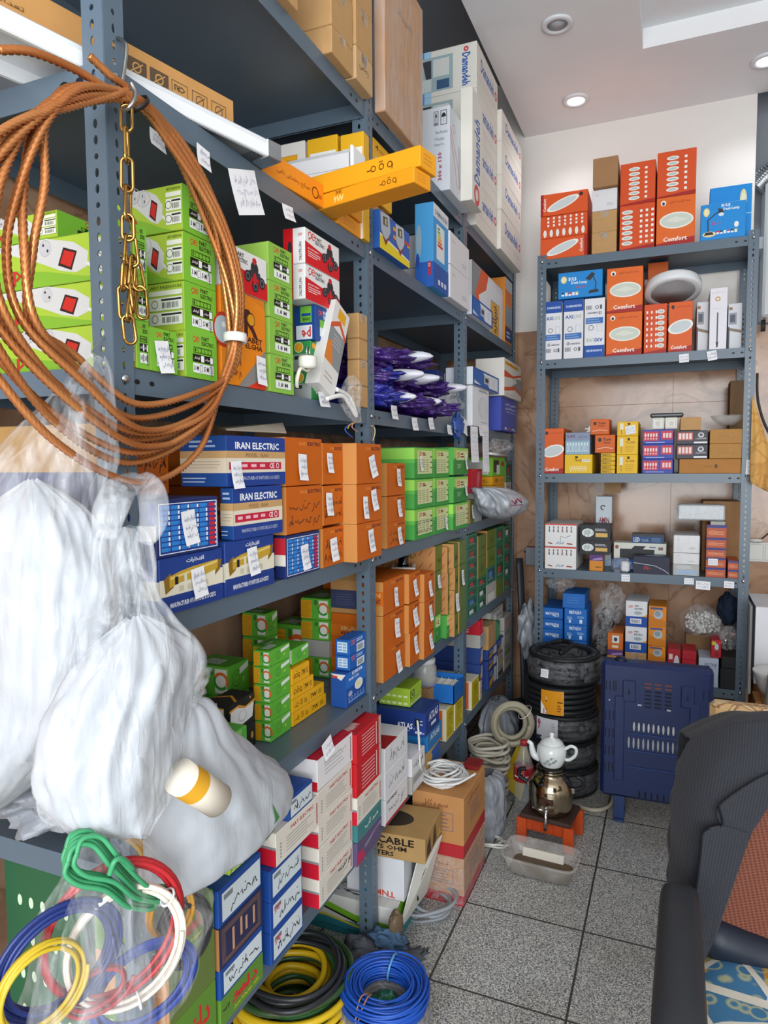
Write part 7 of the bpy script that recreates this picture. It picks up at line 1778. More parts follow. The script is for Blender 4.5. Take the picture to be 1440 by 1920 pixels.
tb = empty('plastic_tub', (-.425, 2.47, 0), radians(-3)); tag(tb, 'shallow clear plastic tub on the granite floor before the stool', 'tub')
def rrect(a, w, d, p=.34):
    ca, sa = cos(a), sin(a); return (w * (abs(ca) ** p) * (1 if ca >= 0 else -1), d * (abs(sa) ** p) * (1 if sa >= 0 else -1))
mb = MB(); prof = [(.0, .0, .003), (.104, .062, .003), (.114, .070, .008), (.128, .080, .060), (.128, .080, .062), (.138, .089, .063), (.139, .090, .068), (.130, .082, .069)]
mb.grid(lambda u, v: (*rrect(2 * pi * u, *prof[min(7, int(round(v * 7)))][:2]), prof[min(7, int(round(v * 7)))][2]), 56, 8, TUB, True, True); mb.build('tub_body', tb)
mb = MB(); mb.grid(lambda u, v: (*rrect(2 * pi * u, .110 * v, .068 * v), .009), 40, 4, M('#6b5a49', 'kraft'), True, True); mb.build('dried_stain', tb)
mb = MB(); mb.box(-.085, .052, .012, .07, .066, .052, M('#e2ddd0', 'paper'), .002); o = mb.build('foam_strip'); o.location = tb.location; o.rotation_euler = (radians(-14), 0, radians(-3)); tag(o, 'white foam strip leaning inside the clear tub', 'strip')
# ---------------------------------------------------------------- gas heater with its blue back to the room
ht = empty('gas_heater', (-.054, 2.972, 0), radians(1.5)); tag(ht, 'dark blue metal gas heater standing with its vented back to the room', 'heater')
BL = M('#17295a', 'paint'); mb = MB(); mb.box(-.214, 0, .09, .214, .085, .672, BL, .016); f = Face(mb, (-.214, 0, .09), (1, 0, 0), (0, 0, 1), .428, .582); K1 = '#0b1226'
for v in (.82, .60, .47, .34, .22):
    for u in (.05, .085, .12, .14)[:4 if v > .8 else 3]: f.r(u - .008, v - .03, u + .004, v + .04, K1)
    if v > .3: [f.r(u, v - .03, u + .01, v + .04, K1) for u in (.91, .955)]
for i in range(3):
    for k in range(7): f.r(.40 + i * .09, .69 + k * .028, .46 + i * .09, .702 + k * .028, K1 if k < 5 else '#7a4438')
for i in range(9): f.e(.31 + i * .044, .545, .010, .034, '#c6c9cb', 10)  # mid slots drawn pale: light showing through them is put into the colour
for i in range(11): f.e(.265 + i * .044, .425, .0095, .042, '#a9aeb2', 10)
for i in range(9): f.e(.37 + i * .055, .05, .010, .032, K1, 10)
for v in (.49, .365, .245): f.r(.26, v, .72, v + .006, '#33508f')
for u, v in ((.08, .72), (.19, .56), (.19, .41), (.83, .52), (.93, .66)): f.e(u, v, .008, .006, '#b9c4d6', 8)
for u, v in ((.34, .70), (.60, .685)): f.r(u, v, u + .035, v + .012, '#b9c4d6')
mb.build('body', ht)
for u in (.2, .72): m2 = MB(); m2.box(-.214 + u * .428, -.007, .51, -.214 + (u + .12) * .428, .0, .60, BL, .005); g_ = Face(m2, (-.214 + u * .428, -.007, .51), (1, 0, 0), (0, 0, 1), .05, .09); g_.e(.5, .42, .1, .07, K1); g_.e(.5, .55, .05, .08, K1); m2.build('hanging_bracket', ht)
for u in (.13, .8): m2 = MB(); m2.box(-.214 + u * .428, -.006, .17, -.214 + (u + .09) * .428, .0, .53, M('#1a2d5e', 'paint'), .004); m2.build('side_rib', ht)
mb = MB(); mb.lathe([(.0, .684), (.018, .684), (.022, .676), (.026, .6725)], M('#16203a', 'plastic'), 20, (-.14, .04, 0)); mb.build('control_knob', ht)
for x in (-.135, .135): m2 = MB(); m2.box(x - .022, -.03, 0, x + .022, .11, .008, M('#24396a', 'paint'), .002); m2.box(x - .022, -.004, 0, x + .022, .004, .10, M('#24396a', 'paint'), .002); m2.build('leg', ht)
# ---------------------------------------------------------------- loose things on the back rack
rl = empty('ring_lamp', (-.028, 3.60, 2.262), 0); tag(rl, 'white ring-shaped ceiling lamp propped behind the orange cartons on the second shelf', 'lamp')
rl.location = (-.028, 3.585, 2.30); rl.rotation_euler = (radians(-20), radians(-3), 0)
mb = MB(); mb.lathe([(.098, 0), (.123, -.004), (.126, .004), (.126, .036), (.12, .042), (.1, .04), (.096, .034), (.096, .004), (.098, 0)], M('#eceef0', 'plastic'), 48); mb.build('housing', rl)
mb = MB(); mb.lathe([(.0, .02), (.096, .018)], M('#8e9092', 'plastic'), 40); mb.build('centre_plate', rl)
z = 1.447 + .098
for i in range(5): o = MB(); o.box(-.036, 0, 0, .036, .06, .006, M('#e9e7e4', 'plastic'), .0015); p = o.build('switch_plate', None, (-.37 + (.0, .006, -.008, .01, .012)[i], 3.52, 1.6505 + .0065 * i), (0, 0, radians((-3, 4, 0, 6, -4)[i]))); tag(p, ('lowest', 'second', 'middle', 'fourth', 'topmost')[i] + ' of five white plates piled on the screwdriver display box', 'switch plate', 'white plates on the display box')
for i, (x, dz) in enumerate(((-.058, 0), (-.0, 0))):
    o = MB(); o.box(-.027, 0, 0, .027, .05, .055, M('#dedcd2', 'plastic'), .004); f = boxfaces(o, .054, .05, .055)['F']; f.fr(.15, .12, .85, .85, '#a9a69a', .002); f.r(.3, .25, .7, .7, '#cfccc0'); p = o.build('wall_socket', None, (x - .022, 3.515, 1.6555), (0, 0, 0)); tag(p, ('left', 'right')[i] + ' of two ivory socket blocks on the blue red-panelled boxes', 'socket', 'ivory sockets on the blue boxes')
mb = MB(); mb.box(-.115, 3.514, 1.7115, .03, 3.57, 1.731, M('#3a3c40', 'plastic'), .006); tag(mb.build('socket_strip'), 'dark plastic strip lying on the two ivory socket blocks', 'strip')
gbw = MB(); gbw.lathe([(0, 0), (.03, .002), (.055, .02), (.072, .045), (.07, .046), (.052, .024), (.028, .006), (0, .004)], TUB, 36); o = gbw.build('glass_bowl', None, (.216, 3.58, 1.447 + .221)); tag(o, 'clear glass bowl on the brown stamped boxes', 'bowl')
simplebox('cardboard_box', 'dim brown carton standing behind the glass bowl by the right post', 'box', (.27, 3.72, 1.448), 0, (.07, .15, .44), '#7d6248', 'kraft')
tag(crumple('bagged_adapter', (-.235, 3.53, 1.0), (.05, .04, .035), CLEARC, None, 31, .4), 'clear bag with a white adapter on the fourth shelf', 'bag'); mb = MB(); mb.box(-.235, 3.51, .968, -.195, 3.55, 1.02, M('#e6e6e8', 'plastic'), .008); tag(mb.build('adapter'), 'white adapter inside the small clear bag, fourth shelf', 'adapter')
pk = MB(); pk.box(.015, 3.53, 1.2285, .215, 3.66, 1.30, M('#c9cdd0', 'plastic'), .006); o = pk.build('wrapped_carton'); tag(o, 'silver film-wrapped carton on top of the bulb-box pile by the right post', 'box'); m2 = MB(); m2.box(.012, 3.527, 1.2275, .218, 3.663, 1.303, CLEARC, .008); m2.build('film_wrap', o)
cbx = simplebox('plastic_case', 'clear empty plastic case above the short bulb-box pile', 'case', (.187, 3.52, 1.076), 0, (.062, .1, .15), '#8f918c', 'plastic')
mb = MB(); mb.box(-.335, 3.70, 1.345, -.252, 3.703, 1.435, M('#a07f5c', 'kraft')); tag(mb.build('box_flap'), 'brown open flap above the tall pale blue box', 'flap')
for i in range(2): tag(crumple('clear_bag', ((-.535, 3.62, .89), (-.27, 3.60, .79))[i], ((.07, .05, .05), (.06, .05, .09))[i], CLEARC, None, 40 + i, .35), ('clear crinkled bag on the blue switch boxes of the bottom shelf', 'tall clear bag hanging above the orange socket box')[i], 'bag')
cb = tag(crumple('cable_bag', (-.315, 3.60, .66), (.055, .08, .16), CLEARC, None, 44, .3), 'clear bag of black cables between blue boxes and orange socket box', 'bag')
mb = MB(); Rc = random.Random(4)
for k in range(9): c0 = Vector((-.315 + Rc.uniform(-.02, .02), 3.59 + Rc.uniform(-.03, .03), .56 + .022 * k)); rr = Rc.uniform(.025, .038); t1 = Rc.uniform(-.8, .8); mb.tube([c0 + Vector((cos(a) * rr, sin(a) * rr, sin(a + t1) * rr * .7)) for a in [2 * pi * t / 20 for t in range(20)]], .0042, M('#26272b', 'cable'), 6, True)
mb.build('cable', cb)
bb = tag(sack('bagged_balls', [(.805, .13, 3.66, .01, .01), (.80, .125, 3.66, .04, .04), (.765, .13, 3.66, .085, .07), (.715, .14, 3.66, .10, .08), (.675, .14, 3.66, .095, .075), (.658, .14, 3.66, .06, .05)], CLEAR, None, 6, .06, 5, 40, 24)[0], 'clear bag of white plastic beads on the bottom shelf', 'bag')
mb = MB(); Rb = random.Random(12)
for k in range(170):
    while True:
        p = Vector((Rb.uniform(-1, 1), Rb.uniform(-1, 1), Rb.uniform(-1, 1)))
        if p.length < 1: break
    q = Rb.uniform(.006, .009); mb.lathe([(0, -q), (q * .75, -q * .65), (q, 0), (q * .75, q * .65), (0, q)], M('#dcdad4' if k % 5 else '#b9b6ac', 'plastic'), 7, (.14 + p.x * .09, 3.66 + p.y * .066, .718 + p.z * .055))
o = mb.build('beads', bb); o['kind'] = 'stuff'
simplebox('cardboard_box', 'plain brown box under the bag of white beads', 'box', (.14, 3.675, .446), 0, (.15, .16, .207), '#8a6c4c', 'kraft')
tag(crumple('blue_cloth', (.245, 3.62, .80), (.045, .05, .075), M('#232c3e', 'cloth'), None, 17, .25), 'dark blue cloth hanging by the right post, bottom shelf', 'cloth')
wb = tag(crumple('bagged_bulb', (.245, 3.56, .675), (.04, .05, .055), CLEARC, None, 19, .35), 'clear bag of copper ends and a bulb on the black cartons', 'bag')
mb = MB()
for k in range(9): mb.tube([(.25 + .003 * k, 3.55, .67), (.262 + .004 * cos(k), 3.54 + .004 * sin(k * 2), .70 + .003 * (k % 3))], .0014, M('#c8724a', 'metal'), 5)
mb.lathe([(.012, .0), (.013, .004), (.012, .008), (.013, .012), (.012, .016), (.013, .02), (.008, .026)], M('#d6d8da', 'chrome'), 16, (.233, 3.54, .65)); mb.build('contents', wb)

# ---------------------------------------------------------------- beyond the right post: heater on the wall, duct, cloth, crates
wh = empty('wall_heater', (.60, 4.29, 2.245)); tag(wh, 'pale grey wall-hung water heater beside the back rack', 'water heater')
mb = MB(); mb.box(-.205, -.20, 0, .21, -.005, .68, M('#c6cacc', 'gloss'), .012); f = Face(mb, (-.205, -.20, 0), (1, 0, 0), (0, 0, 1), .415, .68); f.r(.08, .93, .4, .955, '#5c6468'); mb.build('casing', wh)
mb = MB(); mb.tube([(-.19, -.12, -.002), (-.19, -.12, -.06)], .012, M('#2a2c2e', 'rubber'), 10); mb.build('pipe', wh)
mb = MB(); P = spline([(.36, 4.18, 2.93), (.42, 4.17, 2.985), (.52, 4.17, 3.02), (.75, 4.18, 3.03), (1.2, 4.2, 3.03)], 26); mb.tube(P, [.058 if i % 3 else .052 for i in range(len(P))], M('#c9ced4', 'chrome'), 16); tag(mb.build('flue_duct'), 'ribbed aluminium flue duct above the wall heater', 'duct')
mb = MB(); mb.box(.335, 4.12, 2.60, 2.5, 4.284, 2.66, M('#a9adb3', 'wall')); tag(mb.build('trim_2'), kind='structure')
def cloth(u, v):
    a = Vector((0.304, 3.440, 1.789)); b = Vector((0.382, 3.420, 1.784)); w = .02 + .98 * min(1, v * 1.6); x = a.x + .002 + (.085 * u) * w; z = a.z - .40 * v + (.05 * (1 - u) - .03) * v * (1 if v < .95 else 1)
    return Vector((x, 3.455 + .012 * sin(9 * u + 3 * v) * v, z))
CLT, nt, b, N, Lk = nodemat('mustard_cloth')
tc = N('ShaderNodeTexCoord'); v_ = N('ShaderNodeTexVoronoi'); v_.feature = 'DISTANCE_TO_EDGE'; v_.inputs['Scale'].default_value = 16; mx = N('ShaderNodeMix'); mx.data_type = 'RGBA'; mx.inputs[6].default_value = (*lin('#c4914e'), 1); mx.inputs[7].default_value = (*lin('#d9a960'), 1)
mr = N('ShaderNodeMapRange'); mr.inputs[1].default_value = .0; mr.inputs[2].default_value = .12; Lk(tc.outputs['Object'], v_.inputs['Vector']); Lk(v_.outputs[0], mr.inputs[0]); Lk(mr.outputs[0], mx.inputs[0]); Lk(mx.outputs[2], b.inputs['Base Color']); b.inputs['Roughness'].default_value = .9
mb = MB(); mb.grid(cloth, 20, 30, CLT); tag(mb.build('cloth', solid=.002), 'mustard patterned cloth hanging off the right side of the back rack', 'cloth')
simplebox('printer_box', 'big white carton with blue print beside the back rack', 'box', (.55, 3.30, .545), 0, (.44, .34, .335), '#e2e3e8', 'card', k_printer)
cr = empty('wooden_crate', (.59, 3.05, 0)); tag(cr, 'brown wooden crate under the white carton at the right edge', 'crate')
for nm, a in (('front_board', (-.245, 0, 0, .25, .02, .52)), ('back_board', (-.245, .58, 0, .25, .60, .52)), ('side_board', (-.245, .02, 0, -.225, .58, .54)), ('side_board', (.23, .02, 0, .25, .58, .54)), ('base_board', (-.225, .02, .01, .23, .58, .03)), ('shelf_board', (-.225, .22, .525, .23, .58, .544))): mb = MB(); mb.box(*a, M('#a87440', 'kraft'), .002); mb.build(nm, cr)
mb = MB(); mb.lathe([(.0, 0), (.05, .0), (.075, .05), (.09, .10), (.094, .112), (.09, .114), (.072, .06), (.05, .01), (0, .008)], M('#d9d9d8', 'plastic'), 32, (.405, 3.17, .53)); o = mb.build('plastic_bowl'); tag(o, 'white plastic bowl before the big white carton', 'bowl')
mb = MB(); mb.box(.32, 3.10, .5205, .49, 3.24, .53, M('#a87440', 'kraft'), .001); o = mb.build('board'); tag(o, 'thin board under the white plastic bowl', 'board')
mb = MB(); mb.lathe([(.0, 0), (.017, 0), (.018, .01), (.018, .20), (.013, .225), (.0, .23)], M('#7f8884', 'gloss'), 20); o = mb.build('tube_pack', None, (.365, 3.07, .521)); o.rotation_euler = (0, radians(4), 0); tag(o, 'grey-green sealed tube standing on the crate edge', 'tube')
simplebox('white_board', 'white and yellow board leaning behind the right post of the back rack', 'board', (.3325, 3.56, .46), radians(90), (.28, .012, .40), '#d6d5d0', 'card', lambda mb, f, o: f['F'].r(0, .82, 1, .92, '#d8a82c'))
sk = empty('wall_outlet', (.46, 4.284, (0.443, 4.284, 1.003)[2])); tag(sk, 'white wall outlet with a plug on the tan marble at the right edge', 'outlet')
mb = MB(); mb.box(-.10, -.012, -.055, .10, 0, .055, M('#dcdad4', 'plastic'), .004); f = Face(mb, (-.1, -.012, -.055), (1, 0, 0), (0, 0, 1), .2, .11); f.fr(.05, .1, .48, .9, '#a8a69e', .002); f.fr(.52, .1, .95, .9, '#a8a69e', .002); mb.build('plate', sk)
mb = MB(); mb.lathe([(0, 0), (.03, 0), (.034, .008), (.03, .014), (0, .016)], M('#e4e2dc', 'plastic'), 20, (-.04, -.03, .06)); mb.build('plug', sk)
mb = MB(); mb.tube(spline([(.40, 4.27, 1.98), (.41, 4.27, 1.82), (.47, 4.27, 1.65), (.60, 4.27, 1.5)], 8), .006, M('#2a2420', 'cable'), 7); tag(mb.build('wall_cable'), 'black cable drooping below the wall heater', 'cable')
mb = MB(); mb.tube([(.352, 4.277, .98), (.50, 4.277, 1.13)], .004, M('#3a2a20', 'cable'), 6); tag(mb.build('wall_cable'), 'thin dark cable slanting below the wall outlet', 'cable')

# ---------------------------------------------------------------- chair with a jacket, at the lower right
def swirl():
    m, nt, b, N, Lk = nodemat('marbled_cushion'); tc = N('ShaderNodeTexCoord'); n = N('ShaderNodeTexNoise'); n.inputs['Scale'].default_value = 9; n.inputs['Detail'].default_value = 6; n.inputs['Distortion'].default_value = 2.5
    cr_ = N('ShaderNodeValToRGB'); e = cr_.color_ramp.elements; e[0].position = .38; e[0].color = (*lin('#e6cfa0'), 1); e[1].position = .62; e[1].color = (*lin('#dcb987'), 1); k = e.new(.5); k.color = (*lin('#7d4a26'), 1); k = e.new(.46); k.color = (*lin('#e2c594'), 1); k = e.new(.54); k.color = (*lin('#d9b27c'), 1)
    Lk(tc.outputs['Object'], n.inputs['Vector']); Lk(n.outputs['Fac'], cr_.inputs[0]); Lk(cr_.outputs[0], b.inputs['Base Color']); b.inputs['Roughness'].default_value = .35; return m
c2 = empty('dining_chair', (.33, 2.35, 0)); tag(c2, 'chair with a cream marbled padded back behind the jacket', 'chair')
mb = MB(); mb.box(-.215, -.03, .36, .24, .035, .752, swirl(), .016); mb.build('backrest', c2)
mb = MB(); mb.box(-.21, -.43, .43, .23, -.035, .47, M('#b89a6c', 'cloth'), .015); mb.build('seat', c2)
for sx in (-.19, .21):
    for sy in (-.40, .0): mb = MB(); mb.tube([(sx, sy, 0), (sx, sy, .44)], .012, M('#3a3c40', 'metal'), 10); mb.build('leg', c2)
ch = empty('armchair', (.30, 1.28, 0)); tag(ch, 'office armchair with brown mesh back and black arms at lower right', 'chair')
MESH, nt, b, N, Lk = nodemat('brown_mesh')
tc = N('ShaderNodeTexCoord'); mp = N('ShaderNodeMapping'); mp.inputs['Rotation'].default_value = (0, radians(12), 0); w1 = N('ShaderNodeTexWave'); w1.bands_direction = 'X'; w1.inputs['Scale'].default_value = 38; w2 = N('ShaderNodeTexWave'); w2.bands_direction = 'Z'; w2.inputs['Scale'].default_value = 58; w2.inputs['Distortion'].default_value = 1.5
mm = N('ShaderNodeMath'); mm.operation = 'MULTIPLY'; cr_ = N('ShaderNodeValToRGB'); e = cr_.color_ramp.elements; e[0].position = .1; e[0].color = (*lin('#74402e'), 1); e[1].position = .7; e[1].color = (*lin('#5a2c1e'), 1)
Lk(tc.outputs['Object'], mp.inputs['Vector']); Lk(mp.outputs[0], w1.inputs['Vector']); Lk(mp.outputs[0], w2.inputs['Vector']); Lk(w1.outputs['Fac'], mm.inputs[0]); Lk(w2.outputs['Fac'], mm.inputs[1]); Lk(mm.outputs[0], cr_.inputs[0]); Lk(cr_.outputs[0], b.inputs['Base Color']); b.inputs['Roughness'].default_value = .8
bu = N('ShaderNodeBump'); bu.inputs['Strength'].default_value = .6; bu.inputs['Distance'].default_value = .003; Lk(mm.outputs[0], bu.inputs['Height']); Lk(bu.outputs['Normal'], b.inputs['Normal'])
CX, CY = .30, 1.28
BK = M('#24272c', 'rubber')
def back(u, v):   # padded back, bowed sideways and leaning a little
    x = -.235 + .47 * u; z = .515 + .425 * v; q = (abs(u - .5) * 2) ** 2; ed = max(0, (abs(u - .5) - .42) / .08)
    return Vector((x * (1 - .25 * max(0, v - .6) ** 1.2), .22 + .05 * v - .05 * q * 0 + .045 * (1 - q) + .02 * ed, z - (.03 * q if v > .5 else -.05 * q * (1 - 2 * v))))
mb = MB(); mb.grid(back, 30, 30, MESH); o = mb.build('backrest', ch, solid=.03)
mb = MB(); ring = [back(u, 0) for u in [i / 12 for i in range(13)]] + [back(1, v) for v in [i / 12 for i in range(1, 13)]] + [back(u, 1) for u in [1 - i / 12 for i in range(1, 13)]] + [back(0, v) for v in [1 - i / 12 for i in range(1, 12)]]
mb.tube([p + Vector((0, .012, 0)) for p in ring], .022, BK, 10, True); mb.tube([back(u, -.07) + Vector((0, -.005, 0)) for u in [i / 12 for i in range(13)]], .042, M('#1a2230', 'rubber'), 10); mb.build('back_frame', ch)
SEAT, nt, b, N, Lk = nodemat('patterned_cloth')
tc = N('ShaderNodeTexCoord'); v1 = N('ShaderNodeTexVoronoi'); v1.inputs['Scale'].default_value = 8; v1.distance = 'CHEBYCHEV'; v2 = N('ShaderNodeTexVoronoi'); v2.inputs['Scale'].default_value = 26; v3 = N('ShaderNodeTexVoronoi'); v3.feature = 'DISTANCE_TO_EDGE'; v3.inputs['Scale'].default_value = 8; v3.distance if False else None
for q in (v1, v2, v3): Lk(tc.outputs['Object'], q.inputs['Vector'])
sp_ = N('ShaderNodeSeparateColor'); Lk(v1.outputs['Color'], sp_.inputs[0]); cr_ = N('ShaderNodeValToRGB'); cr_.color_ramp.interpolation = 'CONSTANT'; e = cr_.color_ramp.elements; e[0].position = 0; e[0].color = (*lin('#3f77a0'), 1); e[1].position = .58; e[1].color = (*lin('#c9913e'), 1); k = e.new(.9); k.color = (*lin('#d9d6c6'), 1)
Lk(sp_.outputs[0], cr_.inputs[0]); rg = N('ShaderNodeValToRGB'); q = rg.color_ramp.elements; q[0].position = .30; q[0].color = (0, 0, 0, 1); q[1].position = .5; q[1].color = (0, 0, 0, 1); k = q.new(.38); k.color = (.75, .75, .75, 1)
Lk(v2.outputs['Distance'], rg.inputs[0]); mx = N('ShaderNodeMix'); mx.data_type = 'RGBA'; mx.inputs[7].default_value = (*lin('#c9c98a'), 1); Lk(rg.outputs[0], mx.inputs[0]); Lk(cr_.outputs[0], mx.inputs[6])
ed = N('ShaderNodeMath'); ed.operation = 'LESS_THAN'; ed.inputs[1].default_value = .05; Lk(v3.outputs[0], ed.inputs[0]); mx2 = N('ShaderNodeMix'); mx2.data_type = 'RGBA'; mx2.inputs[7].default_value = (*lin('#dedacb'), 1); Lk(ed.outputs[0], mx2.inputs[0]); Lk(mx.outputs[2], mx2.inputs[6]); Lk(mx2.outputs[2], b.inputs['Base Color']); b.inputs['Roughness'].default_value = .85
def seatf(u, v):
    a = 2 * pi * u; ca, sa = cos(a), sin(a); p = .34; x = .275 * abs(ca) ** p * (1 if ca > 0 else -1); y = -.01 + .27 * abs(sa) ** p * (1 if sa > 0 else -1); t = v * pi - pi / 2; r = cos(t) ** .35 if cos(t) > 0 else 0
    return Vector((x * r, y * r, .462 + .045 * sin(t) + .006 * noise.noise(Vector((x * r * 14, y * r * 14, 2)))))
mb = MB(); mb.grid(seatf, 60, 24, SEAT, True, True); mb.build('seat', ch)
for s in (-1, 1):
    mb = MB(); P = spline([(s * .275, -.36, .655), (s * .278, -.27, .694), (s * .277, -.12, .705), (s * .276, .02, .704), (s * .274, .085, .692), (s * .272, .11, .665)], 8)
    V = []; F = []; n = 12
    for i, p in enumerate(P):
        t = i / (len(P) - 1); wd = (.040 - .010 * t) * (1 if .04 < t < .96 else .7); th = .017
        for k in range(n): a = 2 * pi * k / n; V.append(p + Vector((cos(a) * wd, 0, sin(a) * th)))
        if i: F += [((i - 1) * n + k, (i - 1) * n + (k + 1) % n, i * n + (k + 1) % n, i * n + k) for k in range(n)]
    F += [list(range(n)), [(len(P) - 1) * n + k for k in range(n)]]
    mb.add(V, F, M('#2c2f34', 'rubber'), True); mb.build('armrest', ch)
    mb = MB(); mb.tube(spline([(s * .275, -.34, .655), (s * .285, -.30, .56), (s * .28, -.22, .47), (s * .24, -.15, .435)], 6), .02, BK, 10, flat=.6); mb.tube(spline([(s * .272, .10, .665), (s * .285, .06, .56), (s * .28, -.02, .47), (s * .24, -.06, .435)], 6), .02, BK, 10, flat=.6); mb.build('arm_bracket', ch)
mb = MB(); mb.lathe([(.025, .10), (.025, .30), (.04, .30), (.04, .42), (0, .42)], M('#2c2f34', 'metal'), 20); mb.build('gas_column', ch)
for k in range(5): a = k * 2 * pi / 5 + .3; mb = MB(); mb.tube([(0, 0, .11), (cos(a) * .15, sin(a) * .15, .10), (cos(a) * .29, sin(a) * .29, .065)], [.028, .024, .018], BK, 8); mb.lathe([(0, -.012), (.026, -.012), (.028, 0), (.026, .012), (0, .012)], M('#1a1b1d', 'rubber'), 16, (cos(a) * .29, sin(a) * .29, .028), axis='x'); mb.build('base_leg', ch)
# pinstriped jacket hung over the back
JK, nt, b, N, Lk = nodemat('pinstripe_wool')
tc = N('ShaderNodeTexCoord'); mp = N('ShaderNodeMapping'); mp.inputs['Rotation'].default_value = (0, radians(-8), 0); w1 = N('ShaderNodeTexWave'); w1.bands_direction = 'X'; w1.inputs['Scale'].default_value = 60; n1 = N('ShaderNodeTexNoise'); n1.inputs['Scale'].default_value = 240
cr_ = N('ShaderNodeValToRGB'); e = cr_.color_ramp.elements; e[0].position = .80; e[0].color = (*lin('#282a32'), 1); e[1].position = .97; e[1].color = (*lin('#34373f'), 1)
mx = N('ShaderNodeMix'); mx.data_type = 'RGBA'; mx.blend_type = 'MULTIPLY'; mx.inputs[0].default_value = .4
Lk(tc.outputs['Object'], mp.inputs['Vector']); Lk(mp.outputs[0], w1.inputs['Vector']); Lk(tc.outputs['Object'], n1.inputs['Vector']); Lk(w1.outputs['Fac'], cr_.inputs[0]); Lk(cr_.outputs[0], mx.inputs[6]); Lk(n1.outputs['Fac'], mx.inputs[7]); Lk(mx.outputs[2], b.inputs['Base Color']); b.inputs['Roughness'].default_value = .92; b.inputs['Sheen Weight'].default_value = .08
def net(rows, m, nu=30, nv=46, wr=.004, seed=1, closed=False):
    """A cloth surface through rows of points."""
    mb = MB(); R_ = [spline([Vector(p) for p in r], 10) for r in rows]
    def fn(u, v):
        cols = [r[0] * 0 + _at(r, u) for r in R_]; q = _at(spline(cols, 8), v)
        return q + Vector((0, wr * noise.noise(Vector((u * 5 + seed, v * 7, seed))) + wr * .6 * sin(u * 9 + v * 4 + seed), 0))
    mb.grid(fn, nu, nv, m); return mb
def _at(L_, t): q = min(t * (len(L_) - 1), len(L_) - 1.0001); i = int(q); return L_[i].lerp(L_[i + 1], q - i)
jk = empty('jacket', (0, 0, 0)); tag(jk, 'dark pinstriped suit jacket hung over the armchair back', 'jacket')
rows = [[(0.043, 1.560, 0.912), (0.077, 1.545, 0.939), (0.132, 1.535, 0.971), (0.185, 1.530, 0.985), (0.236, 1.530, 0.992)],
        [(0.023, 1.550, 0.870), (0.071, 1.500, 0.898), (0.122, 1.475, 0.914), (0.176, 1.470, 0.912), (0.213, 1.475, 0.906)],
        [(0.010, 1.540, 0.785), (0.048, 1.490, 0.815), (0.090, 1.465, 0.832), (0.136, 1.455, 0.838), (0.170, 1.460, 0.837)],
        [(0.009, 1.530, 0.696), (0.040, 1.480, 0.729), (0.073, 1.455, 0.747), (0.105, 1.445, 0.753), (0.140, 1.445, 0.758)],
        [(0.008, 1.510, 0.590), (0.032, 1.465, 0.623), (0.056, 1.445, 0.639), (0.084, 1.430, 0.651), (0.109, 1.430, 0.652)],
        [(0.009, 1.480, 0.505), (0.029, 1.450, 0.530), (0.045, 1.430, 0.546), (0.064, 1.415, 0.555), (0.082, 1.415, 0.558)],
        [(0.014, 1.450, 0.424), (0.024, 1.430, 0.444), (0.033, 1.415, 0.460), (0.042, 1.400, 0.478), (0.053, 1.400, 0.488)]]
net(rows, JK, 40, 60).build('front_panel', jk, solid=.005)
brow = [[(p[0] - .01, 1.59, p[2] - .004) for p in rows[0]], [(p[0] - .005, 1.66, p[2] + .0) for p in rows[1]], [(.02 + .1 * i, 1.67, .62) for i in range(5)]]
net([rows[0], brow[0], brow[1], brow[2]], JK, 30, 30).build('back_panel', jk, solid=.004)
sl = [((0.040, 1.570, 0.894), .045), ((0.024, 1.580, 0.828), .052), ((0.016, 1.580, 0.719), .048), ((0.012, 1.575, 0.600), .044), ((0.012, 1.560, 0.512), .04)]
mb = MB(); P = spline([(p[0] + .035, p[1], p[2]) for p, r in sl], 8); rr = [.036 + .012 * sin(pi * i / (len(P) - 1)) + .003 * sin(i * 1.1) for i in range(len(P))]; mb.tube(P, rr, JK, 20); mb.build('sleeve', jk)
lap = [[(0.202, 1.462, 0.920), (0.220, 1.462, 0.892)], [(0.148, 1.447, 0.890), (0.185, 1.450, 0.860)], [(0.091, 1.442, 0.831), (0.157, 1.443, 0.810)], [(0.097, 1.440, 0.797), (0.145, 1.440, 0.787)]]
net(lap, JK, 12, 24, .001).build('collar', jk, solid=.006)
lap2 = [[(0.098, 1.436, 0.800), (0.145, 1.436, 0.794)], [(0.065, 1.432, 0.781), (0.137, 1.432, 0.765)], [(0.060, 1.428, 0.717), (0.124, 1.428, 0.711)], [(0.052, 1.422, 0.643), (0.106, 1.422, 0.651)], [(0.046, 1.412, 0.572), (0.086, 1.412, 0.572)]]
net(lap2, JK, 14, 30, .001, 3).build('lapel', jk, solid=.006)
mb = MB(); mb.tube(spline([(0.091, 1.436, 0.834), (0.097, 1.434, 0.800), (0.066, 1.430, 0.783), (0.061, 1.426, 0.740), (0.052, 1.418, 0.645)], 8), .0022, M('#1a1c22', 'cloth'), 6); mb.build('lapel_edge', jk)

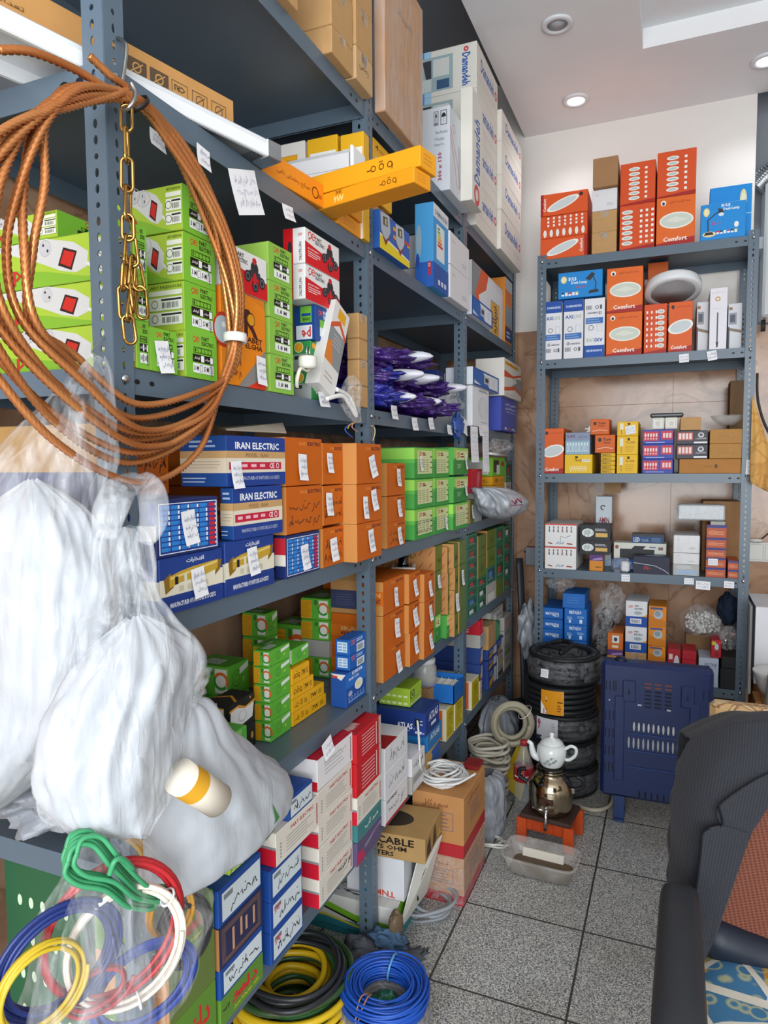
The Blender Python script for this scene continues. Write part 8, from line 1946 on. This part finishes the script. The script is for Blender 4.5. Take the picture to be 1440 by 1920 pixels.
# ---------------------------------------------------------------- hanging at the near post: copper coil, hook, chain
CU, nt, b, N, Lk = nodemat('copper_strand'); b.inputs['Metallic'].default_value = .55; b.inputs['Roughness'].default_value = .25
tc = N('ShaderNodeTexCoord'); n = N('ShaderNodeTexNoise'); n.inputs['Scale'].default_value = 9; mx = N('ShaderNodeMix'); mx.data_type = 'RGBA'; mx.inputs[6].default_value = (*lin('#c06a34'), 1); mx.inputs[7].default_value = (*lin('#e8a468'), 1); Lk(tc.outputs['Object'], n.inputs['Vector']); Lk(n.outputs['Fac'], mx.inputs[0]); Lk(mx.outputs[2], b.inputs['Base Color'])
LP = [[(0.866,2.067),(0.975,2.048),(1.073,1.966),(1.129,1.849),(1.133,1.745),(1.106,1.676),(1.014,1.633),(0.854,1.597),(0.747,1.661),(0.677,1.694),(0.673,1.783),(0.689,1.87),(0.705,1.958),(0.761,2.034)],[(0.867,2.066),(0.973,2.045),(1.07,1.963),(1.126,1.848),(1.131,1.744),(1.103,1.674),(1.013,1.612),(0.853,1.576),(0.739,1.639),(0.662,1.691),(0.655,1.778),(0.671,1.863),(0.697,1.953),(0.758,2.029)],[(0.868,2.065),(0.971,2.042),(1.067,1.961),(1.123,1.847),(1.129,1.744),(1.101,1.672),(1.013,1.591),(0.852,1.556),(0.733,1.619),(0.652,1.689),(0.642,1.774),(0.658,1.859),(0.691,1.95),(0.756,2.024)],[(0.868,2.065),(0.969,2.04),(1.065,1.959),(1.12,1.846),(1.127,1.744),(1.098,1.67),(1.013,1.587),(0.852,1.551),(0.721,1.612),(0.631,1.685),(0.617,1.767),(0.622,1.846),(0.678,1.944),(0.752,2.018)],[(0.869,2.064),(0.967,2.037),(1.062,1.956),(1.117,1.846),(1.125,1.743),(1.095,1.668),(1.012,1.577),(0.852,1.541),(0.717,1.601),(0.622,1.684),(0.606,1.764),(0.612,1.842),(0.673,1.941),(0.751,2.013)],[(0.87,2.063),(0.965,2.034),(1.06,1.954),(1.114,1.845),(1.123,1.743),(1.092,1.666),(1.012,1.566),(0.851,1.53),(0.71,1.589),(0.611,1.681),(0.593,1.761),(0.6,1.838),(0.666,1.937),(0.748,2.008)],[(0.87,2.062),(0.963,2.031),(1.057,1.951),(1.111,1.844),(1.121,1.743),(1.09,1.664),(1.012,1.578),(0.851,1.52),(0.702,1.578),(0.596,1.679),(0.576,1.756),(0.584,1.833),(0.657,1.932),(0.745,2.003)],[(0.871,2.061),(0.961,2.029),(1.054,1.949),(1.108,1.844),(1.119,1.742),(1.087,1.662),(1.012,1.561),(0.85,1.504),(0.695,1.563),(0.586,1.677),(0.564,1.752),(0.574,1.829),(0.65,1.929),(0.743,1.998)],[(0.872,2.061),(0.959,2.026),(1.052,1.947),(1.105,1.843),(1.117,1.742),(1.084,1.66),(1.01,1.526),(0.849,1.473),(0.681,1.535),(0.564,1.673),(0.537,1.745),(0.549,1.82),(0.636,1.922),(0.738,1.992)]]
pts = []
for k, lp in enumerate(LP):
    for i, (y, z) in enumerate(lp): pts.append(Vector((-.784 + .013 * sin(i * 1.3 + k * 2.1) * (.5 if i in (0, 1, 4, 5) else 1) + .004 * (k % 3 - 1), y, z)))
pts = [Vector(p) for p in ((-0.800, 0.651, 2.027), (-0.790, 0.691, 2.043), (-0.785, 0.756, 2.053), (-0.782, 0.812, 2.054))] + pts + [Vector(p) for p in ((-0.782, 0.851, 2.068), (-0.785, 0.822, 2.078), (-0.790, 0.789, 2.089))]
cc = MB(); cc.tube(spline(pts, 34), .0047, CU, 14, twist=95.0, lobes=7); co = cc.build('copper_coil'); tag(co, 'big coil of twisted bare copper cable hanging on the near post', 'cable coil')
def wrapband(c, d, r, wd, m, name):
    c = Vector(c); d = Vector(d).normalized(); s = d.orthogonal().normalized(); t = d.cross(s); mb = MB(); V = []; F = []; n = 18
    for k in range(n): a = 2 * pi * k / n; q = c + s * (cos(a) * r) + t * (sin(a) * r); V += [q - d * wd / 2, q + d * wd / 2]; F.append((2 * k, 2 * ((k + 1) % n), 2 * ((k + 1) % n) + 1, 2 * k + 1))
    mb.add(V, F, m, True); return mb.build(name, co, solid=.001)
wrapband((-0.784, 1.125, 1.743), (0, .05, 1), .0215, .017, M('#e4e2dc', 'paper'), 'tape_band'); wrapband((-0.784, 0.878, 2.062), (0, .8, -.6), .0195, .007, M('#26201e', 'rubber'), 'cable_tie')
hk = empty('s_hook', (0, 0, 0)); tag(hk, 'bent grey wire hook in the near post holding the copper coil', 'hook')
mb = MB(); mb.tube(spline([(-0.830, 0.881, 2.168), (-0.815, 0.875, 2.166), (-0.800, 0.872, 2.154), (-0.795, 0.869, 2.140), (-0.795, 0.864, 2.113), (-0.795, 0.857, 2.082), (-0.800, 0.861, 2.058), (-0.765, 0.832, 2.030), (-0.752, 0.833, 2.038), (-0.755, 0.841, 2.057), (-0.760, 0.839, 2.070)], 8), .0032, M('#a9acaa', 'metal'), 10); mb.build('wire', hk)
chn = empty('link_chain', (0, 0, 0)); tag(chn, 'brass-coloured link chain hanging in bunched loops from the wire hook', 'chain')
BR = M('#b08a4a', 'chrome')
def link(p0, p1, turn):
    p0 = Vector(p0); p1 = Vector(p1); d = p1 - p0; L_ = d.length; d.normalize(); s = Vector((cos(turn), sin(turn), 0)); s = (s - d * s.dot(d)).normalized(); w = .0085; P = []
    for k in range(20):
        a = 2 * pi * k / 20; P.append(p0 + d * (L_ / 2 + (L_ / 2 - w) * (1 if sin(a) >= 0 else -1) * 1.0 + w * sin(a)) + s * (w * cos(a)))
    mb = MB(); mb.tube(P, .0027, BR, 8, True); return mb.build('link', chn)
LN = [((-0.781, 0.85, 2.048), (-0.781, 0.849, 2.008), 0.5), ((-0.775, 0.841, 2.01), (-0.772, 0.838, 1.956), 2.05), ((-0.769, 0.835, 1.962), (-0.778, 0.843, 1.916), 0.9), ((-0.778, 0.845, 1.925), (-0.769, 0.832, 1.87), 1.85), ((-0.772, 0.836, 1.88), (-0.775, 0.839, 1.842), 0.7), ((-0.781, 0.841, 1.852), (-0.781, 0.835, 1.803), 2.25), ((-0.775, 0.842, 1.85), (-0.772, 0.845, 1.805), 0.5), ((-0.769, 0.823, 1.806), (-0.778, 0.828, 1.765), 2.05), ((-0.778, 0.854, 1.816), (-0.769, 0.854, 1.77), 0.9), ((-0.772, 0.845, 1.821), (-0.775, 0.842, 1.772), 1.85), ((-0.781, 0.832, 1.774), (-0.781, 0.835, 1.723), 0.7), ((-0.775, 0.839, 1.779), (-0.772, 0.842, 1.736), 2.25), ((-0.769, 0.854, 1.777), (-0.778, 0.869, 1.731), 0.5), ((-0.778, 0.847, 1.774), (-0.769, 0.826, 1.719), 2.05), ((-0.772, 0.829, 1.728), (-0.775, 0.838, 1.687), 0.9), ((-0.781, 0.854, 1.808), (-0.781, 0.857, 1.76), 1.85)]
for i, (a, b_, tn) in enumerate(LN): link(a, b_, tn)
# ---------------------------------------------------------------- hanging bags at the near post
r1 = [(z, x, .775 + .02 * min(1, i / 3) - .055 * min(1, i / 4), rx, min(.012 + .02 * i, .085)) for i, (z, x, rx) in enumerate([(1.659, -0.779, 0.003), (1.635, -0.783, 0.014), (1.589, -0.806, 0.043), (1.535, -0.835, 0.077), (1.479, -0.859, 0.105), (1.430, -0.879, 0.130), (1.355, -0.900, 0.145), (1.270, -0.913, 0.151), (1.157, -0.932, 0.147), (1.047, -0.971, 0.110), (0.966, -1.022, 0.057), (0.947, -1.041, 0.032)])]
b1, S1 = sack('plastic_bag', r1, CLEAR, None, 9, .07, 3, 96, 70); tag(b1, 'tall clear plastic bag of white goods hanging left of the near post', 'bag')
mb = MB(); S1b = sackfn([(r1[4][0], r1[5][1], r1[5][2], .01, .01)] + [(r[0], r[1], r[2], r[3] * (.94 if i else .7), r[4] * (.9 if i else .7)) for i, r in enumerate(r1[5:])], 6, .07, 3); mb.grid(lambda u, v: S1b(u, v), 80, 50, WHITEBAG, True, True); mb.build('white_contents', b1)
mb = MB(); mb.tube(spline([(r1[0][1], r1[0][2], r1[0][0]), (-.826, .81, 1.675), (-.836, .842, 1.70), (-.84, .852, 1.71)], 6), .0012, M('#d9d9dc', 'metal'), 6); mb.build('wire_tie', b1)
r2 = [(z, -.735 + .0 * i, y, min(.02 + .012 * i, .075), ry) for i, (z, y, ry) in enumerate([(1.411, 0.766, 0.035), (1.395, 0.767, 0.042), (1.357, 0.761, 0.042), (1.320, 0.753, 0.039), (1.278, 0.765, 0.062), (1.234, 0.783, 0.098), (1.195, 0.782, 0.120), (1.145, 0.759, 0.127), (1.096, 0.742, 0.126), (1.050, 0.739, 0.117), (1.015, 0.729, 0.086), (0.998, 0.716, 0.042), (0.988, 0.714, 0.017)])]
b2, S2 = sack('plastic_bag', r2, HAZE, None, 8, .08, 5, 96, 70); tag(b2, 'knotted clear carrier bag of white film hooked on the near post', 'bag')
mb = MB(); S2b = sackfn([(r2[4][0], r2[5][1], r2[5][2], .01, .01)] + [(r[0], r[1], r[2], r[3] * (.93 if i else .75), r[4] * (.93 if i else .75)) for i, r in enumerate(r2[5:])], 8, .08, 8); mb.grid(lambda u, v: S2b(u, v), 80, 46, WHITEBAG, True, True); mb.build('white_contents', b2)
for s, pp in ((0, ((-0.735, 0.733, 1.398), (-0.730, 0.737, 1.435), (-0.745, 0.777, 1.468), (-0.790, 0.864, 1.483))), (1, ((-0.790, 0.864, 1.483), (-0.745, 0.839, 1.457), (-0.730, 0.825, 1.417), (-0.735, 0.806, 1.383)))):
    mb = MB(); P = spline(pp, 10); mb.tube(P, [.010 + .014 * sin(pi * i / (len(P) - 1)) ** .5 for i in range(len(P))], HAZE, 14, flat=.35); mb.build('handle', b2)
crumple('bag_lip', (-0.715, 0.866, 1.150), (.025, .045, .035), CLEARC, b2, 3, .7, 50, 32)
r3 = [(z, -.728, y, rx, ry) for (z, y, ry), rx in zip([(1.120, 0.883, 0.011), (1.100, 0.896, 0.050), (1.036, 0.898, 0.094), (0.954, 0.941, 0.151), (0.878, 0.979, 0.200), (0.831, 0.975, 0.195), (0.827, 0.936, 0.130)], (.01, .03, .055, .07, .075, .07, .03))]
b3, S3 = sack('plastic_bag', r3, WHITEBAG, None, 5, .05, 7, 96, 60); tag(b3, 'white plastic bag with a green printed mark on the second-shelf edge', 'bag')
mb = MB()
def s3pt(px, pz): return S3(px, pz, .0025)
for P in ([(.040, .86), (.052, .86), (.052, .74), (.047, .64), (.042, .74)], [(.030, .84), (.062, .84), (.060, .93), (.033, .93)]): mb.add([s3pt(u, 1.46 - v * .9 if False else v) for u, v in P], [list(range(len(P)))], M('#3f7d3a', 'ink'))
mb.build('printed_mark', b3)
rp = MB(); a_ = Vector((-0.655, 0.777, 1.050)); b_ = Vector((-0.640, 0.846, 0.984)); d_ = b_ - a_
for rr, m_ in ((.026, '#ddd4c4'), (.0262, '#d9a02c')): rp.tube([a_ + d_ * (t if rr < .0262 else .12 + .3 * t) for t in (0, .5, 1)], rr, M(m_, 'paper'), 24, caps=rr < .0262)
tag(rp.build('paper_roll'), 'rolled paper with a yellow band on the white bag', 'paper roll')
tag(crumple('white_bag', (-1.02, .93, .915), (.11, .14, .06), GREYBAG, None, 25, .4, 60, 40), 'greyish crumpled bag lying on the second shelf at the rack end', 'bag')
# the clear bag of wire hanks
r4 = [(z, -.72, y, rx, ry) for (z, y, ry), rx in zip([(0.994, 0.714, 0.010), (0.977, 0.699, 0.042), (0.932, 0.696, 0.080), (0.875, 0.712, 0.120), (0.820, 0.724, 0.154), (0.787, 0.725, 0.170), (0.751, 0.718, 0.162), (0.712, 0.716, 0.140), (0.676, 0.701, 0.092)], (.012, .03, .05, .065, .08, .085, .085, .08, .05))]
b4, S4 = sack('plastic_bag', r4, CLEAR, None, 10, .07, 11, 96, 64); tag(b4, 'clear plastic bag full of coloured wire coils at lower left', 'bag')
def hank(label, px, R, r, turns, col, tilt, sq=1.0, seed=1, X=-.72, spread=.004, rise=.012, tail=None, ties=0):
    return coil('wire_coil', label, 'wire coil', px, R, r, turns, col, 'cable', spread, rise, seed, (sin(tilt), cos(tilt), 0), (0, 0, 1), sq, tail, ties, '#e4e4e6', 8, 'wire coils in the clear bag', 40)
hank('cream white wire coil in the clear bag, facing the door', (-0.685, 0.694, 0.841), .074, .0032, 7, '#e8dfd0', .62, 1.1, 1, spread=.006, rise=.014, ties=3)
hank('red wire coil behind the cream white one', (-0.695, 0.685, 0.866), .088, .0036, 6, '#b8242c', .55, 1.05, 2, spread=.006)
hank('blue wire coil low in the clear bag', (-0.700, 0.740, 0.749), .07, .0034, 7, '#1f3f9a', .5, .8, 3, spread=.008)
hank('dark blue wire coil at the left of the clear bag', (-0.720, 0.614, 0.868), .072, .0034, 7, '#1d3070', .35, .9, 4, spread=.01)
hank('yellow wire coil at the bottom left of the clear bag', (-0.715, 0.581, 0.857), .05, .003, 4, '#c9ac2c', .3, 1.0, 5, spread=.006)
hank('amber wire coil bent at the right of the clear bag', (-0.710, 0.812, 0.811), .034, .0034, 4, '#d79a1e', .5, 1.2, 6, spread=.004)
hank('black wire coil at the right of the clear bag', (-0.700, 0.832, 0.766), .042, .0045, 5, '#2a2c30', .5, 1.3, 7, spread=.008)
hank('red wire ends looped low inside the clear bag', (-0.700, 0.654, 0.804), .04, .003, 3, '#a8222a', .5, .7, 8, spread=.006)
gh = MB(); Rg = random.Random(6)
for k in range(6):
    o = Rg.uniform(-.008, .008); gh.tube(spline([Vector(p) + Vector((.004 * k - .01, o, o * .6)) for p in ((-0.700, 0.618, 1.003), (-0.700, 0.629, 1.021), (-0.690, 0.650, 1.015), (-0.675, 0.665, 0.982), (-0.670, 0.706, 0.922), (-0.670, 0.739, 0.894), (-0.670, 0.731, 0.884), (-0.670, 0.686, 0.916), (-0.675, 0.655, 0.955), (-0.690, 0.626, 0.976), (-0.700, 0.615, 0.994), (-0.700, 0.620, 1.008))], 8), .0034, M('#3f9a68', 'cable'), 8)
gh.tube(spline([(-0.665, 0.650, 0.971), (-0.660, 0.655, 0.988), (-0.658, 0.668, 0.983), (-0.662, 0.689, 0.957)], 6), .0036, M('#3f9a68', 'cable'), 8); gh.tube(spline([(-0.668, 0.706, 0.921), (-0.665, 0.742, 0.901), (-0.660, 0.770, 0.884)], 6), .0034, M('#3f9a68', 'cable'), 8)
tag(gh.build('wire_coil'), 'long green wire hank tied at the neck of the clear bag', 'wire coil', 'wire coils in the clear bag')
yh = MB()
for k, col in enumerate(('#d8a41e', '#d8a41e', '#d8a41e', '#3a5f9a', '#d8c84a')): yh.tube(spline([Vector(p) + Vector((0, .004 * k, .003 * k)) for p in ((-0.750, 0.739, 0.964), (-0.745, 0.761, 0.946), (-0.740, 0.785, 0.914), (-0.740, 0.790, 0.888))], 8), .0032, M(col, 'cable'), 7)
tag(yh.build('wire_coil'), 'amber and blue wires bent behind the neck of the clear bag', 'wire coil', 'wire coils in the clear bag')
# ---------------------------------------------------------------- price slips on the shelf lips
SL = [(0, -0.816, 0.959, 2.06, 0.037, 0.03, 8.0), (0, -0.816, 1.083, 2.086, 0.038, 0.04, 6.0), (0, -0.816, 1.205, 2.093, 0.098, 0.086, -18.0), (0, -0.816, 1.383, 2.082, 0.047, 0.033, -6.0), (0, -0.816, 1.543, 1.681, 0.051, 0.037, -2.0), (0, -0.816, 2.014, 1.683, 0.049, 0.043, 0.0), (0, -0.816, 2.198, 1.656, 0.052, 0.043, -2.0), (0, -0.816, 2.366, 1.666, 0.053, 0.042, -3.0), (0, -0.816, 2.586, 1.65, 0.055, 0.037, 2.0), (0, -0.816, 2.678, 1.657, 0.059, 0.038, 10.0), (0, -0.816, 2.8, 1.687, 0.079, 0.066, 14.0), (0, -0.797, 2.881, 1.658, 0.117, 0.153, 0.0), (0, -0.797, 2.993, 1.668, 0.071, 0.047, 0.0), (0, -0.797, 3.075, 1.672, 0.112, 0.21, 2.0), (0, -0.797, 1.5, 0.807, 0.051, 0.046, -14.0), (1, 0.025, 3.497, 1.997, 0.041, 0.039, -3.0), (1, 0.14, 3.497, 2.003, 0.039, 0.043, -8.0), (1, 0.321, 3.497, 1.509, 0.051, 0.067, 4.0), (1, -0.211, 3.497, 0.96, 0.039, 0.034, -2.0), (1, 0.07, 3.497, 0.958, 0.041, 0.028, 0.0), (1, 0.131, 3.497, 0.947, 0.061, 0.038, 2.0), (1, 0.239, 3.497, 0.953, 0.042, 0.03, 2.0)]
for (rk, x, y, z, w, h, t) in SL:
    note_mesh(w, h, int(abs(y * 991 + z * 577)) + int(w * 900), (RACK, RACK2)[rk], (x, y, z), (0, radians(t), radians(90) if rk == 0 else 0), 'price_note', max(2, int(h / .022)))
